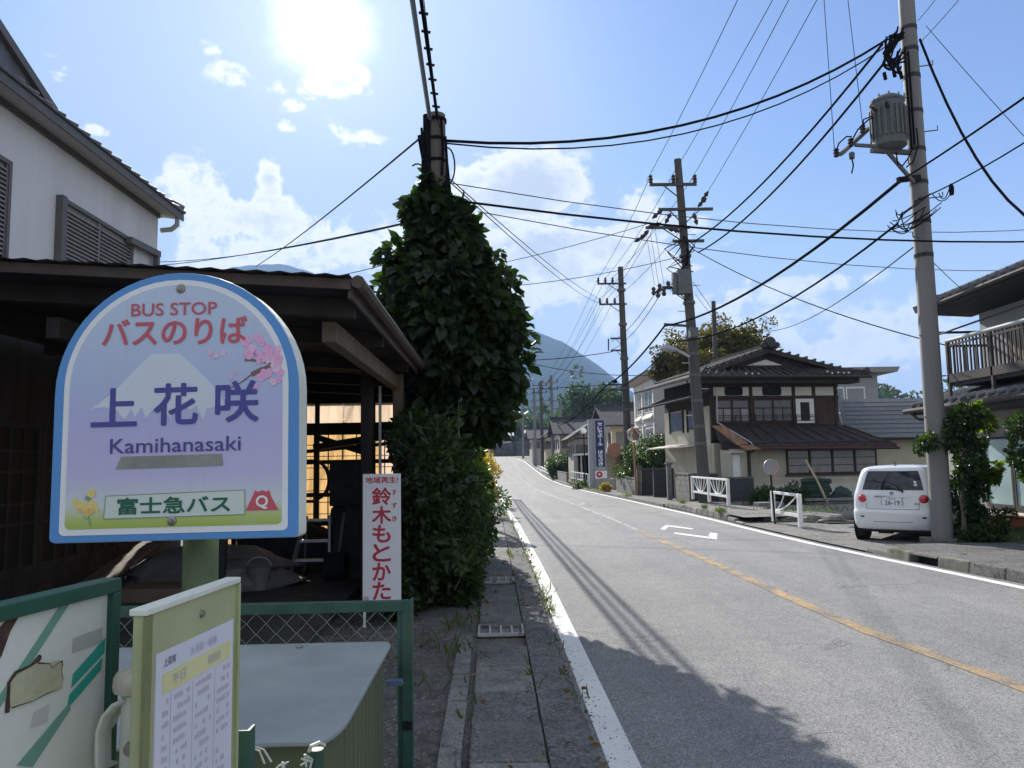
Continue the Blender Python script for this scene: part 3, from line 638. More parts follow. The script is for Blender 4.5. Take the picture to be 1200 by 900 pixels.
# ================================================================== TIMETABLE BOARDS ON A WHITE POST
def board_frame(p_near, p_far, z_top, h, t=.02):
    """local frame: x from near end to far end of the board, z up, -y towards the road (+X side)"""
    a = Vector((p_near[0], p_near[1], 0)); b = Vector((p_far[0], p_far[1], 0)); d = (b - a); L = d.length
    return a, math.atan2(d.y, d.x), L
M_FRG = mat('dark_green_frame', (.022, .085, .058), .5, .15, 8, .1, stain=.3, stain_col=(.09, .11, .08)); M_BWHITE = mat('aged_white_panel', (.66, .68, .62), .5, .06, 3, .04, stain=.35, stain_col=(.45, .46, .36)); M_TEAL = pmat('teal_stripe', (.03, .33, .27)); M_GREYG = pmat('faded_green_stripe', (.16, .33, .25)); M_OLF = mat('yellow_green_frame', (.39, .42, .23), .5, .1, 6, .06, stain=.4, stain_col=(.28, .31, .13)); M_PAPER = mat('timetable_paper', (.66, .66, .74), .6, .05, 4, .03, stain=.2, stain_col=(.5, .5, .55)); M_PRINT = pmat('faded_grey_print', (.47, .47, .54)); M_PRINT2 = pmat('dark_grey_print', (.22, .22, .25)); M_YSTRIP = pmat('faded_yellow_print', (.68, .66, .34)); M_RUST = mat('rust', (.085, .05, .035), .9, .5, 30, .6); M_BARE = mat('exposed_board', (.45, .45, .30), .85, .15, 12, .2)
# right board: yellow-green frame, paper timetable
a, rz, L = board_frame((-.509, 1.15), (-.476, 1.45), 1.385, .45)
TB = thing('timetable_board', 'yellow-green framed timetable board with faded paper sheet and white top edge', 'timetable board', (a.x, a.y, 0), rz)
zt, zb = 1.385, .80
MB().box(0, L, .0, .018, zb, zt).build('panel', M_OLF, TB, local=True, bevel=.002)
MB().box(-.004, L + .004, -.006, .022, zt, zt + .010).build('top_rail', M_BODYS, TB, local=True, bevel=.002)
MB().box(-.004, .012, -.006, .0, zb, zt - .001).build('frame_edge', mat('dull_olive_edge', (.2, .22, .1), .6, .2, 8, .1), TB, local=True); MB().box(L - .004, L + .004, -.006, .02, zb, zt - .001).build('frame_edge', M_OLF, TB, local=True)
MB().box(.030, L - .018, -.0025, .0, zb + .03, zt - .062).build('paper', M_PAPER, TB, local=True)
MB().box(.048, L - .03, -.0034, -.0026, zt - .125, zt - .095).build('yellow_band', M_YSTRIP, TB, local=True)
MB().lathe([(0, -.006), (.005, -.005), (.007, 0)], (L * .56, 0, zt - .03), 10, 0, 'y').build('bolt', M_BOLT, TB, local=True)
lettering('上花咲', M_PRINT2, TB, .05, .085, zt - .085, zt - .073, -.0034, .01); lettering('大月駅・新宿', M_PRINT, TB, .13, .22, zt - .088, zt - .074, -.0034)
lettering('平日', M_PRINT, TB, .075, .115, zt - .118, zt - .102, -.0042); lettering('時刻表', M_PRINT, TB, .19, .235, zt - .118, zt - .102, -.0042)
rr = random.Random(2); ln = MB()
for r in range(17):
    z = zt - .142 - r * .0165
    for x0, wd, pb in ((.05, .014, .9), (.083, .04, .75), (.15, .05, .7), (.225, .03, .6), (.262, .02, .6)):
        x = x0
        while x < x0 + wd:
            w = rr.uniform(.004, .009)
            if rr.random() < pb and x + w < L - .03: ln.box(x, x + w, -.0032, -.0026, z, z + rr.uniform(.006, .009))
            x += w + .003
for x in (.073, .14, .215): ln.box(x, x + .0012, -.0031, -.0026, zb + .05, zt - .13)
ln.build('printed_rows', M_PRINT, TB, local=True)
# left board: green frame, torn white route panel
a, rz, L2 = board_frame((-.715, .80), (-.625, 1.3), 1.418, .5)
RB = thing('route_board', 'green framed white board with diagonal green stripes and a torn rusty patch', 'notice board', (a.x, a.y, 0), rz)
zt, zb = 1.419, .78; L = L2
MB().box(0, L, .004, .022, zb, zt - .002).build('panel', M_BWHITE, RB, local=True)
MB().box(-.01, L + .006, -.008, .026, zt - .022, zt).build('top_rail', M_FRG, RB, local=True, bevel=.002); MB().box(L - .012, L + .006, -.008, .026, zb, zt - .022).build('side_rail', M_FRG, RB, local=True, bevel=.002)
def rbq(pts, mtl, name, y=.0025): return plate(pts, y, y + .0012).build(name, mtl, RB, local=True)
def ub(px, py):   # point of the board's face seen at a pixel of the photograph
    n = Vector((math.sin(rz), -math.cos(rz), 0)); d = ray(px, py); o_ = Vector((a.x, a.y, 0)); s = (o_ - EYE).dot(n) / d.dot(n); P = EYE + d * s - o_
    return (P.x * math.cos(rz) + P.y * math.sin(rz), P.z)
rbq([ub(*p) for p in ((87, 702), (76, 705), (30, 775), (0, 818), (0, 832), (38, 778))][::-1], M_GREYG, 'stripe')
rbq([ub(*p) for p in ((84, 823), (22, 897), (40, 899), (84, 832))][::-1], M_GREYG, 'stripe', .0022)
rbq([ub(*p) for p in ((125, 748), (88, 790), (86, 806), (124, 765))][::-1], M_TEAL, 'stripe'); rbq([ub(*p) for p in ((122, 771), (84, 814), (80, 832), (120, 785))][::-1], M_TEAL, 'stripe')
rbq([ub(*p) for p in ((12, 800), (22, 790), (38, 781), (44, 776), (60, 777), (70, 774), (76, 778), (73, 786), (75, 795), (74, 806), (56, 812), (38, 822), (14, 829), (10, 815))][::-1], M_BARE, 'torn_patch', .0012)
tm = MB(); tp = [ub(*p) for p in ((10, 835), (11, 815), (12, 800), (20, 788), (38, 780), (48, 770), (45, 777), (60, 778), (62, 783), (68, 778), (74, 775), (73, 786), (75, 796), (73, 806), (56, 813), (38, 822), (16, 829))]
tm.tube([(p[0], .002, p[1]) for p in tp], [.003, .0024, .002, .002, .0016, .004, .0016, .001, .0012, .001, .0016, .001, .001, .0008, .0008, .001, .0014], 5); tm.build('torn_edge', M_RUST, RB, local=True)
rbq([ub(*p) for p in ((27, 717), (14, 722), (2, 736), (0, 742), (0, 775), (4, 768), (14, 740))][::-1], M_RUST, 'rust_stain', .0022)
rbq([ub(*p) for p in ((122, 735), (88, 748), (87, 765), (121, 752))][::-1], pmat('faded_photo_print', (.42, .43, .38)), 'faded_print'); rbq([ub(*p) for p in ((60, 825), (42, 835), (38, 852), (58, 845))][::-1], pmat('pale_grey_print', (.5, .51, .5)), 'faded_print')
# white post that carries both boards
PT = thing('white_post', 'short white capped post with a curled white plate between the two boards', 'post', (-.566, 1.27, 0))
PT_r = .027
MB().tube([(0, 0, 0), (0, 0, 1.255)], PT_r, 20).build('post', M_BODYS, PT, local=True, smooth=True)
MB().lathe([(PT_r, 1.245), (.038, 1.25), (.040, 1.258), (.039, 1.272), (.034, 1.279), (.018, 1.282), (0, 1.283)], (0, 0, 0), 24).build('cap', mat('rusty_white_cap', (.62, .58, .5), .55, .15, 9, .1, stain=.7, stain_col=(.33, .17, .09)), PT, local=True, smooth=True)
cu = MB(); cp = [(-.012, .03), (-.030, .022), (-.046, .004), (-.054, -.02), (-.053, -.07), (-.046, -.078)]
vs = [(x, -.03, 1.215 + z) for x, z in cp] + [(x - .006, .035, 1.20 + z) for x, z in cp]; n = len(cp)
cu.add(vs, [(i, i + 1, n + i + 1, n + i) for i in range(n - 1)]); co_ = cu.build('curled_plate', M_BODYS, PT, local=True, smooth=True); sm = co_.modifiers.new('solid', 'SOLIDIFY'); sm.thickness = .006
MB().lathe([(0, -.036), (.010, -.036), (.011, -.030)], (.002, 0, 1.17), 12, 0, 'y').build('bolt', M_BOLT, PT, local=True)
MB().box(-.05, .10, -.012, .012, 1.06, 1.085).build('bracket', M_BODYS, PT, local=True, bevel=.003)

# ================================================================== CHAIN LINK FENCES
M_FGR = mat('green_fence_paint', (.034, .092, .068), .6, .3, 9, .2, stain=.7, stain_col=(.075, .085, .068)); M_WIRE = mat('pale_green_wire', (.22, .30, .25), .5, .2, 20, .05); M_WIREW = mat('bleached_wire', (.55, .58, .5), .5, .2, 20, .05)
FN = thing('chain_link_fence', 'green chain-link fence with angle-iron rails behind the metal box', 'fence', (-1.0, 2.95, 0))
def angle_post(mb, x, y, z0, z1, w=.038, t=.006):
    mb.box(x - w / 2, x + w / 2, y - t, y, z0, z1); mb.box(x + w / 2 - t, x + w / 2, y, y + w, z0, z1)
b = MB(); angle_post(b, -.335, 2.95, .0, 1.088); b.build('post', M_FGR, FN)
b = MB(); b.box(-.372, -.356, 2.952, 2.97, .02, 1.06); b.build('inner_post', M_FGR, FN)
b = MB(); angle_post(b, -1.95, 2.97, .0, 1.088); b.build('post', M_FGR, FN)
b = MB(); b.box(-1.95, -.352, 2.945, 2.951, 1.045, 1.082); b.box(-1.95, -.352, 2.951, 2.98, 1.076, 1.082); b.build('top_rail', M_FGR, FN)
b = MB(); b.bar((-1.95, 2.96, .06), (-.352, 2.96, .06), .03, .03); b.build('bottom_rail', M_FGR, FN)
b = MB().box(-.352, -.318, 2.938, 2.95, .62, .65); b.build('clip', M_DARK, FN)
cell = .075; k = 0; x0 = -1.95
wires = []
xw = x0
while xw < -.40:
    pts = []; z = .07; s = k % 2
    i = 0
    while z <= 1.05:
        pts.append((xw + (cell / 2 if (i + s) % 2 else 0) + random.uniform(-.002, .002), 2.965 + (.0035 if i % 2 else -.0035), z)); z += cell / 2; i += 1
    MB().tube(pts, .0017, 3, caps=False).build('mesh_wire', M_WIRE, FN); xw += cell / 2; k += 1
# cut fence in front of the box
F2 = thing('cut_fence', 'stub of cut green fence with bent wire ends in front of the metal box', 'fence', (-.45, 1.52, 0))
b = MB(); angle_post(b, -.478, 1.5, 0, 1.108, .03, .005); b.build('post', M_FGR, F2); b = MB(); b.tube([(-.362, 1.6, 0), (-.362, 1.6, 1.035)], .0135, 12); b.build('post', M_FGR, F2)
b = MB(); b.tube([(-.375, 1.59, 1.035), (-.37, 1.585, 1.046), (-.355, 1.592, 1.05), (-.348, 1.605, 1.04)], .004, 5); b.build('bent_tab', M_WIREW, F2)
def bw(pts): MB().tube(pts, .0022, 5).build('wire_end', M_WIREW, F2)
for q in (((288, 899), (294, 884), (293, 876), (304, 880), (310, 895)), ((295, 874), (309, 878), (318, 893)), ((320, 905), (327, 897), (338, 893), (330, 899)), ((334, 905), (331, 893)), ((352, 897), (362, 891), (358, 884)), ((357, 884), (359, 899)), ((353, 889), (366, 893)), ((362, 905), (366, 890), (360, 886))):
    bw([tuple(at(px, py, 1.54 + (px - 290) * .0006)) for px, py in q])
# metal box
BX = thing('metal_box', 'olive green corrugated metal box with grey flat lid inside the fence', 'metal box', (-1.0, 2.35, 0))
M_LID = mat('weathered_zinc_lid', (.27, .30, .30), .6, .18, 3.5, .1, stain=.45, stain_col=(.2, .26, .26), spec=.5); M_BOXG = mat('olive_box_paint', (.10, .115, .06), .6, .15, 5, .1, stain=.4, stain_col=(.05, .06, .03), streak=True)
rc = .10; xr0, yb0, yb1, xl0 = -.375, 1.86, 2.84, -1.75
lidp = []
for cx, cy, a0 in ((xr0 - .05, yb0 + .16, -90), (xr0 - .03, yb1 - .07, 0)):
    rr_ = .05 if a0 == -90 else .03
    for k in range(7):
        th = R_(a0 + 90 * k / 6); rx = .05 if a0 == -90 else .03; ry = .16 if a0 == -90 else .07
        lidp.append((cx + rx * math.cos(th), cy + ry * math.sin(th)))
lidp = [(xl0, yb0)] + lidp + [(xl0, yb1)]
MB().prism([(x, y, .948) for x, y in lidp], (0, 0, .014)).build('lid', M_LID, BX, bevel=.004)
ins = [(x + (-.022 if x > -1 else .022), y + (.022 if y < 2.3 else -.022)) for x, y in lidp]
MB().prism([(x, y, .04) for x, y in ins], (0, 0, .907)).build('body', M_BOXG, BX)
yy = yb0 + .2
while yy < yb1 - .1:
    MB().box(xr0 - .024, xr0 - .020, yy, yy + .03, .06, .93).build('rib', M_BOXG, BX, bevel=.004); yy += .065
MB().lathe([(0, 0), (.012, 0), (.013, .006), (.006, .010), (0, .010)], (-.69, 2.77, .962), 10).build('knob', M_BOLT, BX)
MB().box(-.40, -.345, 2.86, 2.90, .80, .815).build('blue_tag', pmat('blue_plastic', (.09, .15, .24)), BX)
# campaign board by the hedge
CS = thing('campaign_sign', 'tall white board with vertical red characters standing by the hedge', 'sign', (-1.09, 7.5, 0), R_(3))
M_SIGNP = mat('white_sign_sheet', (.78, .78, .80), .45, .03, 3, .02, stain=.08, stain_col=(.6, .6, .6)); M_CRED = pmat('crimson_print', (.50, .035, .07))
MB().box(-.181, .181, -.012, .0, .285, 1.49).build('panel', M_SIGNP, CS, local=True, bevel=.002)
for x in (-.165, .165): MB().box(x - .012, x + .012, .0, .024, 0, 1.47).build('leg', M_BODYS, CS, local=True)
lettering('地域再生!', M_CRED, CS, -.155, .155, 1.40, 1.46, -.0135, .028)
for k, ch in enumerate('鈴木もとかた'):
    z1 = 1.355 - k * .178; lettering(ch, M_CRED, CS, -.09 if k < 2 else -.085, .085 if k < 2 else .08, z1 - .160, z1, -.0135, .03)
for k, ch in enumerate('すずき'): lettering(ch, M_CRED, CS, .098, .142, 1.285 - k * .125, 1.335 - k * .125, -.0135, .03)
MB().box(-.172, -.125, -.0135, -.0121, .30, .335).build('print_mark', pmat('grey_pink_print', (.5, .38, .42)), CS, local=True)
# ================================================================== OPEN SHED (left)
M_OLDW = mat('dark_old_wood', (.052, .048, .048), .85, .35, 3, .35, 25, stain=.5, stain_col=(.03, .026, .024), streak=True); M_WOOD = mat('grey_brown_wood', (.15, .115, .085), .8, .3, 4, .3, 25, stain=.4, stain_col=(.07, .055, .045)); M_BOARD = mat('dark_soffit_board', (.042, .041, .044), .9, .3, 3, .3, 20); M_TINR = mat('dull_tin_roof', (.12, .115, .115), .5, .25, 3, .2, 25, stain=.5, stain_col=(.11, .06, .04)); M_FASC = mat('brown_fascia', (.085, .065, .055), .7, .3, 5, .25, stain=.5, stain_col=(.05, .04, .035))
def translucent(name, col, t_amt=.75, stain=.4):
    m = bpy.data.materials.new(name); m.use_nodes = True; t = NT(m.node_tree); t.n.clear(); o_ = t.node('ShaderNodeOutputMaterial')
    v = t.node('ShaderNodeTexCoord').outputs['Object']; mp = t.node('ShaderNodeMapping'); mp.inputs['Scale'].default_value = (3, 3, .35); t.link(v, mp.inputs[0])
    c = t.ramp(t.noise(mp.outputs[0], 2.2, 6, .7), [(.3, tuple(x * (1 - stain) for x in col)), (.65, col)])
    a = t.node('ShaderNodeBsdfTranslucent'); b = t.node('ShaderNodeBsdfDiffuse'); t.link(c, a.inputs[0]); t.link(c, b.inputs[0]); mx = t.node('ShaderNodeMixShader'); mx.inputs[0].default_value = t_amt
    t.link(b.outputs[0], mx.inputs[1]); t.link(a.outputs[0], mx.inputs[2]); t.link(mx.outputs[0], o_.inputs[0]); MATS[name] = m; return m
M_YPLAS = translucent('yellowed_plastic_sheet', (.68, .42, .17), .66, .5); M_WPLAS = translucent('pale_plastic_sheet', (.74, .56, .40), .65, .45)
SH = thing('open_shed', 'dark open-fronted wooden shed with low tin roof and yellow plastic back sheets', 'shed', (-3.0, 9.0, 0))
def zroof(x): return 2.815 - (x + .93) * .064
X0, X1, Y0, Y1 = -5.2, -.93, 5.0, 13.2
def rpt(x, y, dz=0): return (x, y, zroof(x) + dz)
b = MB(); n = 57
for i in range(n):    # corrugated tin
    xa = X0 + (X1 - X0) * i / n; xb = X0 + (X1 - X0) * (i + 1) / n; d1 = .012 * (i % 2); d2 = .012 * ((i + 1) % 2)
    b.add([rpt(xa, Y0 - .06, d1), rpt(xb, Y0 - .06, d2), rpt(xb, Y1, d2), rpt(xa, Y1, d1)], [(0, 1, 2, 3)])
b.build('roof', M_TINR, SH)
b = MB(); b.hexa([rpt(X0, Y0, -.075), rpt(X1, Y0, -.075), rpt(X1, Y0 + .03, -.075), rpt(X0, Y0 + .03, -.075), rpt(X0, Y0, -.006), rpt(X1, Y0, -.006), rpt(X1, Y0 + .03, -.006), rpt(X0, Y0 + .03, -.006)]); b.build('fascia_board', M_FASC, SH)
b = MB(); b.hexa([rpt(X1 - .025, Y0 + .031, -.13), rpt(X1, Y0 + .031, -.13), rpt(X1, Y1, -.13), rpt(X1 - .025, Y1, -.13), rpt(X1 - .025, Y0 + .031, -.006), rpt(X1, Y0 + .031, -.006), rpt(X1, Y1, -.006), rpt(X1 - .025, Y1, -.006)]); b.build('fascia_board', M_FASC, SH)
b = MB(); b.tube([(X1 + .05, Y0 - .02, zroof(X1) - .03), (X1 + .05, Y1, zroof(X1) - .06)], .045, 8); b.build('rain_gutter', M_FASC, SH)
x = X0
while x < X1 - .1:     # ceiling boards seen from below
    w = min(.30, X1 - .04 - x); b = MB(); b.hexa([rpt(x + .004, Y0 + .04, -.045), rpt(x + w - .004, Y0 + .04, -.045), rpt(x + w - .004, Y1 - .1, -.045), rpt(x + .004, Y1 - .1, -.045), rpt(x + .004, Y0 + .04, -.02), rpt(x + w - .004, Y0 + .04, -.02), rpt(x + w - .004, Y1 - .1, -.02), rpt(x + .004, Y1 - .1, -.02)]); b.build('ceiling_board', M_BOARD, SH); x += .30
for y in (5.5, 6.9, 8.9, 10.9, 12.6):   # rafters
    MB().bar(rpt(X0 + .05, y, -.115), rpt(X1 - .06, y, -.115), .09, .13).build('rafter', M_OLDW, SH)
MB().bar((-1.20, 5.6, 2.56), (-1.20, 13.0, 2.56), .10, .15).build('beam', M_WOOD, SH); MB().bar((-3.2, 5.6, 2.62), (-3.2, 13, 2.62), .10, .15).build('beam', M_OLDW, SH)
for (x, y, w, mm) in ((-1.47, 8.95, .13, M_OLDW), (-1.16, 9.35, .12, M_WOOD), (-1.2, 12.9, .12, M_OLDW), (-5.05, 5.6, .14, M_OLDW), (-3.2, 12.9, .12, M_OLDW), (-3.15, 9.0, .12, M_OLDW)):
    MB().box(x - w / 2, x + w / 2, y - w / 2, y + w / 2, 0.0, zroof(x) - .16).build('post', mm, SH, bevel=.006)
MB().box(-1.36, -1.33, 9.1, 9.13, 0.0, 2.5).build('downpipe', M_STEEL, SH)
# side wall towards the road behind the hedge (dark boards)
for k in range(12): MB().box(-1.13 + (k % 2) * .008, -1.105 + (k % 2) * .008, 9.45 + k * .29, 9.45 + k * .29 + .283, .05, 2.48).build('plank', M_OLDW, SH)
# back wall: corrugated plastic sheets, each its own piece
x = -5.0; k = 0
while x < -1.2:
    w = .62
    for (z0, z1, mm) in ((.15, 2.08, M_YPLAS), (2.26, 2.66, M_WPLAS)):
        b = MB(); nn = 16
        for i in range(nn + 1):
            a_ = x + (w - .012) * i / nn; d_ = .016 * math.sin(i * math.pi / 1.0 + .5) if i % 2 else -.016 * .8
            b.v += [(a_, 13.0 + d_ + .006 * (k % 2), z0 + (k % 3) * .01), (a_, 13.0 + d_ + .006 * (k % 2), z1)]
        for i in range(nn): b.f.append((2 * i, 2 * i + 2, 2 * i + 3, 2 * i + 1)); b.m.append(0)
        b.build('plastic_sheet', mm if not (k % 3 == 2 and z0 < 1) else M_WPLAS, SH)
    x += w; k += 1
MB().box(-5.1, -1.15, 12.94, 13.06, 2.6, 3.05).build('top_board', M_OLDW, SH)
for z in (.62, 1.08, 1.62, 2.17): MB().bar((-5.1, 12.93, z), (-1.15, 12.93, z), .05, .07 if z != 2.17 else .2).build('wall_rail', M_OLDW, SH)
for x in (-4.3, -2.95, -2.02): MB().box(x - .035, x + .035, 12.88, 12.94, 0, 2.6).build('stud', M_OLDW, SH)
MB().bar((-2.9, 12.8, 2.02), (-2.0, 12.8, 1.72), .03, .10).build('brace', M_OLDW, SH); MB().bar((-3.1, 12.82, 1.80), (-1.6, 12.82, 1.92), .03, .06).build('brace', M_OLDW, SH)
for k in range(16): x = -4.9 + k * .235; MB().box(x, x + .016, 12.95, 12.97, .2, 2.1).build('batten', M_OLDW, SH)
for k in range(9): z = .38 + k * .19; MB().box(-4.9, -1.25, 12.955, 12.965, z, z + .012).build('lath', M_OLDW, SH)
# raised floor and its contents
structure(MB().box(-5.1, -1.6, 6.3, 12.85, .05, .16).build('shed_floor', mat('dark_packed_earth', (.06, .055, .05), .95, .4, 3, .5, 30), None))
MB().bar((-5.1, 6.0, .32), (-3.6, 6.4, .30), .22, .14).build('floor_sill', M_WOOD, SH)
def heap(name, label, cat, c, s, mtl, seed, parent=None, n=9, squash=1.0):
    r = random.Random(seed); m_ = MB(); rows = []
    K = 14
    for j in range(n):
        t = j / (n - 1); rad = math.sqrt(max(0.0, 1 - t ** 1.6)) * (1 if j < n - 1 else .02)
        rows.append([(c[0] + s[0] * rad * math.cos(2 * math.pi * k / K) * r.uniform(.8, 1.15), c[1] + s[1] * rad * math.sin(2 * math.pi * k / K) * r.uniform(.8, 1.15), c[2] + s[2] * t * r.uniform(.9, 1.08)) for k in range(K)])
    m_.v = [p for q in rows for p in q]
    for j in range(n - 1):
        for k in range(K): m_.f.append((j * K + k, j * K + (k + 1) % K, (j + 1) * K + (k + 1) % K, (j + 1) * K + k)); m_.m.append(0)
    o = m_.build(name, mtl, parent, smooth=True); return tag(o, label, cat) if label else o
M_TARP = mat('grey_tarp', (.15, .15, .162), .6, .35, 2.2, .6, 7, stain=.3, stain_col=(.1, .1, .11)); M_DKCL = mat('dark_cloth', (.04, .04, .046), .9, .4, 3, .5, 9)
heap('tarpaulin', 'crumpled grey tarpaulin covering a low heap on the shed floor', 'tarpaulin', (-3.45, 9.6, .16), (1.15, .75, .50), M_TARP, 3)
heap('tarpaulin', 'dark crumpled sheet lying behind the grey tarpaulin in the shed', 'tarpaulin', (-2.9, 11.3, .16), (1.0, .6, .62), M_DKCL, 5)
tag(MB().box(-4.05, -2.9, 8.45, 8.95, .16, .30).build('wooden_crate', M_WOOD), 'low flat wooden crate on the floor in front of the tarpaulin', 'crate')
# heap of dark tools and a machine beside the board
MC = thing('covered_machine', 'dark cloth-covered machine standing between the stepladder and the campaign board', 'machine', (-1.75, 10.0, .16))
heap('cover', None, None, (-1.86, 10.2, .16), (.42, .35, 1.05), M_DKCL, 8, MC)
MB().box(-2.13, -1.72, 10.0, 10.06, 1.05, 1.62).build('back_panel', M_DKCL, MC, bevel=.02); MB().cyl((-2.1, 9.7, .34), (-1.85, 9.7, .34), .17, n=16).build('wheel', M_DARK, MC); MB().cyl((-1.6, 9.7, .30), (-1.4, 9.7, .30), .14, n=16).build('wheel', M_DARK, MC)
MB().tube([(-1.95, 9.75, .5), (-1.9, 9.72, .85), (-1.88, 9.72, .98)], .016, 6).build('lever', M_STEEL, MC)
# small stored things that make the shed look used
BK = thing('bucket', 'grey plastic bucket on the shed floor beside the stepladder', 'bucket', (-2.75, 9.15, .16)); MB().lathe([(.10, 0), (.14, .26), (.15, .27), (.13, .27)], (0, 0, 0), 16).build('pail', M_TARP, BK, local=True); MB().tube([(.14 * math.cos(a_), .0, .27 + .1 * math.sin(a_)) for a_ in np.linspace(0, math.pi, 9)], .006, 5).build('handle', M_STEEL, BK, local=True)
for k in range(4): tag(MB().bar((-4.6 + k * .13, 8.2, .2 + .03 * k), (-4.4 + k * .1, 11.5, .95 + .06 * k), .09, .03).build('stored_plank', M_WOOD), ('leftmost of the grey planks leaning in a row at the left of the shed', 'second grey plank from the left in the leaning row in the shed', 'third grey plank from the left in the leaning row in the shed', 'rightmost of the grey planks leaning in a row at the left of the shed')[k], 'plank', 'planks leaning in the shed')
SHF = thing('shelf', 'dark shelf rack with boxes against the back of the shed', 'shelf', (-4.1, 12.5, .16))
for z in (.55, 1.05, 1.55): MB().box(-4.7, -3.5, 12.3, 12.75, z, z + .04).build('board', M_WOOD, SHF)
for x in (-4.7, -3.54): MB().box(x, x + .04, 12.3, 12.34, .16, 1.8).build('upright', M_WOOD, SHF)
for k, (x, z, w, h) in enumerate(((-4.6, .59, .3, .25), (-4.2, .59, .4, .18), (-4.5, 1.09, .5, .28), (-3.85, 1.09, .25, .2), (-4.3, 1.59, .45, .22))): tag(MB().box(x, x + w, 12.35, 12.68, z + .001, z + h).build('storage_box', M_TARP if k % 2 else M_FASC, None, bevel=.01), ('brown box at the left of the lowest shelf in the shed', 'grey flat box beside the brown box on the lowest shelf', 'wide brown box on the middle shelf in the shed', 'small grey box at the right end of the middle shelf', 'brown box alone on the top shelf in the shed')[k], 'box')
# stepladder
LD = thing('stepladder', 'grey aluminium stepladder standing in the shed', 'stepladder', (-2.3, 10.0, .16))
M_ALU = mat('dull_aluminium', (.36, .37, .39), .45, .15, 12, .05, metal=.6)
for s in (-1, 1):
    MB().bar((-2.33 + s * .25, 9.78, .16), (-2.28 + s * .15, 10.05, .93), .03, .05).build('rail', M_ALU, LD); MB().bar((-2.30 + s * .24, 10.4, .16), (-2.28 + s * .15, 10.09, .92), .025, .035).build('rear_rail', M_ALU, LD)
for t in (.3, .6, .93): w = .25 - .1 * t; MB().box(-2.33 + .05 * t - w, -2.33 + .05 * t + w, 9.76 + .27 * t, 9.86 + .27 * t, .16 + .77 * t - .015, .16 + .77 * t + .015).build('tread', M_ALU, LD)
# hose coil, bar, ropes, hooks
hc = MB()
for k in range(4):
    r = .33 - .012 * k; hc.tube([(-3.02 + r * math.cos(a_), 12.78 - .02 * k, 1.32 + r * math.sin(a_) * (1 + .05 * k)) for a_ in np.linspace(0, 2 * math.pi, 26)[:-1]], .016, 5, closed=True)
tag(hc.build('hose_coil', M_DARK), 'black hose coiled and hung against the yellow back sheets', 'hose')
for x, z in ((-2.12, 1.9), (-1.98, 1.84)):
    tag(MB().tube([(x, 12.7, z), (x + .02, 12.7, z - .4), (x + .06 + (x + 2.1), 12.7, z - .85), (x + .1 + 2 * (x + 2.1), 12.68, z - 1.0)], .012, 5).build('rope', M_DARK), 'dark rope hanging straight in front of the yellow sheets' if x < -2.1 else 'second dark rope swinging out beside the straight one in the shed', 'rope')
tag(MB().bar((-2.9, 12.6, 1.86), (-1.75, 12.5, 2.02), .3, .10).build('stored_board', M_OLDW), 'dark board stored up under the back beam of the shed', 'board')

# ================================================================== WHITE HOUSE behind the shed
HW = thing('white_house', 'white two-storey house with louvred shutters and tiled eaves behind the shed', 'house', (-5.3, 9.5, 0))
M_RENDER = mat('white_render', (.70, .69, .68), .85, .06, 2.2, .12, 60, stain=.25, stain_col=(.40, .39, .38), streak=True); M_SHUT = mat('grey_brown_shutter', (.23, .215, .205), .6, .12, 6, .05); M_SHUTF = mat('dark_shutter_frame', (.13, .12, .115), .6, .12, 6, .05); M_TILE = mat('grey_roof_tile', (.13, .13, .138), .55, .25, 5, .15, stain=.3, stain_col=(.07, .07, .07)); M_SOFF = mat('pale_soffit', (.40, .385, .37), .85, .08, 4, .08)
WX = -5.28
MB().box(-11.0, WX, 2.0, 12.0, 3.13, 5.72).build('upper_wall', M_RENDER, HW)
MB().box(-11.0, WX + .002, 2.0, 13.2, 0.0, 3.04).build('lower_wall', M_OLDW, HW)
# dark glazed doors of the ground floor, seen inside the shed
for k in range(7):
    y = 5.4 + k * .92; fr = MB()
    fr.box(WX + .003, WX + .04, y, y + .9, .45, .52); fr.box(WX + .003, WX + .04, y, y + .9, 2.05, 2.12); fr.box(WX + .003, WX + .04, y, y + .06, .52, 2.05); fr.box(WX + .003, WX + .04, y + .84, y + .9, .52, 2.05)
    o = fr.build('door_frame', M_OLDW, HW); pn = MB()
    for z in (.98, 1.2, 1.55, 1.78): pn.box(WX + .005, WX + .03, y + .062, y + .838, z, z + .03)
    for yy in (.33, .58): pn.box(WX + .005, WX + .028, y + yy, y + yy + .025, .522, 2.048)
    pn.build('muntin', M_OLDW, HW)
    MB().box(WX - .01, WX + .012, y + .06, y + .84, .52, 2.05).build('pane', glass_mat('dark_door_glass', (.012, .011, .011), .75) if 'dark_door_glass' not in MATS else MATS['dark_door_glass'], HW)
# eaves: sloping soffit, fascia, tiled hip roof with one tile end per course
EZ, EX, YE = 5.58, WX + .30, 12.25
def roofz(x): return 5.66 + (EX - x) * .42
b = MB(); b.slab([(EX, 1.5, EZ + .09), (EX, YE, EZ + .09), (-8.6, YE - 3.7, roofz(-8.6) + .02), (-8.6, 1.5, roofz(-8.6) + .02)], .05); b.build('roof_slope', M_TILE, HW)
b = MB(); b.slab([(EX, YE, EZ + .085), (-8.6, YE - 3.7, roofz(-8.6) + .015), (-11.9, YE, EZ + .085)], .05) if False else b.add([(EX, YE, EZ + .085), (-8.6, YE - 3.7, roofz(-8.6) + .015), (-11.9, YE, EZ + .085), (EX, YE, EZ + .03), (-8.6, YE - 3.7, roofz(-8.6) - .04), (-11.9, YE, EZ + .03)], [(0, 1, 2), (5, 4, 3), (0, 3, 4, 1), (1, 4, 5, 2), (2, 5, 3, 0)]); b.build('roof_hip', M_TILE, HW)
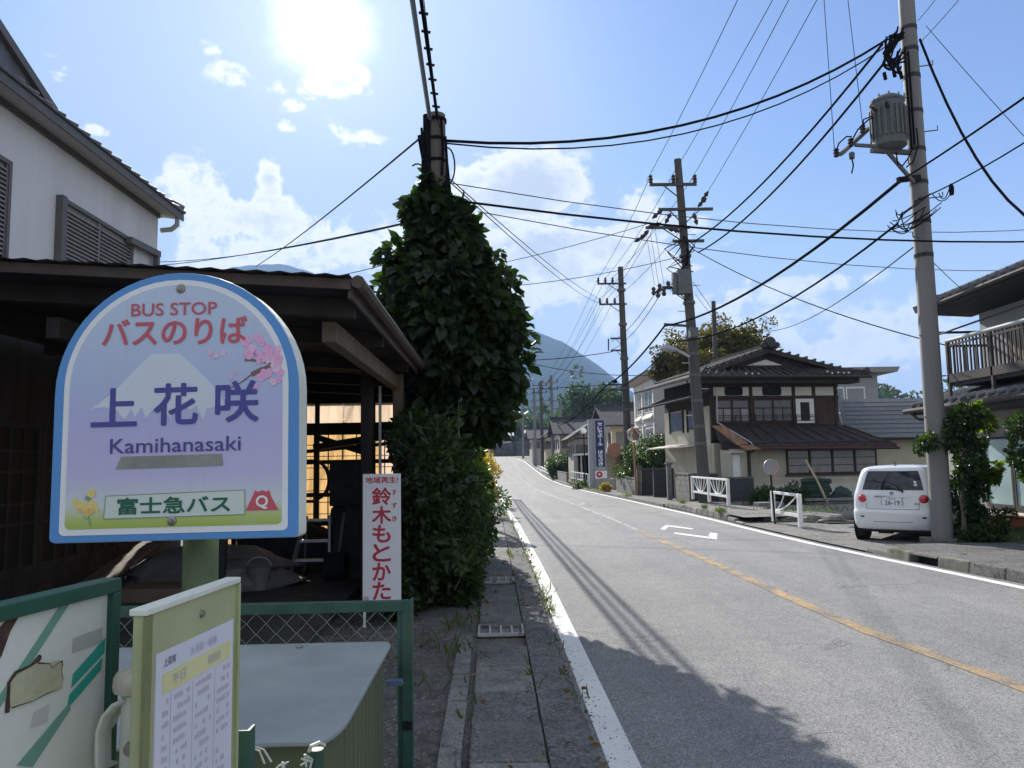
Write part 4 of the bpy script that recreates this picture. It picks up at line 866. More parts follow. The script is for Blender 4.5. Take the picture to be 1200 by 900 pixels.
MB().hexa([(WX, 1.5, EZ + .02), (EX - .02, 1.5, EZ - .02), (EX - .02, YE - .02, EZ - .02), (WX, YE - .02, EZ + .02), (WX, 1.5, EZ + .05), (EX - .02, 1.5, EZ + .03), (EX - .02, YE - .02, EZ + .03), (WX, YE - .02, EZ + .05)]).build('soffit', M_SOFF, HW)
MB().box(EX - .02, EX + .005, 1.5, YE, EZ - .035, EZ + .07).build('fascia', M_SHUTF, HW)
MB().box(WX - .02, WX + .03, 1.5, 12.01, EZ - .06, EZ + .018).build('cornice', M_SHUTF, HW)
tl = None; y = 2.0
while y < YE - .1:
    b = MB(); b.hexa([(EX - .30, y, EZ + .16), (EX + .03, y, EZ + .075), (EX + .03, y + .26, EZ + .075), (EX - .30, y + .26, EZ + .16), (EX - .30, y, EZ + .185), (EX + .035, y, EZ + .10), (EX + .045, y + .27, EZ + .135), (EX - .30, y + .27, EZ + .22)])
    b.build('tile', M_TILE, HW, bevel=.01); y += .27
# hip ridge tiles climbing to the left: the steeper line of the roof
MB().bar((EX - .03, YE - .02, EZ + .14), (-8.6, YE - 3.7, roofz(-8.6) + .1), .2, .1).build('hip_ridge', M_TILE, HW)
# upper gable roof behind (steeper edge at the photograph's upper left)
gx_ = -5.12
b = MB(); b.prism([atX(63, 131, gx_), atX(-70, -72, gx_), atX(-70, 40, gx_)], (-3.4, 0, 0)); b.build('upper_roof', M_TILE, HW)
MB().bar(atX(64, 131, gx_ + .03), atX(-70, -74, gx_ + .03), .06, .10).build('bargeboard', M_SHUTF, HW)
# louvred shutters
def shutter(y0, y1, z0, z1, leaves, name='shutter'):
    f = MB(); w = .05
    f.box(WX, WX + .09, y0 - .10, y0, z0 - .02, z1 + .05); f.box(WX, WX + .05, y0, y1, z1, z1 + .05); f.box(WX, WX + .07, y0, y1, z0 - .05, z0); f.box(WX, WX + .05, y1, y1 + .05, z0 - .02, z1 + .05)
    fo = f.build('shutter_frame', M_SHUTF, HW)
    for k in range(leaves):
        a_ = y0 + (y1 - y0) * k / leaves; c_ = y0 + (y1 - y0) * (k + 1) / leaves
        MB().box(WX + .002, WX + .012, a_ + .02, c_ - .02, z0, z1).build('shutter_back', M_SHUT, HW)
        MB().box(WX + .003, WX + .04, c_ - .035, c_ - .0, z0, z1).build('shutter_stile', M_SHUTF if k % 2 else M_SHUT, HW)
        src = None; z = z0 + .02
        while z < z1 - .05:
            if src is None:
                src = MB().hexa([(0, -(c_ - a_) / 2 + .02, 0), (.034, -(c_ - a_) / 2 + .02, -.012), (.034, (c_ - a_) / 2 - .036, -.012), (0, (c_ - a_) / 2 - .036, 0), (0, -(c_ - a_) / 2 + .02, .03), (.024, -(c_ - a_) / 2 + .02, .012), (.024, (c_ - a_) / 2 - .036, .012), (0, (c_ - a_) / 2 - .036, .03)]).build('slat', M_SHUT, HW, local=True); o = src
            else: o = inst(src, 'slat', HW, (0, 0, 0))
            o.location = (WX + .012 + 5.3, (a_ + c_) / 2 - 9.5, z); z += .052
def wy(px): return atX(px, 260, WX).y
shutter(wy(70), wy(152), 3.35, 4.86, 2)
shutter(6.1, wy(3), 3.2, 4.9, 2)
rl = MB(); ra, rb2 = atX(151, 281, WX + .08), atX(183.5, 297, WX + .08)
rl.bar(ra, rb2 + Vector((0, .06, 0)), .09, .09); rl.bar(rb2, rb2 - Vector((0, 0, 1.2)), .08, .08); rl.box(WX + .002, WX + .06, ra.y, rb2.y - .05, ra.z - 1.6, ra.z - .30); rl.build('balcony_rail', M_SHUTF, HW)
MB().tube([(EX - .04, 12.1, EZ - .02), (EX - .04, 12.1, EZ - .14), (EX - .12, 12.08, EZ - .22), (WX + .02, 12.06, EZ - .24)], .04, 8).build('downpipe', M_SOFF, HW)

# ================================================================== POLE WRAPPED IN CREEPER
IP = thing('utility_pole', 'old wooden utility pole smothered in big-leaved creeper above the hedge', 'utility pole', (-.72, 10.0, 0))
M_POLEW = mat('weathered_pole_wood', (.14, .12, .105), .85, .3, 5, .4, 30, streak=True); M_CABLE = mat('black_cable', (.014, .014, .016), 1.0, .2, 8, .0, spec=.0); M_CABG = mat('grey_conduit', (.22, .24, .26), .5, .15, 8, .03); M_WIRET = mat('thin_wire', (.05, .055, .065), 1.0, .1, 8, 0, spec=0)
pt = at(511, 135, 10); pb = Vector((-.70, 10.0, 0))
MB().tube([pb, pt], [.17, .125], 14).build('pole', M_POLEW, IP, smooth=True)
p1, p2 = at(500, 135, 9.9), at(501, 215, 9.9)
MB().tube([p2, p1], .05, 8).build('conduit', M_CABLE, IP, smooth=True)
for k, (px, y0, y1) in enumerate(((517, 140, 205), (522, 160, 222), (494, 150, 200))): MB().tube([at(px, y0, 9.86), at(px + 2, (y0 + y1) / 2, 9.85), at(px + 1, y1, 9.86)], .018, 5).build('riser_cable', M_CABLE, IP)
for cx, cy, rx, ry in ((489, 206, 10, 14), (524, 195, 9, 22), (497, 175, 6, 12)):
    MB().tube([at(cx + rx * math.cos(a_), cy + ry * math.sin(a_), 9.8) for a_ in np.linspace(-2.2, 2.0, 12)], .011, 5).build('cable_loop', M_CABLE, IP)
for px, py in ((511, 142), (511, 165), (511, 190)): c = at(px, py, 10); MB().tube([c + Vector((0, 0, -.02)), c + Vector((0, 0, .02))], .145, 14).build('band', M_CABLE, IP)
CR = thing('creeper', 'dense dark creeper with big drooping leaves climbing the old wooden pole', 'creeper', (-.6, 10.0, 0))
M_CREEP = leaf_mat('creeper_leaf', (.010, .022, .010), (.042, .068, .018), .36, .55)
prof = [(5.42, 507, 7), (5.2, 510, 13), (4.95, 514, 24), (4.7, 518, 34), (4.38, 522, 49), (3.93, 526, 66), (3.49, 529, 76), (2.93, 537, 70), (2.49, 543, 60), (2.15, 545, 50), (1.9, 543, 40)]
def cprof(z):
    q = sorted((a, b, c) for a, b, c in prof); c = interp([(a, b) for a, b, _ in q], z); r = interp([(a, d) for a, _, d in q], z); return (c - 579.5) / 90.0, r * (.93 if z < 4.6 else .86) / 90.0
def creeper_pts(n, lo=.55, hi=1.02, zmin=1.9, zmax=5.45):
    P = []; D = []
    while len(P) < n:
        z = random.uniform(zmin, zmax); c, r = cprof(z)
        if random.random() > (r / .98) ** 1.2 + .08: continue
        a_ = random.uniform(0, 2 * math.pi); rr_ = r * (lo + (hi - lo) * random.random() ** .5); bump = 1 + .13 * math.sin(5 * a_ + 3 * z) + .10 * math.sin(8 * z + 2 * a_) + random.gauss(0, .05)
        P.append((c + rr_ * bump * math.cos(a_), 10.0 + rr_ * .9 * bump * math.sin(a_), z)); D.append((math.cos(a_), math.sin(a_), -.1))
    return np.array(P), np.array(D)
P, D = creeper_pts(12500, .35); leaves_mesh(P, D, .145, 'foliage', M_CREEP, CR, width=.66, jitter=.7, droop=.6)['kind'] = 'stuff'
cc = []; 
for _ in range(70):
    z = random.uniform(2.0, 5.1); c_, r_q = cprof(z); a_ = random.uniform(0, 6.28); cc.append((c_ + r_q * .98 * math.cos(a_), 10 + r_q * .9 * math.sin(a_), z))
for px, py in ((585, 300), (600, 335), (612, 372), (614, 410), (604, 455), (460, 300), (450, 335), (446, 350), (548, 258), (484, 248)): q = at(px, py, 10.0 + random.uniform(-.2, .2)); cc.append((q.x - .05 * (1 if px > 530 else -1), q.y, q.z))
P, D = clump_points(cc, [random.uniform(.09, .24) for _ in cc], 4200, .3, 1.1); leaves_mesh(P, D, .16, 'outer_foliage', M_CREEP, CR, width=.66, jitter=.6, droop=.7)['kind'] = 'stuff'
P, D = creeper_pts(500, .1, .55); leaves_mesh(P, D, .3, 'inner_foliage', M_CREEP, CR, width=.8)['kind'] = 'stuff'
lf = MB(); lf.add([(0, 0, 0), (.060, .045, .022), (.064, .13, .028), (0, .205, -.03), (-.064, .13, .028), (-.060, .045, .022), (0, .07, 0), (0, .14, .004)], [(0, 1, 6), (1, 2, 7, 6), (2, 3, 7), (3, 4, 7), (4, 5, 6, 7), (5, 0, 6)])
lsrc = lf.build('leaf', M_CREEP, CR, local=True, fix=False)
P, D = creeper_pts(290, .98, 1.16); k = 0
for p, d in zip(P, D):
    o = lsrc if k == 0 else inst(lsrc, 'leaf', CR, (0, 0, 0)); v = Vector((d[0], d[1], -.75 + random.gauss(0, .3))).normalized()
    o.rotation_euler = (v.to_track_quat('Y', 'Z').to_matrix() @ Matrix.Rotation(random.gauss(0, .5), 3, 'Y')).to_euler(); o.location = (p[0] + .6, p[1] - 10.0, p[2]); s = random.uniform(.55, 1.15); o.scale = (s, s, s); k += 1
for k in range(7):
    a_ = k * .9; MB().tube([(-.70 + .16 * math.cos(a_ + z * .8), 10 + .16 * math.sin(a_ + z * .8), z) for z in np.linspace(0.05, 4.6, 12)], .022, 5).build('vine_stem', M_POLEW, CR)

# sprigs that break the hedge's and the creeper's outline come with the hedge
# ================================================================== HEDGE beside the pavement
HG = thing('hedge', 'tall ragged dark green hedge beside the pavement under the creeper', 'hedge', (-.75, 10.5, 0))
M_HEDGE = leaf_mat('hedge_leaf', (.013, .028, .011), (.055, .095, .022), .34, .45)
cs = []; rs = []
for _ in range(150):
    y = random.uniform(8.35, 13.1); z = random.uniform(.18, 2.0); top = 1.9
    x = random.uniform(-1.0, -.45) - .1 * (z > 1.5); cs.append((x, y, z)); rs.append(random.uniform(.2, .36))
for y in np.arange(8.5, 13.2, .35): cs.append((-.42 + random.uniform(-.05, .1) + .02 * (y - 8), y, random.uniform(.25, 1.3))); rs.append(random.uniform(.2, .32))
P, D = clump_points(cs, rs, 42000, .5, .95); leaves_mesh(P, D, .075, 'foliage', M_HEDGE, HG, width=.6, jitter=.6)['kind'] = 'stuff'
sp_p, sp_d = [], []; st = MB()
for _ in range(190):
    y = random.uniform(8.1, 13.2); side = random.random(); z = random.uniform(.3, 2.0)
    if side < .45: a0 = Vector((-.30 + random.uniform(-.12, .05), y, z)); dv_ = Vector((random.uniform(.2, 1), random.uniform(-.6, .4), random.uniform(-.2, .9)))
    elif side < .75: a0 = Vector((random.uniform(-1.1, -.35), 8.15, z)); dv_ = Vector((random.uniform(-.6, .6), -1, random.uniform(-.3, .9)))
    else: a0 = Vector((random.uniform(-1.1, -.35), y, 1.95)); dv_ = Vector((random.uniform(-.5, .5), random.uniform(-.5, .5), 1))
    L = random.uniform(.12, .34); dv_ = dv_.normalized(); st.tube([a0 - dv_ * .1, a0 + dv_ * L], [.006, .002], 4)
    for q in range(int(L * 42)): f = random.random(); sp_p.append(tuple(a0 + dv_ * L * f)); v = dv_ * .5 + Vector((random.gauss(0, .7), random.gauss(0, .7), random.gauss(0, .6))); sp_d.append(tuple(v))
leaves_mesh(sp_p, sp_d, .085, 'sprigs', M_HEDGE, HG, width=.55, jitter=.3)['kind'] = 'stuff'; st.build('twigs', M_POLEW, HG)['kind'] = 'stuff'
P, D = clump_points([(-.40, y, z) for y in (8.6, 9.2, 9.9) for z in (.2, .35)] + [(-1.05, 7.75, .35), (-.95, 7.75, .22)], [.22] * 6 + [.18, .16], 3500, .4); leaves_mesh(P, D, .085, 'low_foliage', M_HEDGE, HG, width=.5)['kind'] = 'stuff'
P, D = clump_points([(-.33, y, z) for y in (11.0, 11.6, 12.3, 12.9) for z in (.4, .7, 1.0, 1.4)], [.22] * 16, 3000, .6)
M_LITL = leaf_mat('lit_leaf', (.06, .10, .02), (.19, .22, .04), .5); leaves_mesh(P, D, .095, 'painted_sunlit_foliage', M_LITL, HG, width=.65)['kind'] = 'stuff'  # sunlight on the hedge's right edge, put into a brighter leaf colour
for k in range(14): y = 8.6 + k * .33; x = -.8 + random.uniform(-.1, .1); MB().tube([(x, y, .0), (x + random.uniform(-.1, .1), y + .1, .9), (x + random.uniform(-.2, .2), y, 1.7)], [.03, .02, .008], 5).build('stem', M_POLEW, HG)
# things farther along the left pavement
def bush(name, label, cat, c, r, n, size, mtl, squash=.9, group=None, k=10, stem=True):
    o = thing(name, label, cat, (c[0], c[1], zr(c[1])), 0, group); cs = [(c[0] + random.gauss(0, r * .45), c[1] + random.gauss(0, r * .45), zr(c[1]) + c[2] + random.gauss(0, r * .35 * squash)) for _ in range(k)]
    P, D = clump_points(cs, [r * random.uniform(.4, .65) for _ in cs], n, .45, squash); leaves_mesh(P, D, size, 'foliage', mtl, o, width=.55)['kind'] = 'stuff'
    if stem: MB().tube([(c[0], c[1], zr(c[1])), (c[0] + .05, c[1], zr(c[1]) + c[2])], [.05, .02], 6).build('stem', M_POLEW, o)
    return o
M_YELF = leaf_mat('yellow_leaf', (.25, .20, .03), (.55, .42, .06), .4, .5, (1.5, 1.4, .6)); M_GREEN2 = leaf_mat('garden_leaf', (.025, .05, .018), (.09, .13, .035), .32)
bush('bush', 'yellow-flowering bush just beyond the hedge on the left', 'bush', (-.55, 17.0, 1.15), .55, 2600, .09, M_YELF, group=None)
bush('bush', 'dark low bush at the foot of the grey post past the hedge', 'bush', (-.75, 22.0, .6), .75, 3000, .1, M_GREEN2)
bush('bush', 'small yellow shrub farther down the left roadside', 'bush', (-.55, 30.0, 1.5), .7, 1800, .1, M_YELF)
bush('bush', 'dark green roadside bush between the grey post and the bend', 'bush', (-1.3, 36.0, .8), 1.2, 3000, .13, M_GREEN2)
GP_ = thing('post', 'plain grey steel post rising from the pavement behind the hedge', 'post', (-.35, 19.0, 0)); MB().tube([(-.35, 19.0, 0), (-.36, 19.0, 2.75)], .06, 10).build('pole', M_CONC, GP_, smooth=True); MB().box(-.47, -.25, 18.9, 19.06, 2.3, 2.65).build('box', M_STEEL, GP_)
GP2 = thing('post', 'thin pale marker post standing at the left road edge', 'post', (-.2, 26.0, 0)); MB().tube([(-.2, 26.0, zr(26)), (-.2, 26.0, 1.9)], .035, 8).build('pole', M_BODYS, GP2); MB().box(-.26, -.14, 25.95, 26.05, 1.9, 2.2).build('cap', M_YELP2, GP2)
LH = thing('cream_house', 'small cream house end with sloping roof past the hedge on the left', 'house', (-2.2, 30, 0))
MB().box(-5, -1.35, 28, 34, -.3, 2.05).build('wall', mat('cream_wall', (.55, .50, .40), .85, .08, 2, .1), LH); MB().prism([(-5.3, 27.6, 2.0), (-1.0, 27.6, 2.0), (-3.1, 27.6, 3.1)], (0, 6.8, 0)).build('roof', M_TILE, LH)
MB().box(-2.2, -1.6, 27.97, 27.999, .9, 1.6).build('window', MATS['dark_door_glass'], LH)
LW = thing('low_wall', 'low concrete block wall along the left roadside', 'wall', (-.5, 24, 0)); 
for k in range(18):
    for j in range(3): MB().box(-.62, -.5, 22.5 + k * .8 + (j % 2) * .4, 22.5 + k * .8 + (j % 2) * .4 + .79, zr(24 + k * .8) - .1 + j * .26, zr(24 + k * .8) - .1 + j * .26 + .25).build('block', M_CONC_D, LW)
# ================================================================== CONCRETE POLE WITH TRANSFORMER (right)
M_CPOLE = mat('pole_concrete', (.20, .195, .185), .75, .14, 4, .15, 60, stain=.35, stain_col=(.11, .105, .095), streak=True); M_TRANS = mat('transformer_grey', (.13, .137, .14), .75, .12, 8, .05, stain=.3, stain_col=(.09, .085, .08), spec=.15); M_PORC = mat('brown_porcelain', (.07, .055, .05), .8, .15, 10, 0, spec=.05); M_DULLST = mat('dull_galvanised', (.15, .15, .15), .85, .2, 8, .05, spec=.1)
PB, PTOP = Vector((7.49, 12.9, 0)), Vector((7.49, 12.9, 0)) + (at(1062, 0, 12.9) - at(1105, 637, 12.9)) * 1.24
def ppole(z): return PB + (PTOP - PB) * (z / PTOP.z)
RP = thing('utility_pole', 'pale concrete utility pole carrying a grey transformer beside the white car', 'utility pole', PB)
MB().tube([PB, PTOP], [.166, .124], 24).build('pole', M_CPOLE, RP, smooth=True)
MB().box(7.25, 7.75, 12.6, 13.2, -.02, .17).build('footing', M_CONC_D, RP, bevel=.02)
for z in (5.0, 5.6, 6.3, 6.9, 7.6, 8.25, 8.75, 9.15):
    c = ppole(z); MB().tube([c + Vector((0, 0, -.035)), c + Vector((0, 0, .035))], .170 - .0030 * z, 20).build('band', mat('pole_band', (.05, .05, .05), .8, .15, 8, .05), RP)
for k, z in enumerate((2.2, 2.9, 3.6, 4.3, 5.3, 6.0, 6.6, 7.2, 7.8, 8.4)):
    c = ppole(z); s = 1 if k % 2 else -.75; r = .2 - .006 * z; MB().tube([c + Vector((r * s * .7, -.1, 0)), c + Vector((s * (r + .16), -.14, .01)), c + Vector((s * (r + .16), -.14, .09))] if z > 5 else [c + Vector((r * s, 0, 0)), c + Vector((s * (r + .06), -.02, 0))], .012, 5).build('step_bolt', M_DULLST, RP)
# transformer can with cooling fins on a bracket
tb, tt = at(1043, 174, 12.55), at(1042, 116, 12.55); TR_ = thing('transformer', 'ribbed grey pole transformer can hung on the concrete pole', 'transformer', tb)
tr = .27; hgt = tt.z - tb.z
MB().lathe([(.20, -.02), (.27, .03), (tr, .06), (tr, hgt - .10), (tr + .012, hgt - .09), (tr + .012, hgt - .05), (tr - .02, hgt - .03), (tr - .10, hgt + .03), (0, hgt + .05)], tb, 28).build('tank', M_TRANS, TR_, smooth=True)
for k in range(20):
    a_ = 2 * math.pi * k / 20; c, s = math.cos(a_), math.sin(a_); MB().bar(tb + Vector((c * (tr + .018), s * (tr + .018), .16)), tb + Vector((c * (tr + .018), s * (tr + .018), hgt - .2)), .035 if abs(c) < .7 else .035, .022, up=(c, s, 0)).build('cooling_rib', M_TRANS, TR_)
for a_ in (2.6, 3.6, 4.4, 5.4): p = tb + Vector((.2 * math.cos(a_), .2 * math.sin(a_), hgt - .02)); MB().tube([p, p + Vector((0, 0, .07))], .014, 6).build('lug', M_DULLST, TR_)
for a_ in (3.5, 4.2): p = tb + Vector((.27 * math.cos(a_), .27 * math.sin(a_), hgt - .25)); MB().tube([p, p + Vector((.11 * math.cos(a_), .11 * math.sin(a_), .05))], [.035, .022], 8).build('bushing', M_PORC, TR_)
arm = at(1055, 176, 12.7)
MB().bar((arm.x + .15, 12.62, tb.z - .05), (tb.x - .35, 12.5, tb.z - .05), .08, .07).build('bracket', M_DULLST, RP); MB().bar((arm.x + .2, 12.7, tb.z - .55), (tb.x - .05, 12.55, tb.z - .06), .05, .05).build('brace', M_DULLST, RP)
a0, a1 = at(985, 181, 12.4), at(1019, 150, 12.9)
MB().bar(a0, a1, .06, .06).build('crossarm', M_DULLST, RP); MB().bar(at(1002, 170, 12.5), at(1035, 172, 12.5), .05, .05).build('crossarm_tie', M_DULLST, RP)
for px, py in ((980, 178), (997, 166), (1011, 150)):
    p = at(px, py, 12.5); MB().lathe([(.03, -.09), (.05, -.07), (.03, -.04), (.055, -.02), (.03, .01), (.05, .03), (.025, .06)], p, 10).build('insulator', M_PORC, RP)
MB().lathe([(.045, -.09), (.05, 0), (.04, .02)], at(998, 180, 12.5), 10).build('fuse_box', M_TRANS, RP)
for q in (((980, 178), (983, 168), (992, 160), (998, 160)), ((998, 165), (1005, 152), (1018, 140), (1024, 138)), ((1011, 148), (1012, 140), (1022, 136)), ((1050, 178), (1052, 192), (1058, 194), (1064, 186), (1070, 172)), ((1074, 150), (1076, 170), (1070, 190), (1062, 196)), ((998, 184), (1000, 194), (998, 203))):
    MB().tube([at(px, py, 12.45) for px, py in q], .013, 5).build('lead_wire', M_CABLE, RP)
MB().bar(at(1052, 211, 12.7), at(1078, 208, 12.75), .07, .09).build('cable_bracket', M_DARK, RP)
# tangle of low-voltage leads under the pole head
rt = random.Random(21)
for k in range(13):
    q = [at(1056 + rt.uniform(-4, 4), 30 + rt.uniform(0, 14), 12.75), at(1043 + rt.uniform(-6, 4), 40 + rt.uniform(0, 20), 12.7), at(1036 + rt.uniform(-4, 8), 60 + rt.uniform(-4, 18), 12.7), at(1044 + rt.uniform(-6, 8), 78 + rt.uniform(-8, 8), 12.72), at(1056 + rt.uniform(-4, 6), 70 + rt.uniform(-15, 8), 12.72)]
    sm = []
    for i in range(len(q) - 1):
        for t_ in (0, .33, .66): 
            a_, b_ = q[i], q[i + 1]; sm.append(a_.lerp(b_, t_) + Vector((0, 0, -.03 * math.sin(t_ * 3))))
    MB().tube(sm + [q[-1]], .017, 5).build('lead_wire', M_CABLE, RP)
for px, y0, y1 in ((1060, 55, 175), (1064, 60, 170)): MB().tube([at(px, y0, 12.7), at(px + (y1 - y0) * .07, y1, 12.7)], .02, 6).build('riser_cable', M_CABLE, RP)
for px, py in ((1052, 78), (1047, 82), (1055, 84), (1036, 85)): p = at(px, py, 12.68); MB().tube([p, p + Vector((.02, 0, -.13))], .03, 6).build('connector', M_CABLE, RP)
def bez(q, n=10):
    q = [Vector(x) for x in q]; return [q[0] * (1 - t) ** 2 + q[1] * 2 * t * (1 - t) + q[2] * t * t for t in np.linspace(0, 1, n)]
for k in range(12):
    y0 = 238 + rt.uniform(0, 26); MB().tube(bez([at(1048 + rt.uniform(-6, 10), y0 + 8, 12.7), at(1062 + rt.uniform(-10, 10), y0 + rt.uniform(4, 32), 12.62), at(1082 + rt.uniform(-8, 22), y0 - 12 + rt.uniform(-8, 8), 12.7)]), .009, 5).build('lead_wire', M_CABLE, RP)
for (x0, y0, x1, y1, d) in ((1092, 226, 1118, 220, 22), (1100, 226, 1112, 222, 16), (1050, 250, 1058, 248, 14), (1056, 252, 1066, 262, 18), (1040, 264, 1056, 252, 12)): MB().tube(bez([at(x0, y0, 12.65), at((x0 + x1) / 2, max(y0, y1) + d, 12.6), at(x1, y1, 12.65)]), .009, 5).build('cable_loop', M_CABLE, RP)
MB().lathe([(.03, -.1), (.04, -.05), (.04, .05), (.02, .1)], at(1115, 222, 12.6), 8).build('splice', M_CABLE, RP)
# creeper and shrub at its foot
M_SHR = leaf_mat('shrub_leaf', (.014, .032, .011), (.06, .095, .022), .32, .4)
CV = thing('creeper', 'ragged green creeper growing up the right side of the concrete pole', 'creeper', (7.8, 12.8, .1))
cs = [(7.88 + random.gauss(.06, .11), 12.75 + random.gauss(0, .15), z) for z in np.linspace(.2, 2.25, 34)]; cs += [(7.72 + random.gauss(0, .08), 12.65, z) for z in np.linspace(1.7, 2.35, 6)] + [(7.25, 12.7, 1.78), (7.12, 12.7, 1.70)] + [(8.2 + random.gauss(0, .12), 12.8, z) for z in (1.2, 1.5, 1.75, 2.0, .9)]
P, D = clump_points(cs, [random.uniform(.09, .17) for _ in cs], 6500, .2, 1.0); leaves_mesh(P, D, .075, 'foliage', M_SHR, CV, width=.6, jitter=.7)['kind'] = 'stuff'
P, D = clump_points([(7.95, 12.5, .28), (7.75, 12.5, .2), (8.1, 12.55, .2), (8.25, 12.6, .35)], [.2, .16, .16, .15], 900, .4); leaves_mesh(P, D, .10, 'low_foliage', M_SHR, CV, width=.5)['kind'] = 'stuff'
P, D = clump_points([(8.18, 12.7, 2.18), (8.28, 12.7, 2.05), (8.1, 12.7, 2.3), (8.33, 12.72, 1.35), (8.28, 12.72, 1.2)], [.12] * 5, 420, .3); leaves_mesh(P, D, .12, 'painted_sunlit_foliage', MATS['lit_leaf'], CV, width=.6)['kind'] = 'stuff'  # same brighter leaf colour, painted as if sunlit
for k in range(6): a_ = k; MB().tube([(7.72 + .02 * k, 12.72, .05), (7.75 + .04 * math.sin(k), 12.7, .8), (7.78 + .05 * k, 12.72, 1.9)], [.022, .016, .006], 5).build('stem', M_POLEW, CV)
GN = thing('garden_tree', 'small cloud-pruned garden tree in front of the glass doors', 'tree', (8.95, 12.6, .17))
cs = [(8.75, 12.5, 2.05, .26), (9.0, 12.6, 2.15, .26), (9.2, 12.6, 1.95, .3), (8.55, 12.4, 1.85, .14), (8.65, 12.5, 1.45, .2), (8.9, 12.5, 1.3, .28), (9.15, 12.5, 1.2, .3), (8.78, 12.4, 1.18, .2), (9.05, 12.5, .98, .22), (8.5, 12.4, 1.62, .13), (9.3, 12.6, 1.55, .2)]
P, D = clump_points([c[:3] for c in cs], [c[3] for c in cs], 6500, .45, .6); leaves_mesh(P, D, .06, 'foliage', M_SHR, GN, width=.55)['kind'] = 'stuff'
MB().tube([(9.15, 12.6, .1), (9.1, 12.6, .6), (9.2, 12.6, 1.1), (9.0, 12.6, 1.6), (9.05, 12.6, 2.1)], [.06, .055, .045, .03, .012], 7).build('trunk', M_POLEW, GN)
for c in cs: MB().tube([(9.12, 12.6, c[2] - .35), ((9.1 + c[0]) / 2, 12.55, c[2] - .12), c[:3]], [.03, .02, .007], 5).build('limb', M_POLEW, GN)
for k, (px, lab) in enumerate(((1163, 'terracotta planter on the lawn edge, the one nearer the concrete pole'), (1180, 'terracotta planter on the lawn edge beside another, farther from the pole'))):
    c = at(px, 622, 14.2); PL = thing('planter', lab, 'planter', (c.x, 14.2, .17)); b = MB(); b.box(c.x - .26, c.x + .26, 14.05, 14.3, .17, .36); b.build('pot', mat('terracotta', (.36, .13, .075), .8, .2, 6, .15), PL, bevel=.02); MB().box(c.x - .29, c.x + .29, 14.02, 14.33, .36, .40).build('rim', MATS['terracotta'], PL, bevel=.01)
    P, D = clump_points([(c.x, 14.17, .42)], [.16], 200, .3); leaves_mesh(P, D, .07, 'plant', M_GREEN2, PL)['kind'] = 'stuff'

# ================================================================== RIGHT HOUSE with balcony
RH = thing('balcony_house', 'dark two-storey house with railed balcony and tiled eaves at the right edge', 'house', (10.6, 13, 0))
M_RW = mat('grey_brown_siding', (.27, .265, .235), .8, .1, 3, .15, stain=.25, stain_col=(.15, .14, .12)); M_RW2 = mat('upper_plaster', (.36, .37, .36), .85, .08, 3, .1, stain=.3, stain_col=(.2, .2, .19)); M_BLKW = mat('black_stained_wood', (.022, .02, .02), .7, .3, 5, .2); M_ALD = mat('bronze_aluminium', (.075, .066, .062), .75, .15, 10, .03, spec=.15); M_KAWARA = mat('silver_grey_tile', (.15, .155, .165), .65, .2, 6, .1, stain=.3, stain_col=(.1, .1, .1)); M_FROST = glass_mat('frosted_green_glass', (.36, .47, .46), .35); M_GLD = glass_mat('dark_glass', (.02, .026, .03), .05)
wx = 10.6
MB().box(wx, 16, 6.0, 16.7, .2, 2.55).build('lower_wall', M_RW, RH); MB().box(wx + .15, 16, 6.0, 16.5, 2.55, 4.75).build('upper_wall', M_RW2, RH)
for k in range(5): z = 1.98 + k * .115; MB().box(wx - .014, wx, 6.0, 16.71, z, z + .108).build('siding_board', M_RW, RH)
# glass doors
y = 16.4; k = 0
while y > 10.5:
    y0 = y - .88; f = MB()
    for a_, b_ in ((y0, y0 + .05), (y - .05, y)): f.box(wx - .05, wx - .016 + .01, a_, b_, .42, 1.9)
    f.box(wx - .05, wx - .006, y0 + .05, y - .05, 1.85, 1.9); f.box(wx - .05, wx - .006, y0 + .05, y - .05, .42, .5)
    fo = f.build('door_frame', M_ALD, RH); MB().box(wx - .03, wx - .02, y0 + .05, y - .05, .5, 1.85).build('pane', M_FROST if k % 3 != 2 else M_GLD, RH); y -= .90; k += 1
MB().box(wx - .35, wx - .02, 9.5, 16.6, .28, .36).build('veranda_step', mat('pale_wood_deck', (.50, .47, .42), .7, .12, 4, .1), RH, bevel=.01)
MB().box(wx - .12, wx - .002, 9.5, 16.6, .0, .27).build('plinth', M_CONC_D, RH)
# lower eave
ex = 9.5
b = MB(); b.slab([(ex, 6.0, 2.75), (ex, 17.4, 2.62), (wx + .2, 17.2, 3.02), (wx + .2, 6.0, 3.12)], .06); b.build('lower_roof', M_KAWARA, RH)
for k in range(38):
    y = 6.1 + k * .30; zz = 2.75 - (y - 6) * .0114; MB().tube([(ex - .02, y, zz + .03), (wx + .15, y, zz + .40)], .05, 6).build('tile_row', M_KAWARA, RH)
MB().tube([(ex - .05, 6.0, 2.67), (ex - .05, 17.45, 2.54)], .055, 8).build('rain_gutter', M_ALD, RH); MB().tube([(ex - .05, 17.2, 2.5), (ex + .1, 17.15, 2.35), (wx - .2, 17.0, 2.26), (wx - .05, 16.9, 2.2)], .035, 6).build('downpipe', M_ALD, RH)
b = MB(); b.box(ex + .02, wx, 6.0, 17.3, 2.45, 2.52); b.build('eave_board', M_BLKW, RH)
MB().box(ex - .0, ex + .03, 6.0, 17.35, 2.50, 2.63).build('fascia', M_BLKW, RH)
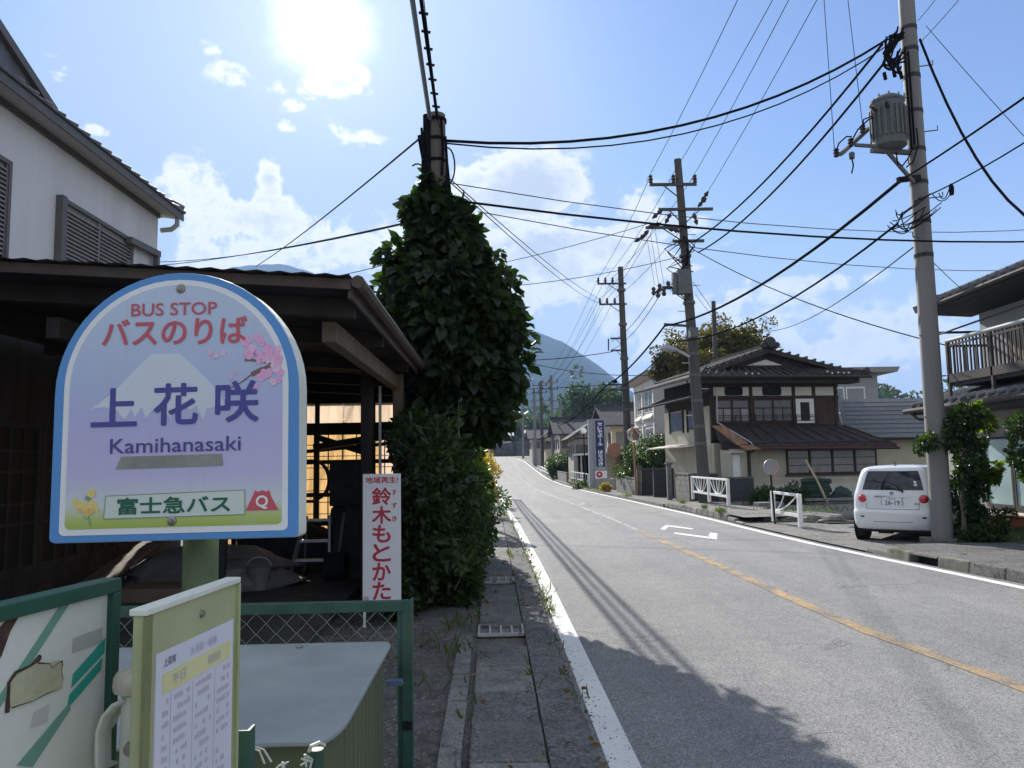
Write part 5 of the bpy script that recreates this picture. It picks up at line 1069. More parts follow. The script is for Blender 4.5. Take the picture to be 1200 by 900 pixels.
# balcony
bx = 9.8
MB().box(bx, wx + .2, 6.0, 16.2, 3.0, 3.10).build('balcony_floor', M_BLKW, RH); MB().box(bx - .03, bx + .03, 6.0, 16.22, 3.08, 3.26).build('balcony_beam', M_ALD, RH)
MB().tube([(bx, 6.0, 4.02), (bx, 16.2, 3.98)], .045, 8).build('handrail', mat('silver_handrail', (.40, .40, .39), .7, .1, 10, .02, metal=.0), RH, smooth=True)
MB().box(bx - .015, bx + .015, 6.0, 16.2, 3.86, 3.90).build('rail', M_ALD, RH)
bs = MB().box(-.014, .014, -.014, .014, 3.26, 3.95).build('baluster', M_ALD, RH, local=True); y = 16.1; first = True
while y > 11.5:
    o = bs if first else inst(bs, 'baluster', RH, (0, 0, 0)); first = False; o.location = (bx - 10.6, y - 13, 0); y -= .115
for y in (16.19, 14.75, 12.6, 10.5): MB().box(bx - .03, bx + .03, y - .03, y + .03, 2.8, 4.0).build('newel', M_ALD, RH)
MB().box(bx + .03, wx + .15, 16.16, 16.19, 3.85, 3.9).build('rail', M_ALD, RH)
for k in range(6): MB().box(bx + .12 + k * .12, bx + .145 + k * .12, 16.16, 16.19, 3.26, 3.85).build('baluster', M_ALD, RH)
# upper windows and curtains
for y0, y1, mm in ((15.6, 16.1, M_RW2), (14.2, 15.5, M_GLD), (12.6, 14.1, M_GLD), (10.8, 12.5, M_GLD)):
    if mm is M_GLD:
        f = MB(); f.box(wx + .09, wx + .148, y0, y0 + .06, 3.12, 4.25); f.box(wx + .09, wx + .148, y1 - .06, y1, 3.12, 4.25); f.box(wx + .09, wx + .148, y0 + .06, y1 - .06, 4.19, 4.25); f.build('window_frame', M_ALD, RH); MB().box(wx + .12, wx + .14, y0 + .06, y1 - .06, 3.12, 4.19).build('pane', mm, RH)
cu_ = MB()
for k in range(7): cu_.tube([(wx + .10, 15.05 + k * .06, 3.15), (wx + .10, 15.05 + k * .06, 4.15)], .032, 6)
cu_.build('curtain', mat('beige_curtain', (.42, .36, .30), .9, .15, 6, .1), RH)
# upper eave with round tile ends
ex2 = 9.7
b = MB(); b.slab([(ex2, 5.0, 5.17), (ex2, 16.9, 4.86), (13.5, 16.9, 6.3), (13.5, 5.0, 6.6)], .08); b.build('upper_roof', M_KAWARA, RH)
b = MB(); b.hexa([(ex2, 5.0, 4.98), (wx + .2, 5.0, 4.78), (wx + .2, 16.85, 4.62), (ex2, 16.85, 4.68), (ex2, 5.0, 5.08), (wx + .2, 5.0, 5.1), (wx + .2, 16.85, 4.78), (ex2, 16.85, 4.78)]); b.build('eave_soffit', M_BLKW, RH)
MB().tube([(ex2 - .04, 5.0, 5.09), (ex2 - .04, 16.92, 4.79)], .05, 8).build('rain_gutter', M_ALD, RH)
for k in range(40):
    y = 16.75 - k * .285; zz = 5.17 - (y - 5) * .026; b = MB(); b.tube([(ex2 - .03, y, zz + .035), (ex2 + 1.2, y, zz + .50)], [.075, .075], 8); b.build('tile_row', M_KAWARA, RH)
MB().bar((ex2 - .1, 16.95, 4.82), (13.5, 16.95, 6.32), .16, .16).build('verge_tile', M_KAWARA, RH)
MB().tube([(ex2 + .1, 16.9, 4.28), (wx + .2, 16.2, 4.18), (wx + .2, 15.8, 4.22)], .03, 6).build('drying_pole', M_BLKW, RH); MB().tube([(bx + .1, 16.6, 4.2), (bx + .1, 10, 4.45)], .02, 6).build('drying_pole', M_ALD, RH)

# ================================================================== WHITE HATCHBACK
def car_paint():
    m = bpy.data.materials.new('white_car_paint'); m.use_nodes = True; p = m.node_tree.nodes['Principled BSDF']; p.inputs['Base Color'].default_value = (.74, .75, .76, 1); p.inputs['Roughness'].default_value = .28; p.inputs['Coat Weight'].default_value = .8; p.inputs['Coat Roughness'].default_value = .05
    t = NT(m.node_tree); v = t.node('ShaderNodeTexCoord').outputs['Object']; s = t.node('ShaderNodeSeparateXYZ'); t.link(v, s.inputs[0])
    d = t.math('MULTIPLY', t.math('SUBTRACT', 1.0, t.smooth(s.outputs[2], .2, .65)), t.smooth(t.noise(v, 5, 6, .7), .35, .75)); t.link(t.mix(t.math('MULTIPLY', d, .35), (.74, .75, .76, 1), (.42, .40, .36, 1)), p.inputs['Base Color']); return m
M_CARW = car_paint(); M_CGL = glass_mat('tinted_car_glass', (.010, .013, .018), .04); M_TYRE = mat('tyre_rubber', (.02, .02, .021), .85, .2, 20, .1); M_TRIMB = mat('black_trim', (.02, .02, .022), .6, .15, 20, .05)
m = bpy.data.materials.new('red_lamp_lens'); m.use_nodes = True; p = m.node_tree.nodes['Principled BSDF']; p.inputs['Base Color'].default_value = (.55, .012, .02, 1); p.inputs['Roughness'].default_value = .12; p.inputs['Coat Weight'].default_value = 1; M_LENS = m
CARH = R_(-41); cp0 = Vector((7.03, 13.62, .035))
CARO = thing('hatchback_car', 'white compact hatchback with round red tail lamps parked in the driveway', 'car', cp0, CARH); CARO.scale = (.95, .95, .87)
ZP = [(.22, .64, .13, 3.20), (.25, .700, .045, 3.32), (.34, .728, .012, 3.37), (.50, .7375, -.005, 3.39), (.60, .738, .0, 3.38), (.635, .735, .022, 3.36), (.70, .734, .03, 3.32), (.80, .733, .040, 3.25), (.90, .730, .052, 3.0), (.96, .722, .064, 2.86), (1.00, .712, .075, 2.78), (1.06, .698, .09, 2.66), (1.20, .668, .125, 2.45), (1.34, .635, .165, 2.25), (1.43, .605, .195, 2.10), (1.485, .565, .225, 1.98), (1.515, .50, .28, 1.85), (1.535, .40, .40, 1.7), (1.548, .22, .65, 1.45)]
def outline(z):
    w = interp([(a, b) for a, b, _, _ in ZP], z); yr = interp([(a, c) for a, _, c, _ in ZP], z); yf = interp([(a, d) for a, _, _, d in ZP], z); rc = min(.19, w * .4); rf = min(.3, w * .45); pts = []
    for k in range(13): t = k / 12; x = -w + rc + 2 * (w - rc) * t; pts.append((x, yr + .045 * (abs(2 * t - 1) ** 2.2)))            # rear edge, slightly bowed
    yr2 = yr + .045
    for k in range(1, 8): a_ = -math.pi / 2 + math.pi / 2 * k / 8; pts.append((w - rc + rc * math.cos(a_), yr2 + rc + rc * math.sin(a_)))
    for k in range(13): t = k / 12; pts.append((w + .012 * math.sin(math.pi * t), yr2 + rc + (yf - rf - yr2 - rc) * t))
    for k in range(1, 8): a_ = math.pi / 2 * k / 8; pts.append((w - rf + rf * math.cos(a_), yf - rf + rf * math.sin(a_)))
    for k in range(9): t = k / 8; pts.append((w - rf - 2 * (w - rf) * t, yf + .03 * math.sin(math.pi * t)))
    for k in range(1, 8): a_ = math.pi / 2 + math.pi / 2 * k / 8; pts.append((-w + rf + rf * math.cos(a_), yf - rf + rf * math.sin(a_)))
    for k in range(13): t = k / 12; pts.append((-w - .012 * math.sin(math.pi * t), yf - rf - (yf - rf - yr2 - rc) * t))
    for k in range(1, 8): a_ = math.pi + math.pi / 2 * k / 8; pts.append((-w + rc + rc * math.cos(a_), yr2 + rc + rc * math.sin(a_)))
    return pts
zs = sorted(set([z for z, *_ in ZP] + [.29, .42, .56, .618, .75, .85, .93, 1.03, 1.13, 1.27, 1.39]))
def surf(i, z, off=0.0):
    q = outline(z); n = len(q); i %= n; i0 = int(math.floor(i)); f = i - i0; a_, b_ = Vector(q[i0 % n]), Vector(q[(i0 + 1) % n]); p = a_.lerp(b_, f); d = (Vector(q[(i0 + 2) % n]) - Vector(q[(i0 - 1) % n])).normalized(); return Vector((p.x + d.y * off, p.y - d.x * off, z))
rings = [outline(z) for z in zs]; K = len(rings[0]); b = MB(); b.v = [(p[0], p[1], z) for r, z in zip(rings, zs) for p in r]
for j in range(len(zs) - 1):
    for i in range(K): b.f.append((j * K + i, j * K + (i + 1) % K, (j + 1) * K + (i + 1) % K, (j + 1) * K + i)); b.m.append(0)
b.f.append(tuple(range(K))[::-1]); b.f.append(tuple((len(zs) - 1) * K + i for i in range(K))); b.m += [0, 0]
b.build('body', M_CARW, CARO, local=True, smooth=True)
def patch(name, i0, i1, z0, z1, off, mtl, ni=12, nz=6, z0b=None, z1b=None):
    b = MB(); vs = []
    for j in range(nz + 1):
        for k in range(ni + 1):
            t = k / ni; za = z0 + ((z0b if z0b is not None else z0) - z0) * t; zb_ = z1 + ((z1b if z1b is not None else z1) - z1) * t; vs.append(surf(i0 + (i1 - i0) * t, za + (zb_ - za) * j / nz, off))
    w = ni + 1; nv = len(vs)
    vs2 = []
    for j in range(nz + 1):
        for k in range(ni + 1):
            t = k / ni; za = z0 + ((z0b if z0b is not None else z0) - z0) * t; zb_ = z1 + ((z1b if z1b is not None else z1) - z1) * t; vs2.append(surf(i0 + (i1 - i0) * t, za + (zb_ - za) * j / nz, -.004))
    fs = [(j * w + k, j * w + k + 1, (j + 1) * w + k + 1, (j + 1) * w + k) for j in range(nz) for k in range(ni)]
    ed = [j for j in range(ni + 1)] + [j * w + ni for j in range(1, nz + 1)] + [nz * w + k for k in range(ni - 1, -1, -1)] + [j * w for j in range(nz - 1, 0, -1)]
    fs += [(ed[i], nv + ed[i], nv + ed[(i + 1) % len(ed)], ed[(i + 1) % len(ed)]) for i in range(len(ed))]
    b.add(vs + vs2, fs); return b.build(name, mtl, CARO, local=True, smooth=True)
patch('rear_window', -.55, 12.55, 1.045, 1.425, .006, M_CGL); patch('spoiler', -.5, 12.5, 1.43, 1.475, .028, M_CARW, 12, 3)
iS = 20   # first index of the right side
patch('side_window', iS + .6, iS + 3.9, 1.04, 1.40, .006, M_CGL, 6, 4, 1.04, 1.41); patch('side_window', iS + 4.2, iS + 7.6, 1.03, 1.41, .006, M_CGL, 6, 4, 1.01, 1.40); patch('side_window', iS + 7.9, iS + 11.6, 1.01, 1.40, .006, M_CGL, 6, 4, .99, 1.22)
patch('side_window', -23.9 + 13 + 0.0, -20.6 + 13 + 0.0, 1.04, 1.40, .006, M_CGL, 6, 4) if False else None
nL = len(outline(1.0)) - 7 - 13
patch('side_window', nL + 8.9, nL + 12.0, 1.04, 1.40, .006, M_CGL, 6, 4); patch('side_window', nL + 5.2, nL + 8.6, 1.02, 1.41, .006, M_CGL, 6, 4)
patch('tailgate_seam', 1.0, 11.0, .655, .662, .0025, M_TRIMB, 12, 1); patch('tailgate_seam', .95, 1.02, .66, .78, .0025, M_TRIMB, 1, 3, .66, .78); patch('tailgate_seam', 10.98, 11.05, .66, .78, .0025, M_TRIMB, 1, 3)
patch('bumper_groove', 2.2, 9.8, .395, .41, .002, mat('grey_groove', (.33, .34, .35), .5, .1, 10, 0), 10, 1); patch('lower_trim', -.5, 12.5, .225, .262, .004, M_TRIMB, 12, 1)
patch('reflector', -.6, .5, .485, .515, .006, M_TRIMB, 3, 1); patch('reflector', 11.5, 12.6, .485, .515, .006, M_TRIMB, 3, 1)
patch('garnish', 2.6, 9.4, .905, .925, .016, mat('chrome_garnish', (.55, .56, .57), .2, .05, 10, 0, metal=.9), 12, 1)
patch('plate_recess', 3.8, 8.2, .735, .90, .0015, mat('grey_recess', (.50, .51, .52), .5, .05, 10, 0), 8, 3)
for i_, nm in ((.05, 'tail_lamp'), (11.95, 'tail_lamp')):
    c = surf(i_, .865, .0); o = MB().lathe([(0, -.042), (.03, -.041), (.055, -.034), (.074, -.02), (.084, 0), (.086, .03)], (0, 0, 0), 20, 0, 'y').build(nm, M_LENS, CARO, local=True, smooth=True); o.location = c; o.rotation_euler = (0, 0, R_(-16 if i_ < 5 else 16))
    ri = MB(); ri.tube([(.092 * math.cos(a_), .004, .092 * math.sin(a_)) for a_ in np.linspace(0, 2 * math.pi, 22)[:-1]], .010, 6, closed=True); q = ri.build('lamp_ring', M_CARW, o, local=True, smooth=True)
yp = surf(6, .82, .0).y
MB().box(-.165, .165, yp - .012, yp - .002, .735, .90).build('number_plate', M_SIGNP, CARO, local=True, bevel=.003)
lettering('26-19', M_PRINT2 if False else pmat('plate_green_print', (.03, .07, .06)), CARO, -.12, .135, .748, .835, yp - .0135, .02); lettering('山梨 580', MATS['plate_green_print'], CARO, -.075, .075, .852, .885, yp - .0135)
em = MB(); em.lathe([(.0, -.01), (.03, -.008), (.036, 0)], (0, surf(6, .97).y - .006, .975), 14, 0, 'y'); em.build('emblem', MATS['chrome_garnish'], CARO, local=True)
wa, wb = surf(6.0, 1.075, .03), surf(8.3, 1.03, .02); MB().tube([surf(8.1, 1.0, .01), wb, wa + Vector((-.05, 0, .02)), surf(4.2, 1.075, .018)], [.02, .018, .009, .006], 6).build('wiper', M_TRIMB, CARO, local=True)
lettering('HYBRID', MATS['chrome_garnish'], CARO, .37, .50, .755, .785, yp + .012, .01) if False else MB().box(.38, .47, yp + .004, yp + .016, .765, .785).build('badge', MATS['chrome_garnish'], CARO, local=True)
for z, s in ((1.15, .05), (1.205, .045)): c = surf(10.9, z, .010); MB().lathe([(0, -.002), (s * .6, -.002), (s * .6, .002)], (c.x, c.y, c.z), 12, 0, 'y').build('sticker', M_SIGNP, CARO, local=True)
MB().tube([(-.0, .42, 1.53), (0, .52, 1.56), (0, .40, 1.62)], [.02, .012, .004], 6).build('aerial', M_TRIMB, CARO, local=True)
for x in (-.652, .652):
    for y in (.52, 2.82):
        w_ = thing('wheel', None, None, (0, 0, 0)); bpy.data.objects.remove(w_)
        t_ = MB().lathe([(.17, -.085), (.25, -.085), (.278, -.06), (.282, 0), (.278, .06), (.25, .085), (.17, .085)], (x, y, .25), 26, 0, 'x').build('wheel', M_TYRE, CARO, local=True, smooth=True)
        s_ = 1 if x > 0 else -1; r_ = MB().lathe([(.05, s_ * .088), (.165, s_ * .080), (.175, s_ * .05)], (x, y, .25), 20, 0, 'x').build('rim', M_ALU, t_, local=True, smooth=True)
        MB().lathe([(.335, -.02), (.30, .012)], (s_ * .722, y, .27), 26, 0, 'x').build('wheel_arch', M_TRIMB, CARO, local=True)
MB().box(-.55, .55, .25, 3.0, .17, .26).build('underbody', M_TRIMB, CARO, local=True); MB().cyl((-.3, .2, .20), (-.05, .2, .20), .055, n=10).build('silencer', M_TRIMB, CARO, local=True)
# ================================================================== DARK TRADITIONAL HOUSE
OD = Vector((8.59, 29.0, 0)); DH = R_(8)
HD = thing('traditional_house', 'dark timber two-storey house with gabled tile roof, cream lower wall and mossy eaves', 'house', OD, DH)
M_CREAM = mat('cream_plaster', (.45, .42, .33), .9, .1, 1.6, .12, 50, stain=.3, stain_col=(.30, .27, .21)); M_PLAS = mat('white_plaster', (.62, .60, .53), .9, .06, 2, .08); M_DKT = mat('dark_timber', (.04, .028, .024), .75, .3, 4, .25, 25); M_RBRN = mat('red_brown_timber', (.055, .03, .026), .75, .25, 4, .25, 25, streak=True); M_ROOFD = mat('mossy_dark_tile', (.06, .06, .06), .92, .4, 4, .35, 20, spec=.1, stain=.6, stain_col=(.05, .06, .025)); M_TINB = mat('brown_tin_roof', (.042, .034, .035), .8, .3, 3, .2, stain=.5, stain_col=(.05, .05, .05)); M_RTIN = mat('rusty_tin', (.22, .12, .07), .7, .4, 5, .3, stain=.5, stain_col=(.35, .28, .22), streak=True); M_PANE = glass_mat('dim_glass', (.06, .06, .065), .15); M_CURT = mat('pale_curtain', (.30, .27, .27), .9, .12, 4, .05)
def hb(name, m_, *q, parent=HD, bevel=0):
    b = MB()
    for x in q: b.box(*x)
    return b.build(name, m_, parent, local=True, bevel=bevel)
hb('ground_floor_wall', M_CREAM, (.55, 6.5, 0, 5, -.3, 2.2)); hb('plinth', mat('pale_plinth', (.50, .49, .44), .9, .08, 2, .1), (.6, 6.45, -.04, -.002, -.3, .48))
hb('upper_wall', M_DKT, (-.15, 5.25, .5, 5.4, 2.2, 4.65))
# pent roof between the storeys: sheet, seams, edge
b = MB(); b.slab([(-.25, -.62, 1.99), (6.85, -.62, 1.95), (5.42, .52, 2.74), (.0, .52, 2.76)], .07); b.build('pent_roof', M_TINB, HD, local=True)
for k in range(13): t = k / 12; MB().bar((-.22 + 7.0 * t, -.63, 2.01 - .04 * t), (.02 + 5.38 * t, .50, 2.775 - .02 * t), .045, .05).build('roof_seam', M_TINB, HD, local=True)
hb('pent_batten', M_ROOFD, (-.28, 6.86, -.52, -.47, 2.075, 2.13)); hb('pent_fascia', M_RBRN, (-.28, 6.88, -.66, -.625, 1.83, 1.99)); MB().tube([(-.3, -.70, 1.87), (6.95, -.70, 1.80)], .05, 8).build('rain_gutter', M_RBRN, HD, local=True)
# white plaster band with oval vents
for (x0, x1, vent) in ((-.02, 1.46, (.45, 1.2)), (1.60, 3.26, (2.02, 2.82)), (3.40, 4.12, None), (4.24, 5.06, None)):
    p_ = hb('plaster_panel', M_PLAS, (x0, x1, .468, .499, 3.93, 4.27))
    if vent:
        q = [(vent[0] + .08 + .08 * math.cos(a_), .452, 4.02 + .08 * math.sin(a_)) for a_ in (math.pi, math.pi * 1.25, math.pi * 1.5)] + [(vent[1] - .08 + .08 * math.cos(a_), .452, 4.02 + .08 * math.sin(a_)) for a_ in (math.pi * 1.5, math.pi * 1.75, 2 * math.pi)] + [(vent[1] - .08 + .08 * math.cos(a_), .452, 4.2 + .08 * math.sin(a_)) for a_ in (0, math.pi / 4, math.pi / 2)] + [(vent[0] + .08 + .08 * math.cos(a_), .452, 4.2 + .08 * math.sin(a_)) for a_ in (math.pi / 2, math.pi * .75, math.pi)]
        MB().prism(q, (0, .015, 0)).build('vent', M_DARK, HD, local=True)
hb('lintel', M_DKT, (-.15, 5.25, .44, .498, 3.82, 3.925), (-.15, 5.25, .44, .498, 4.275, 4.36))
for x in (-.15, 1.47, 3.27, 4.13, 5.08): hb('timber_post', M_DKT, (x, x + .125, .43, .4985, 2.75, 4.3))
# sliding windows with muntins
for x0, x1 in ((0, 1.45), (1.62, 3.25)):
    wdt = (x1 - x0) / 2
    for k in range(2):
        a_ = x0 + wdt * k; f = MB(); w = .045
        f.box(a_, a_ + w, .452, .497, 2.86, 3.80); f.box(a_ + wdt - w, a_ + wdt - .002, .452, .497, 2.86, 3.80); f.box(a_ + w, a_ + wdt - w, .452, .497, 3.74, 3.80); f.box(a_ + w, a_ + wdt - w, .452, .497, 2.86, 2.93); f.box(a_ + w, a_ + wdt - w, .455, .495, 3.42, 3.47); f.box(a_ + wdt / 2 - .02, a_ + wdt / 2 + .02, .455, .495, 2.93, 3.42)
        fo = f.build('window_frame', M_RBRN, HD, local=True)
        hb('pane', M_PANE, (a_ + w, a_ + wdt - w, .470, .480, 3.47, 3.74), parent=fo); hb('pane', M_CURT if (k == 0 and x0 == 0) or False else M_PANE, (a_ + w, a_ + wdt / 2 - .02, .470, .480, 2.93, 3.42), parent=fo); hb('pane', M_CURT if x0 == 0 else M_PANE, (a_ + wdt / 2 + .02, a_ + wdt - w, .470, .480, 2.93, 3.42), parent=fo)
rl = MB()
for z in (2.95, 3.08, 3.16): rl.bar((-.05, .36, z), (4.2, .36, z), .02, .02)
for k in range(6): rl.bar((-.05 + k * .85, .36, 2.76), (-.05 + k * .85, .36, 3.18), .025, .025)
rl.build('window_railing', M_DKT, HD, local=True)
hb('white_window_frame', mat('white_window_paint', (.66, .66, .64), .5, .05, 5, .03), (3.38, 3.56, .40, .45, 2.84, 3.80), (3.96, 4.14, .40, .45, 2.84, 3.80), (3.56, 3.96, .40, .45, 3.66, 3.80), (3.56, 3.96, .40, .45, 2.84, 2.92)); hb('pane', MATS['dark_door_glass'], (3.56, 3.96, .44, .452, 2.92, 3.66))
for k in range(4): hb('window_bar', M_DKT, (3.63 + k * .09, 3.645 + k * .09, .425, .438, 3.05, 3.66))
for k in range(6): hb('board', M_RBRN, (4.27 + k * .135, 4.40 + k * .135, .455 + .006 * (k % 2), .499, 2.78, 3.81))
# ground floor window, four panes with two bars each
for k in range(4):
    a_ = 2.62 + k * .945; f = MB(); f.box(a_, a_ + .05, -.075, -.003, .86, 1.80); f.box(a_ + .90, a_ + .943, -.075, -.003, .86, 1.80); f.box(a_ + .05, a_ + .90, -.07, -.003, 1.75, 1.80); f.box(a_ + .05, a_ + .90, -.07, -.003, .86, .92); f.box(a_ + .05, a_ + .90, -.06, -.003, 1.18, 1.205); f.box(a_ + .05, a_ + .90, -.06, -.003, 1.46, 1.485)
    fo = f.build('window_frame', M_DKT, HD, local=True); hb('pane', glass_mat('reflecting_pane', (.20, .20, .20), .2) if k == 0 else MATS['reflecting_pane'], (a_ + .05, a_ + .90, -.05, -.04, .92, 1.75), parent=fo)
hb('window_sill', M_DKT, (2.55, 6.46, -.12, -.003, .80, .858), (2.55, 6.46, -.10, -.003, 1.805, 1.88))
# main roof: hip-and-gable facing the road junction
b = MB(); b.slab([(-1.0, -.45, 4.63), (6.08, -.45, 4.63), (5.3, .75, 5.08), (-.2, .75, 5.08)], .07); b.build('skirt_roof', M_ROOFD, HD, local=True)
for k in range(22): t = k / 21; MB().tube([(-.95 + 6.95 * t, -.46, 4.655), (-.15 + 5.4 * t, .72, 5.11)], .05, 6).build('tile_row', M_ROOFD, HD, local=True)
for (xa, za, xb, zb_, xe, ze) in ((2.26, 5.80, -.35, 4.92, -1.15, 4.60), (2.26, 5.80, 5.45, 4.98, 6.15, 4.78)):
    b = MB(); sgn = -1 if xb < xa else 1
    b.hexa([(xa, .3, za - .16), (xb, .3, zb_ - .12), (xb, 6.4, zb_ - .12), (xa, 6.4, za - .16), (xa, .3, za), (xb, .3, zb_), (xb, 6.4, zb_), (xa, 6.4, za)]); b.hexa([(xb, .0, zb_ - .12), (xe, -.4, ze - .08), (xe, 6.6, ze - .08), (xb, 6.4, zb_ - .12), (xb, .0, zb_), (xe, -.4, ze + .02), (xe, 6.6, ze + .02), (xb, 6.4, zb_)]); b.build('roof_slope', M_ROOFD, HD, local=True)
    for k in range(9): t = (k + .5) / 9; MB().tube([(xa + (xb - xa) * t, .22, za + (zb_ - za) * t + .03), (xa + (xb - xa) * t, 6.3, za + (zb_ - za) * t + .03)], .055, 6).build('tile_row', M_ROOFD, HD, local=True)
    MB().bar((xa, .24, za - .12), (xb, .24, zb_ - .1), .06, .16).build('bargeboard', M_DKT, HD, local=True)
MB().prism([(.2, .55, 4.98), (4.6, .55, 5.02), (2.26, .55, 5.72)], (0, .1, 0)).build('gable_wall', M_DKT, HD, local=True); MB().prism([(1.45, .51, 5.13), (2.95, .51, 5.14), (2.26, .51, 5.36)], (0, .038, 0)).build('gable_plaster', M_PLAS, HD, local=True)
MB().bar((2.26, .1, 5.86), (2.26, 6.4, 5.86), .26, .2).build('ridge', M_ROOFD, HD, local=True)
o_ = MB(); o_.lathe([(.0, -.08), (.2, -.08), (.24, 0), (.2, .08), (0, .08)], (2.28, .12, 5.99), 12, 0, 'y'); o_.lathe([(0, -.06), (.12, -.06), (.14, .06), (0, .06)], (2.02, .12, 5.88), 10, 0, 'y'); o_.lathe([(0, -.06), (.12, -.06), (.14, .06), (0, .06)], (2.54, .12, 5.88), 10, 0, 'y'); o_.build('ridge_end_tile', M_ROOFD, HD, local=True)
MB().lathe([(0, -.1), (.11, -.08), (.12, .08), (0, .1)], (6.02, -.3, 4.86), 10, 0, 'y').build('eave_end_tile', M_ROOFD, HD, local=True)
hb('eave_box', M_DKT, (-.7, 5.75, -.25, .49, 4.37, 4.56)); MB().tube([(-1.0, -.5, 4.58), (6.1, -.5, 4.58)], .055, 8).build('rain_gutter', M_DKT, HD, local=True)
# white caps on tile ends
lc = MB()
for x, z in ((.95, 4.70), (1.2, 4.70), (1.45, 4.70), (4.3, 4.78), (4.5, 4.72), (4.75, 4.74), (5.0, 4.72), (5.2, 4.73)): lc.lathe([(.0, -.02), (.035, -.015), (.045, .01), (0, .02)], (x, -.42, z), 6, 0, 'y')
lc.build('tile_end_cap', M_PLAS, HD, local=True)
# street side (left): plaster wall, dark windows, two eaves, rusty porch
hb('side_wall', M_CREAM, (-.19, -.152, .55, 5.4, 1.4, 3.55)); hb('side_wall_base', M_CREAM, (-.16, .548, .3, 5.3, -.3, 2.1)); hb('side_window', M_PANE, (-.22, -.195, 1.4, 2.6, 2.7, 3.45), (-.22, -.195, 3.2, 4.6, 2.7, 3.45)); hb('side_window_frame', M_DKT, (-.25, -.192, 1.3, 1.38, 2.6, 3.55), (-.25, -.192, 2.62, 2.7, 2.6, 3.55), (-.25, -.192, 1.38, 2.62, 3.46, 3.55), (-.25, -.192, 4.62, 4.7, 2.6, 3.55), (-.25, -.192, 3.1, 3.18, 2.6, 3.55))
b = MB(); b.slab([(-1.15, -.1, 3.86), (-.16, .2, 4.22), (-.16, 5.8, 4.22), (-1.15, 6.2, 3.80)], .07); b.build('side_eave', M_ROOFD, HD, local=True)
b = MB(); b.slab([(-1.05, .9, 2.02), (-.2, .9, 2.12), (-.2, 5.2, 2.12), (-1.05, 5.4, 1.98)], .05); b.build('side_canopy', mat('pale_canopy_sheet', (.55, .52, .46), .6, .12, 4, .1, stain=.4, stain_col=(.3, .25, .18)), HD, local=True)
b = MB(); b.slab([(-.65, -.75, 2.72), (-.2, -.75, 2.74), (.62, -1.0, 2.05), (.12, -1.15, 2.0)], .05); b.build('porch_roof', M_RTIN, HD, local=True); b = MB(); b.slab([(.15, -1.2, 1.98), (.75, -1.0, 2.0), (.95, -1.3, 1.84), (.35, -1.4, 1.82)], .04); b.build('porch_roof', M_RTIN, HD, local=True)
hb('porch_wall', M_CREAM, (-.05, .62, -.95, -.003, -.3, 1.85)); hb('porch_post', M_DKT, (.56, .66, -1.03, -.96, -.3, 1.85)); hb('porch_door', mat('white_door', (.68, .69, .68), .5, .05, 5, .04), (-.02, .25, -.99, -.953, .5, 1.65)); hb('porch_canopy', MATS['pale_canopy_sheet'], (-.3, .3, -1.25, -.955, 1.72, 1.76))
MB().tube([(-.05, .2, 4.2), (.05, .3, 3.9), (.05, .35, 2.9), (.9, -.6, 2.1), (1.0, -.65, 1.9)], .03, 6).build('downpipe', M_STEEL, HD, local=True); MB().tube([(1.1, -.66, 1.85), (.85, -.2, 1.6), (.72, -.05, 1.5), (.72, -.05, -.1)], .03, 6).build('downpipe', M_DKT, HD, local=True)

# annex with slate grey roof
AX = thing('annex', 'cream annex with blue-grey slate roof joined to the traditional house', 'house', (16.5, 31.2, 0), R_(4))
M_SLATE = mat('blue_grey_slate', (.13, .135, .142), .7, .15, 5, .12)
MB().box(14.95, 18.6, 31.2, 36, -.2, 2.25).build('wall', M_CREAM, AX)
b = MB(); b.slab([(14.3, 30.75, 2.22), (19.6, 30.75, 2.22), (19.6, 34.2, 4.06), (15.6, 34.2, 4.06)], .06); b.build('roof', M_SLATE, AX)
for j in range(9): t = j / 9; MB().hexa([(14.3 + 1.3 * t, 30.72 + 3.45 * t, 2.225 + 1.84 * t), (19.6, 30.72 + 3.45 * t, 2.225 + 1.84 * t), (19.6, 30.76 + 3.45 * t, 2.245 + 1.84 * t), (14.3 + 1.3 * t, 30.76 + 3.45 * t, 2.245 + 1.84 * t), (14.3 + 1.3 * t, 30.72 + 3.45 * t, 2.25 + 1.84 * t), (19.6, 30.72 + 3.45 * t, 2.25 + 1.84 * t), (19.6, 30.76 + 3.45 * t, 2.27 + 1.84 * t), (14.3 + 1.3 * t, 30.76 + 3.45 * t, 2.27 + 1.84 * t)]).build('slate_course', M_SLATE, AX)
b = MB(); b.slab([(13.6, 30.9, 2.25), (14.25, 30.78, 2.24), (15.3, 34.2, 4.0), (14.8, 34.2, 3.95)], .07); b.build('lean_roof', M_SLATE, AX); MB().bar((14.28, 30.74, 2.32), (15.58, 34.2, 4.12), .12, .1).build('verge', M_SLATE, AX)
MB().tube([(14.2, 30.7, 2.2), (19.6, 30.7, 2.17)], .05, 8).build('rain_gutter', M_BLKW, AX); MB().tube([(14.4, 30.75, 2.15), (14.35, 30.9, 1.8), (14.0, 31.0, 1.55)], .05, 6).build('downpipe', M_BLKW, AX)
MB().prism([(14.2, 31.1, 1.6), (14.95, 31.1, 1.6), (14.95, 31.1, 2.3), (14.3, 31.1, 2.3)], (0, 3, 0)).build('wall', M_CREAM, AX); MB().box(15.1, 15.35, 31.1, 31.19, 1.0, 1.35).build('meter_box', M_STEEL, AX); MB().tube([(15.2, 31.12, 1.35), (15.1, 31.12, 2.2)], .02, 5).build('conduit', M_BLKW, AX)
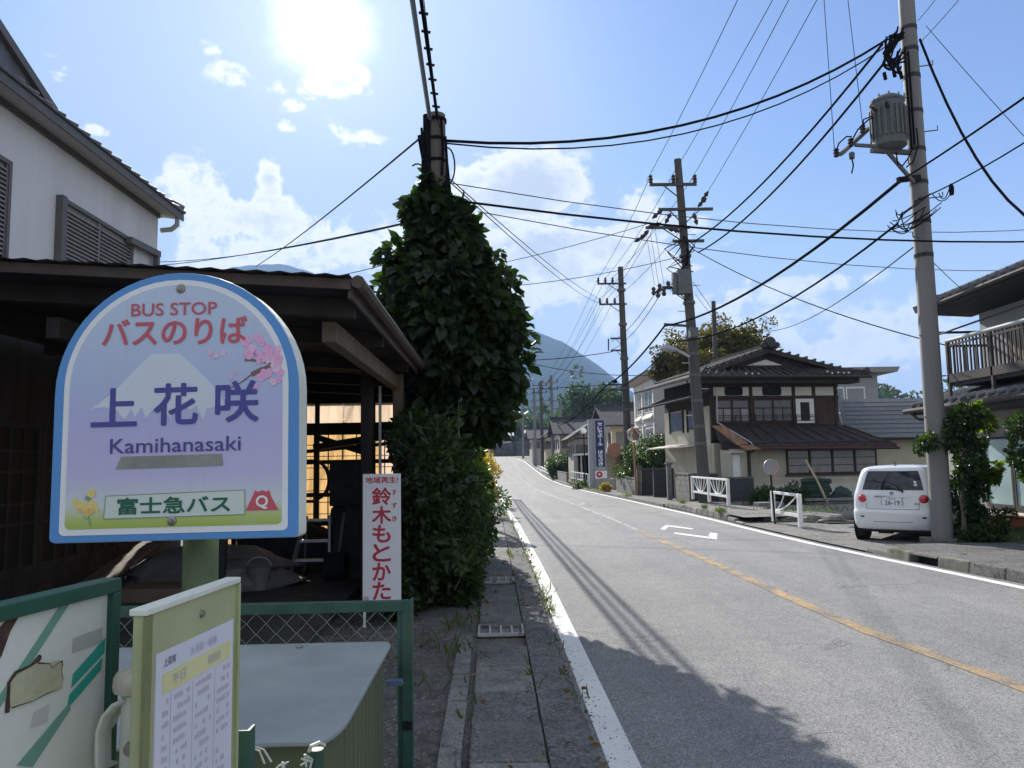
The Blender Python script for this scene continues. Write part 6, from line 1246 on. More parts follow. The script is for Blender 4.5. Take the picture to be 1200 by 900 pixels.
# grey flat-roofed building behind
GB = thing('grey_building', 'grey flat-roofed block with metal windows rising behind the slate annex', 'building', (20, 43, 0))
M_GREYW = mat('grey_render', (.33, .325, .33), .85, .06, 2, .06); MB().box(17.2, 21.35, 42, 48, 0, 6.05).build('wall', M_GREYW, GB); MB().hexa([(16.4, 41.4, 6.05), (22.2, 41.4, 6.05), (22.2, 48, 6.05), (16.4, 48, 6.05), (16.3, 41.3, 6.32), (22.3, 41.3, 6.32), (22.3, 48, 6.32), (16.3, 48, 6.32)]).build('roof', M_GREYW, GB)
for x in (17.7, 18.85, 20.0): 
    f = MB(); f.box(x - .5, x - .42, 41.93, 41.997, 3.9, 5.3); f.box(x + .5, x + .58, 41.93, 41.997, 3.9, 5.3); f.box(x - .42, x + .5, 41.93, 41.997, 5.2, 5.3); f.box(x - .42, x + .5, 41.93, 41.997, 3.8, 3.9); fo = f.build('window_frame', M_WHITE_METAL, GB); MB().box(x - .42, x + .5, 41.96, 41.97, 3.9, 5.2).build('pane', mat('blind_window', (.27, .28, .30), .4, .08, 4, 0), fo)
# white three-storey building beyond
WB = thing('white_building', 'white flat-roofed multi-storey building behind the dark house', 'building', (9, 45, 0))
M_WBW = mat('offwhite_render', (.60, .58, .54), .85, .05, 1.5, .05, stain=.15, stain_col=(.4, .38, .35)); MB().box(8.93, 16.5, 42, 48.6, -.5, 6.05).build('wall', M_WBW, WB); MB().hexa([(8.75, 41.85, 6.05), (16.6, 41.85, 6.05), (16.6, 48.8, 6.05), (8.75, 48.8, 6.05), (8.35, 41.4, 6.35), (16.6, 41.4, 6.35), (16.6, 49.1, 6.35), (8.35, 49.1, 6.35)]).build('roof_slab', mat('pale_brown_roof_edge', (.42, .37, .33), .8, .08, 3, .05), WB)
for z0, z1 in ((4.15, 5.55), (1.9, 3.3)):
    for y0, y1 in ((42.5, 45.0), (45.9, 47.3)):
        MB().box(8.905, 8.932, y0, y1, z0, z1).build('window', mat('curtained_window', (.20, .22, .25), .25, .2, 3, 0), WB); f = MB()
        for yy in (y0, y0 + (y1 - y0) / 2 - .04, y1 - .08): f.box(8.88, 8.904, yy, yy + .08, z0, z1)
        f.box(8.885, 8.904, y0, y1, z1 - .06, z1 + .001); f.box(8.885, 8.904, y0, y1, z0 - .001, z0 + .06)
        f.build('window_frame', M_WHITE_METAL, WB); MB().hexa([(8.70, y0 - .1, z0 - .35), (8.929, y0 - .1, z0 - .5), (8.929, y1 + .1, z0 - .5), (8.70, y1 + .1, z0 - .35), (8.70, y0 - .1, z0 - .3), (8.929, y0 - .1, z0 - .02), (8.929, y1 + .1, z0 - .02), (8.70, y1 + .1, z0 - .3)]).build('window_sill', M_WBW, WB)
    for y in (42.1, 45.3, 47.6): MB().box(8.82, 8.929, y, y + .35, z0 - .5, z1 + .2).build('pilaster', M_WBW, WB)
MB().box(8.85, 8.929, 42, 48.6, 3.42, 3.55).build('floor_band', M_WBW, WB); MB().box(9.4, 10.1, 41.96, 42.0, 2.0, 3.4).build('window', MATS['curtained_window'], WB)

# ================================================================== WALLS, GATES, RAILS
M_BLK = mat('shaded_concrete_block', (.055, .058, .063), .9, .25, 4, .35, 40, stain=.5, stain_col=(.04, .045, .045)); M_BLKP = mat('sunlit_concrete_block', (.155, .15, .14), .9, .25, 4, .35, 40, stain=.5, stain_col=(.1, .1, .085))  # shade painted in: dark copy for unlit faces, pale copy for sunlit
def block_wall(label, p0, p1, h, t=.15, mtl=M_BLK, bl=.40, bh=.20, z0=None, cap=True):
    p0 = Vector((p0[0], p0[1], 0)); p1 = Vector((p1[0], p1[1], 0)); d = p1 - p0; L = d.length; rz_ = math.atan2(d.y, d.x); zb = zr((p0.y + p1.y) / 2) - .1 if z0 is None else z0
    w = thing('block_wall', label, 'wall', (p0.x, p0.y, zb), rz_); src = {}
    for j in range(int(round(h / bh))):
        x = -bl / 2 if j % 2 else 0
        while x < L - .02:
            a_ = max(0, x); e = min(L, x + bl); key = round(e - a_, 3)
            if e - a_ > .03:
                if key not in src: src[key] = MB().box(0.003, key - .003, -t / 2, t / 2, .003, bh - .003).build('block', mtl, w, local=True, bevel=0); o = src[key]
                else: o = inst(src[key], 'block', w, (0, 0, 0))
                o.location = (a_, random.uniform(-.004, .004), j * bh)
            x += bl
    MB().box(.01, L - .01, -t / 2 + .012, t / 2 - .012, 0, int(round(h / bh)) * bh - .01).build('mortar', M_CONC_D, w, local=True)
    if cap: MB().box(-.02, L + .02, -t / 2 - .02, t / 2 + .02, int(round(h / bh)) * bh + .001, int(round(h / bh)) * bh + .06).build('coping', M_CONC_D, w, local=True)
    return w
block_wall('dark block wall behind the white guard rails, its taller left section', (7.05, 27.6), (8.0, 27.6), 1.2)
block_wall('dark block wall running to the right of the taller section, ending by the bush', (8.05, 27.1), (9.15, 27.25), .8, z0=0.0)
block_wall('pale end of the block wall along the pavement, left of the guard rails', (7.0, 27.5), (7.0, 29.6), 1.2, mtl=M_BLKP)
block_wall('dark wall inside the gate opening left of the block wall', (6.9, 33.6), (8.4, 33.6), 1.4, mtl=M_BLK)
block_wall('grey garden wall with plants on top beside the orange mirror post', (6.75, 36.6), (6.75, 42.5), 1.0, mtl=M_BLKP)
block_wall('dark return wall at the near end of the planted garden wall', (6.9, 36.3), (7.8, 36.3), 1.4)
for x, y, h, lab in ((6.85, 30.3, 1.5, 'tall grey gate pillar at the near side of the gate opening'), (6.75, 36.2, 1.4, 'grey gate pillar beside the orange mirror post')):
    t_ = thing('gate_pillar', lab, 'pillar', (x, y, zr(y) - .05)); MB().box(x - .08, x + .10, y - .1, y + .1, zr(y) - .05, zr(y) + h).build('shaft', M_BLKP, t_, bevel=.01); MB().box(x - .12, x + .14, y - .14, y + .14, zr(y) + h + .001, zr(y) + h + .07).build('cap', M_BLKP, t_)
def guard_rail(label, p0, p1, panels, h=.80, arcs=2, half=False):
    p0 = Vector((p0[0], p0[1], .0)); p1 = Vector((p1[0], p1[1], .0)); d = p1 - p0; L = d.length; t_ = thing('guard_rail', label, 'guard rail', (p0.x, p0.y, .16 if not half else .03), math.atan2(d.y, d.x), 'white guard rails along the far kerb')
    for k in range(panels + 1): x = L * k / panels; MB().box(x - .045, x + .045, -.045, .045, 0, h).build('post', M_WHITE_METAL, t_, local=True, bevel=.012)
    MB().box(0, L, -.03, .03, h - .06, h + .003).build('top_rail', M_WHITE_METAL, t_, local=True, bevel=.008)
    for k in range(panels):
        x0, x1 = L * k / panels, L * (k + 1) / panels; w = x1 - x0; zb_ = h * .34
        MB().box(x0 + .046, x1 - .046, -.028, .028, zb_ - .035, zb_ + .035).build('bottom_rail', M_WHITE_METAL, t_, local=True)
        for (xa, xe) in ([(.08, .45), (.24, .47), (.42, .49), (.58, .51), (.76, .53), (.92, .55)] if not half else [(.45, .1), (.9, .12)]):
            pts = [(x0 + w * (xe + (xa - xe) * t), 0, zb_ + .04 + (h - .1 - zb_) * (t ** 2 if abs(xa - xe) > .15 else t)) for t in np.linspace(0, 1, 8)] if not half else [(x0 + w * (xe + (xa - xe) * t), 0, zb_ + .04 + (h - .1 - zb_) * t ** 1.7) for t in np.linspace(0, 1, 8)]
            MB().tube(pts, .016, 6).build('curved_bar', M_WHITE_METAL, t_, local=True)
guard_rail('white guard rail with two fan-shaped panels in front of the dark block wall', (6.75, 26.3), (6.78, 22.4), 2, .78)
guard_rail('short white guard rail panel standing alone in front of the cream wall', (6.62, 18.35), (6.62, 16.75), 1, .72, half=True)
def disc_sign(label, px, py, Y, r, zb, post_px, m_front, m_back, tilt=0, name='traffic_mirror', cat='traffic mirror', post=None, pr=.03, hood=None):
    c = at(px, py, Y); b0 = at(post_px, 500, Y); t_ = thing(name, label, cat, (b0.x, Y, zb)); 
    MB().tube([(b0.x, Y + .05, zb), (c.x + .0, Y + .05, c.z + r * .6)], pr, 10).build('post', post or M_DARK, t_)
    d_ = MB().lathe([(0, -.02), (r * .6, -.03), (r, -.01), (r, .02), (r * .9, .045), (0, .05)], (0, 0, 0), 24, 0, 'y').build('disc', m_front, t_, local=True, smooth=True); d_.location = (c.x - b0.x, c.y - Y - .02, c.z - zb); d_.rotation_euler = (0, 0, tilt)
    rg = MB().tube([(r * math.cos(a_), -.012, r * math.sin(a_)) for a_ in np.linspace(0, 2 * math.pi, 25)[:-1]], r * .07, 6, closed=True).build('rim', m_back, t_, local=True); rg.location = d_.location; rg.rotation_euler = d_.rotation_euler
    return t_, c
M_ORNG = mat('orange_mirror_back', (.34, .17, .11), .55, .12, 6, .05, stain=.3, stain_col=(.35, .2, .13)); M_MIRR = bpy.data.materials.new('mirror_glass'); M_MIRR.use_nodes = True; M_MIRR.node_tree.nodes['Principled BSDF'].inputs['Metallic'].default_value = 1; M_MIRR.node_tree.nodes['Principled BSDF'].inputs['Roughness'].default_value = .12; M_MIRR.node_tree.nodes['Principled BSDF'].inputs['Base Color'].default_value = (.6, .62, .62, 1)
t_, c = disc_sign('round traffic mirror on an orange-brown post at the roadside wall', 742.5, 511, 36, .30, zr(36), 743.5, M_MIRR, M_BODYS, R_(15), post=M_ORNG, pr=.055)
MB().tube([(.33 * math.cos(a_), -.06, .33 * math.sin(a_)) for a_ in np.linspace(.35, 2.8, 12)], .035, 5).build('hood', M_ORNG, t_, local=True).location = (c.x - t_.location.x, 0, c.z - zr(36) + .02)
disc_sign('orange-backed round mirror seen beside the blue pillar sign', 719.5, 527.5, 46, .40, zr(46), 719, M_ORNG, M_ORNG, post=M_ORNG, pr=.04)
t_, c = disc_sign('grey and red round sign on a thin dark post by the short guard rail', 903, 547, 18, .17, 0, 903.5, mat('grey_sign_back', (.27, .26, .27), .5, .08, 8, .03), M_STEEL, name='round_sign', cat='round sign', pr=.022)
MB().prism([(.06 + 0 * k, -.034, 0) if False else ((.168 * math.cos(a_)) , -.036, .168 * math.sin(a_)) for k, a_ in enumerate(np.linspace(-1.25, 1.25, 12))], (0, .006, 0)).build('red_half', pmat('pale_red_paint', (.55, .12, .12)), t_, local=True).location = (c.x - t_.location.x, -.002, c.z)
# blue pillar sign
PS = thing('pillar_sign', 'tall narrow dark blue pillar sign with white vertical lettering on a grey base', 'sign', (at(703, 540, 50).x, 50, zr(50)))
M_SBLUE = pmat('dark_blue_sign', (.022, .035, .13)); M_SGREY = mat('grey_sign_case', (.30, .31, .35), .5, .08, 6, .03)
pl = at(695.5, 491, 50); pr_ = at(709, 491, 50); pbz = at(702, 552, 50).z; zt_ = pl.z
MB().box(pl.x, pr_.x, 50, 50.4, pbz, zt_).build('case', M_SGREY, PS); MB().box(pl.x - .35, pl.x - .01, 50.06, 50.4, zr(50), zt_ - .02).build('side_case', M_SGREY, PS)
MB().box(pl.x + .10, pr_.x - .08, 49.985, 49.999, pbz + .28, zt_ - .1).build('face', M_SBLUE, PS)
MB().box(pl.x + .02, pr_.x + .02, 49.95, 50.3, pbz - .5, pbz - .002).build('lower_case', M_SIGNP, PS); xm = (pl.x + pr_.x) / 2
MB().lathe([(0, -.02), (.2, -.015), (.2, 0)], (xm - .1, 49.95, pbz - .22), 16, 0, 'y').build('red_emblem', M_CRED, PS); MB().lathe([(0, -.03), (.07, -.028), (.07, -.02)], (xm - .1, 49.95, pbz - .22), 12, 0, 'y').build('emblem_centre', M_SIGNP, PS)
MB().box(pl.x, pr_.x + .72, 49.9, 50.6, zr(50), pbz - .505).build('base', mat('grey_stone_base', (.30, .29, .29), .8, .1, 4, .1), PS); MB().box(xm + .05, xm + .55, 49.885, 49.899, zr(50) + .35, zr(50) + .75).build('vent_panel', M_SGREY, PS)
hh = (zt_ - .2 - pbz - .32) / 11.0; cx_ = (pl.x + pr_.x) / 2 + .02 - PS.location.x
for k, ch in enumerate('セレモホー|ル はなさき'.replace('ー|', '|')):
    if ch == ' ': continue
    z1 = zt_ - .2 - k * hh - PS.location.z
    if ch == '|': MB().box(cx_ - .025, cx_ + .025, -.022, -.016, z1 - hh * .85, z1 - hh * .1).build('lettering', M_SIGNP, PS, local=True)
    else: lettering(ch, M_SIGNP, PS, cx_ - .15, cx_ + .15, z1 - hh * .92, z1 - hh * .08, -.022, .04)
LM = thing('lamp_post', 'slim lamp post with a white globe near the blue pillar sign', 'street lamp', (at(685, 540, 52).x, 52, zr(52))); lx = LM.location.x; lz = at(684, 505, 52).z
MB().tube([(lx, 52, zr(52)), (lx, 52, lz - .15)], .04, 8).build('post', M_DARK, LM); MB().lathe([(0, -.2), (.12, -.17), (.2, -.05), (.2, .05), (.12, .17), (0, .2)], (lx, 52, lz), 16).build('globe', mat('white_globe', (.8, .8, .78), .3, .02, 5, 0), LM, smooth=True)

# net fence, stacked nets, bamboo pole and bush by the cream wall
NF = thing('net_fence', 'low thin net fence rail running along the foot of the cream wall', 'fence', (10, 26.4, 0))
for k in range(5): x = 9.2 + k * 1.15; MB().tube([(x, 26.4 + k * .1, 0), (x, 26.4 + k * .1, .78)], .018, 6).build('post', M_STEEL, NF)
MB().tube([(9.2, 26.4, .78), (13.8, 26.8, .78)], .014, 6).build('rail', M_STEEL, NF)
NT_ = thing('net_bundle', 'stack of dark green rolled nets against the low fence', 'net bundle', (11.0, 26.0, 0)); M_NET = mat('dark_green_net', (.03, .055, .045), .9, .4, 14, .9, 40)
for k in range(7): MB().tube([(10.35 + .05 * (k % 2), 25.9 + .05 * (k % 3), .1 + k * .1), (10.8, 25.85, .12 + k * .1), (11.35 - .05 * (k % 3), 25.95, .09 + k * .1)], [.1, .12, .09], 8).build('roll', M_NET, NT_, smooth=True)
heap('net_heap', 'loose dark green net heap to the right of the stacked nets', 'net heap', (11.75, 26.0, 0), (.42, .3, .5), M_NET, 12)
tag(MB().tube([at(970, 590, 25.6), at(957, 562, 25.7), at(944, 539, 25.9)], [.045, .04, .036], 8).build('bamboo_pole', mat('pale_bamboo', (.42, .34, .22), .6, .15, 6, .1)), 'pale bamboo pole leaning diagonally in front of the cream wall', 'pole')
tag(MB().bar((10.2, 25.3, .12), (12.3, 25.4, .12), .12, .08).build('timber_beam', M_CONC), 'pale timber beam lying on the ground in front of the net bundles', 'beam')
bush('bush', 'low green bush in front of the cream wall next to the dark block wall', 'bush', (9.9, 26.0, .35), .62, 2600, .08, MATS['shrub_leaf'])
bush('bush', 'trimmed dark green bush behind the short guard rail', 'bush', (8.95, 26.2, .28), .4, 1400, .08, M_GREEN2)
tag(MB().box(8.2, 9.0, 24.0, 24.5, .03, .13).build('concrete_slab', M_CONC), 'pale flat concrete slab lying on the ground by the block wall', 'slab')
dt = MB(); dt.box(7.6, 9.6, 17.6, 18.6, -.06, .035); structure(dt.build('ditch_shade', M_DARK))  # flat black slab; the shadow in the ditch is its colour
for k, (x, y, s) in enumerate(((7.2, 18.7, .35), (7.55, 18.3, .28), (7.9, 18.0, .4), (8.5, 18.7, .5), (9.1, 18.75, .45), (6.85, 18.9, .3))): heap('rubble', None, None, (x, y, .0), (s, s * .5, .16), M_CONC_M, 40 + k).__setitem__('kind', 'stuff')
# hedges and plants on walls
bush('hedge', 'dark green hedge above the gate wall below the white building', 'hedge', (8.3, 37.5, 2.0), 1.3, 5000, .13, M_GREEN2, k=18); bush('hedge', 'dark green conifer hedge right behind the traffic mirror', 'hedge', (7.9, 39.8, 1.9), 1.0, 3500, .13, MATS['hedge_leaf'], k=14)
bush('bush', 'yellow-green bushy plant hanging over the grey garden wall', 'bush', (7.1, 38.5, 1.25), .75, 2600, .11, MATS['shrub_leaf']); bush('bush', 'reddish green plant on the far end of the garden wall', 'bush', (6.95, 41.5, 1.2), .55, 1500, .11, M_GREEN2)
bush('weed_clump', 'yellow weed clump at the kerb under the garden wall', 'weeds', (6.25, 43.0, .35), .3, 700, .12, M_YELF, stem=False); bush('weed_clump', 'round trimmed shrub on the pavement near the lamp post', 'shrub', (5.95, 53, .35), .5, 1400, .12, M_GREEN2, stem=False)
def tree(label, c, r, h, n, leaf, size, seed, squash=.8, name='tree', sparse=.5, k=26):
    r_ = random.Random(seed); o = thing(name, label, 'tree', c); base = Vector(c); cs = []; rs = []
    trunk = MB(); top = base + Vector((0, 0, h)); trunk.tube([base, base + Vector((.1, 0, h * .35)), base + Vector((-.05, .1, h * .62)), top - Vector((0, 0, r * .4))], [r * .075, r * .06, r * .04, r * .012], 8); trunk.build('trunk', M_POLEW, o)
    br = MB()
    for q in range(k):
        a_ = r_.uniform(0, 6.28); e = r_.uniform(-.35, 1.1); d = Vector((math.cos(a_) * math.cos(e), math.sin(a_) * math.cos(e), math.sin(e) * squash)); L = r * r_.uniform(.55, .98)
        s = base + Vector((0, 0, h - r * squash * r_.uniform(.7, 1.3))); p = base + Vector((0, 0, h - r * squash)) + d * L
        br.tube([s, s.lerp(p, .5) + Vector((0, 0, .12 * r)), p], [r * .028, r * .016, r * .004], 5); cs.append(tuple(p)); rs.append(r * r_.uniform(.22, .40))
        for _ in range(3): e2 = p + Vector((r_.gauss(0, .22), r_.gauss(0, .22), r_.gauss(.1, .2))) * r; br.tube([s.lerp(p, .6), s.lerp(e2, .85), e2], [r * .011, r * .006, r * .002], 4); cs.append(tuple(e2)); rs.append(r * r_.uniform(.12, .24))
    br.build('branch', M_POLEW, o)
    P, D = clump_points(cs, rs, n, sparse, .85); leaves_mesh(P, D, size, 'crown', leaf, o, width=.55, jitter=.7)['kind'] = 'stuff'; return o
M_AUT = leaf_mat('olive_leaf', (.05, .06, .018), (.17, .13, .045), .35, .55, (1.5, 1.5, .8))
tree('broad olive-green tree with thin bare twigs rising behind the dark house', (12.4, 41, 0), 2.5, 8.35, 11000, M_AUT, .19, 5, .62, k=30); tree('lower olive tree at the left behind the dark house, against the white building', (9.6, 37.5, 0), 1.45, 7.0, 6500, M_AUT, .15, 8, .75, k=18)
tree('thin half-bare tree to the right of the broad olive tree', (14.0, 41, 0), 1.5, 7.7, 1300, M_AUT, .14, 15, .7, k=26)

# ================================================================== HOUSES AND GROUND FARTHER UP THE ROAD
def tile_house(label, x0, x1, y0, y1, zb, ze, zrg, wall, roofm, axis='x', over=.7, name='house', win=3):
    o = thing(name, label, 'house', ((x0 + x1) / 2, (y0 + y1) / 2, zb)); MB().box(x0, x1, y0, y1, zb, ze + .1).build('wall', wall, o); ym = (y0 + y1) / 2; xm_ = (x0 + x1) / 2
    if axis == 'x':
        for (a_, b_) in ((y0 - over, ym), (y1 + over, ym)): b = MB(); b.slab([(x0 - over, a_, ze), (x1 + over, a_, ze), (x1 + over, b_, zrg), (x0 - over, b_, zrg)], .12); b.build('roof', roofm, o)
        MB().bar((x0 - over, ym, zrg + .05), (x1 + over, ym, zrg + .05), .3, .25).build('ridge', roofm, o); MB().prism([(x0, y0, ze), (x0, y1, ze), (x0, ym, zrg - .1)], (.1, 0, 0)).build('gable', wall, o); MB().prism([(x1 - .1, y0, ze), (x1 - .1, y1, ze), (x1 - .1, ym, zrg - .1)], (.1, 0, 0)).build('gable', wall, o)
    else:
        for (a_, b_) in ((x0 - over, xm_), (x1 + over, xm_)): b = MB(); b.slab([(a_, y0 - over, ze), (b_, y0 - over, zrg), (b_, y1 + over, zrg), (a_, y1 + over, ze)], .12); b.build('roof', roofm, o)
        MB().bar((xm_, y0 - over, zrg + .05), (xm_, y1 + over, zrg + .05), .3, .25).build('ridge', roofm, o); MB().prism([(x0, y0, ze), (x1, y0, ze), (xm_, y0, zrg - .1)], (0, .1, 0)).build('gable', wall, o)
    for k in range(win):
        x = x0 + (x1 - x0) * (k + .5) / win; MB().box(x - .5, x + .5, y0 - .05, y0 - .003, ze - 1.5, ze - .5).build('window', M_PANE, o); y = y0 + (y1 - y0) * (k + .5) / win; MB().box(x0 - .05, x0 - .003, y - .5, y + .5, ze - 1.5, ze - .5).build('window', M_PANE, o)
    return o
M_BEIGE = mat('beige_wall', (.42, .36, .26), .85, .1, 2, .08); M_FARR = mat('dark_far_roof', (.06, .062, .068), .9, .3, 2, .2, spec=.1); M_BEIGE2 = mat('grey_beige_wall', (.33, .30, .26), .85, .1, 2, .08)
tile_house('beige two-storey tile-roofed house beyond the blue pillar sign', 8.6, 13.5, 56, 63, -.5, 4.0, 5.6, M_BEIGE, M_FARR)
tile_house('lower tile-roofed house left of the blue pillar sign', 6.9, 10.5, 66, 72, -.5, 3.3, 4.9, M_BEIGE2, M_FARR, 'y')
tile_house('grey roofed house with wide eaves farther up the right side', 6.8, 11, 80, 88, -.5, 4.2, 6.0, M_BEIGE2, M_FARR); tile_house('small tan house tucked between two tiled roofs', 6.6, 9, 97, 104, 0, 4.4, 5.8, M_BEIGE, M_FARR, 'y'); tile_house('distant grey-roofed house near the bend', 5.8, 10, 118, 127, .5, 4.8, 6.6, M_BEIGE2, M_FARR)
tile_house('tiled house with a dark roof behind the beige house', 11.5, 17, 70, 78, -.5, 5.0, 6.8, M_BEIGE2, M_FARR)
CP_ = thing('carport', 'dark carport with a flat pale roof and white railings beside the road', 'carport', (7.2, 58, -.5)); MB().box(6.5, 9.5, 53.5, 64, 1.85, 2.0).build('roof', M_KAWARA, CP_); MB().box(9.2, 9.3, 53.5, 64, -.6, 1.85).build('back_wall', M_DARK, CP_); MB().box(6.9, 9.2, 63.8, 63.9, -.6, 1.85).build('end_wall', M_DARK, CP_)
for y in (53.6, 58.5, 63.6): MB().box(6.55, 6.65, y, y + .1, -.6, 1.85).build('post', M_STEEL, CP_)
for z in (.05, .55): MB().bar((6.35, 52.5, z), (6.35, 64, z), .05, .06).build('rail', M_WHITE_METAL, CP_)
for k in range(8): y = 52.5 + k * 1.6; MB().box(6.32, 6.38, y, y + .06, -.5, .6).build('rail_post', M_WHITE_METAL, CP_)
block_wall('low weathered block wall beside the far carport', (6.2, 66), (6.2, 76), 1.0, mtl=M_BLKP, bl=.8, bh=.25)
GR = thing('guard_rail', 'distant pale guard rail along the far right kerb near the bend', 'guard rail', (5.9, 90, 0)); 
for z in (.35, .7): MB().bar((6.0, 80, zr(80) + z), (5.8, 97, zr(97) + z), .05, .18).build('beam', M_WHITE_METAL, GR)
for k in range(6): y = 80 + k * 3.3; MB().box(5.95, 6.05, y, y + .12, zr(y) - .1, zr(y) + .8).build('post', M_WHITE_METAL, GR)
bush('bush', 'leafy roadside bush in front of the far houses', 'bush', (6.9, 78, 1.6), 1.5, 2500, .2, M_GREEN2, k=14); bush('bush', 'dark rounded bush at the end of the low weathered wall', 'bush', (6.2, 77.2, 1.0), .8, 1500, .18, MATS['hedge_leaf']); bush('bush', 'small green bush beside the distant guard rail', 'bush', (6.6, 92, 1.2), 1.2, 1600, .2, MATS['shrub_leaf'])
# stone retaining wall, bank and buildings above the bend
RW = thing('retaining_wall', 'dark stone retaining wall curving behind the bend of the road', 'wall', (0, 182, 1)); M_STN = mat('dark_stone_masonry', (.10, .10, .105), .9, .5, .9, .5, 4)
pts = [(-6, 172), (0, 181), (5, 184), (10, 182), (16, 176)]
b = MB()
for (a_, c_) in zip(pts, pts[1:]): b.hexa([(a_[0], a_[1], .5), (c_[0], c_[1], .5), (c_[0], c_[1] + 2, .5), (a_[0], a_[1] + 2, .5), (a_[0], a_[1] + .7, 5.3 + .12 * a_[0]), (c_[0], c_[1] + .7, 5.3 + .12 * c_[0]), (c_[0], c_[1] + 2, 5.3 + .12 * c_[0]), (a_[0], a_[1] + 2, 5.3 + .12 * a_[0])])
b.build('masonry', M_STN, RW)
structure(MB().hexa([(-30, 184, 0), (60, 184, 0), (80, 330, 0), (-60, 330, 0), (-30, 186, 4.4), (60, 186, 5.6), (80, 330, 9), (-60, 330, 9)]).build('terrace', M_EARTH))
tile_house('small white house above the stone wall at the bend', 1.2, 4.2, 190, 196, 4.5, 7.6, 8.6, M_WBW, M_KAWARA, win=1); tile_house('pale low building above the right end of the stone wall', 8, 18, 192, 200, 5, 8.2, 9.2, M_WBW, M_KAWARA); tile_house('brown house on the slope above the bend', 18, 27, 205, 214, 5, 9.6, 12, M_BEIGE2, M_FARR)
rt = random.Random(31)
M_FARL = leaf_mat('far_leaf', (.022, .042, .018), (.06, .085, .028), .3, .6)
tree('round dark tree on the slope behind the far tiled roofs', (22, 165, 2), 7.5, 15, 5000, M_FARL, .7, 22, .75, k=22)
for k, (x, y, r, h, lab) in enumerate(((-6, 205, 5, 11, 'leafy tree above the left end of the stone wall'), (4, 225, 5, 10, 'dark tree behind the small white house at the bend'), (12, 235, 6, 11, 'broad tree on the slope right of the small white house'), (-14, 190, 6, 13, 'tall tree at the left of the bend'), (34, 210, 6, 12, 'tree on the hillside behind the blue pillar sign'), (48, 190, 6, 13, 'tree on the hillside behind the white building'))): tree(lab, (x, y, 3), r, h, 2200, M_FARL, .8, 60 + k, .75, k=14)
P, D = clump_points([(rt.uniform(-70, 60), rt.uniform(240, 330), rt.uniform(5, 14)) for _ in range(160)], [rt.uniform(4, 8) for _ in range(160)], 16000, .6, .7); tag(leaves_mesh(P, D, 2.0, 'far_woods', M_FARL, width=.8), kind='stuff')
P, D = clump_points([(150 + rt.uniform(-45, 60), 310 + rt.uniform(-10, 60), rt.uniform(14, 27)) for _ in range(90)], [rt.uniform(4, 8) for _ in range(90)], 9000, .6, .7); tag(leaves_mesh(P, D, 2.0, 'far_woods', M_FARL, width=.8), kind='stuff')
structure(MB().hexa([(80, 290, 0), (260, 290, 0), (300, 420, 0), (60, 420, 0), (95, 320, 20), (240, 320, 22), (260, 420, 26), (70, 420, 24)]).build('hill', M_FOREST))
# ================================================================== STREET POLES AND WIRES
M_POLED = mat('dark_tarred_pole', (.075, .07, .065), .8, .25, 4, .3, 25, streak=True); M_BAND = mat('dull_band', (.11, .11, .11), .7, .2, 8, .05); M_POLEC = mat('grey_far_pole', (.17, .17, .175), .75, .15, 3, .1)
def insul(mb, p, s=1.0): mb.lathe([(.03 * s, 0), (.055 * s, .03 * s), (.03 * s, .06 * s), (.06 * s, .09 * s), (.03 * s, .13 * s), (.05 * s, .17 * s), (.02 * s, .2 * s)], p, 8)
def street_pole(label, base, top, r0, r1, arms, mtl, extra=None, group=None):
    """arms: (z, x from, x to, insulator xs)"""
    o = thing('utility_pole', label, 'utility pole', base, 0, group); b0, t0 = Vector(base), Vector(top); MB().tube([b0, t0], [r0, r1], 12).build('pole', mtl, o, smooth=True); ends = []
    for (z, xa, xb, ins) in arms:
        f = (z - b0.z) / (t0.z - b0.z); c = b0.lerp(t0, f); MB().bar(c + Vector((xa, -.16, 0)), c + Vector((xb, -.16, 0)), .09, .09).build('crossarm', M_POLEC if mtl is M_POLEC else M_POLED, o)
        for s in ((xa, xb) if abs(xa + xb) < .3 else (xa,) if abs(xa) > abs(xb) else (xb,)): MB().bar(c + Vector((s * .55, -.17, -.04)), c + Vector((0, -.17, -.55)), .04, .03).build('brace', M_POLED, o)
        row = []
        for x in ins: p = c + Vector((x, -.16, .05)); b = MB(); insul(b, p, 1.5); b.build('insulator', M_PORC, o); row.append(p + Vector((0, 0, .28)))
        ends.append(row)
    return o, ends
def by(px, py, Y): return tuple(at(px, py, Y))
cb, ct = Vector(by(826, 575, 26)), Vector(by(794, 187, 26)); cb.z = 0
def cz(y): return at(800, y, 26).z
CPO, CE = street_pole('dark wooden utility pole with crossarms and grey cabinet by the dark house', cb, ct, .22, .13, [(cz(218), -1.1, .55, (-1.05, -.25, .5)), (cz(247), -.85, 1.05, ()), (cz(268), -1.35, .2, ()), (cz(284), -.45, .65, ()), (cz(338), -.95, 0, ())], M_POLED)
def cpole(z): return cb.lerp(ct, z / ct.z)
ib = MB()
for px, py, dx, dz in ((776, 246, -.35, -.3), (786, 250, -.2, -.35), (818, 242, .3, .3), (822, 236, .25, .35), (813, 250, .1, -.4), (775, 262, -.45, -.1), (783, 268, .4, -.1), (757, 275, -.4, -.25), (760, 270, -.3, -.3)):
    p = Vector(by(px, py, 25.8)); e = p + Vector((dx, 0, dz)); ib.tube([p, p.lerp(e, .3), p.lerp(e, .5), p.lerp(e, .7), e], [.03, .085, .035, .085, .03], 7); ib.build('insulator', M_PORC, CPO); ib = MB()
for k, (px, py) in enumerate(((766, 341), (773, 337), (778, 342), (783, 334), (771, 344))): MB().lathe([(.05, -.14), (.09, -.06), (.05, 0), (.08, .08), (.03, .14)], by(px, py, 25.7), 8).build('fuse_cutout', M_PORC, CPO)
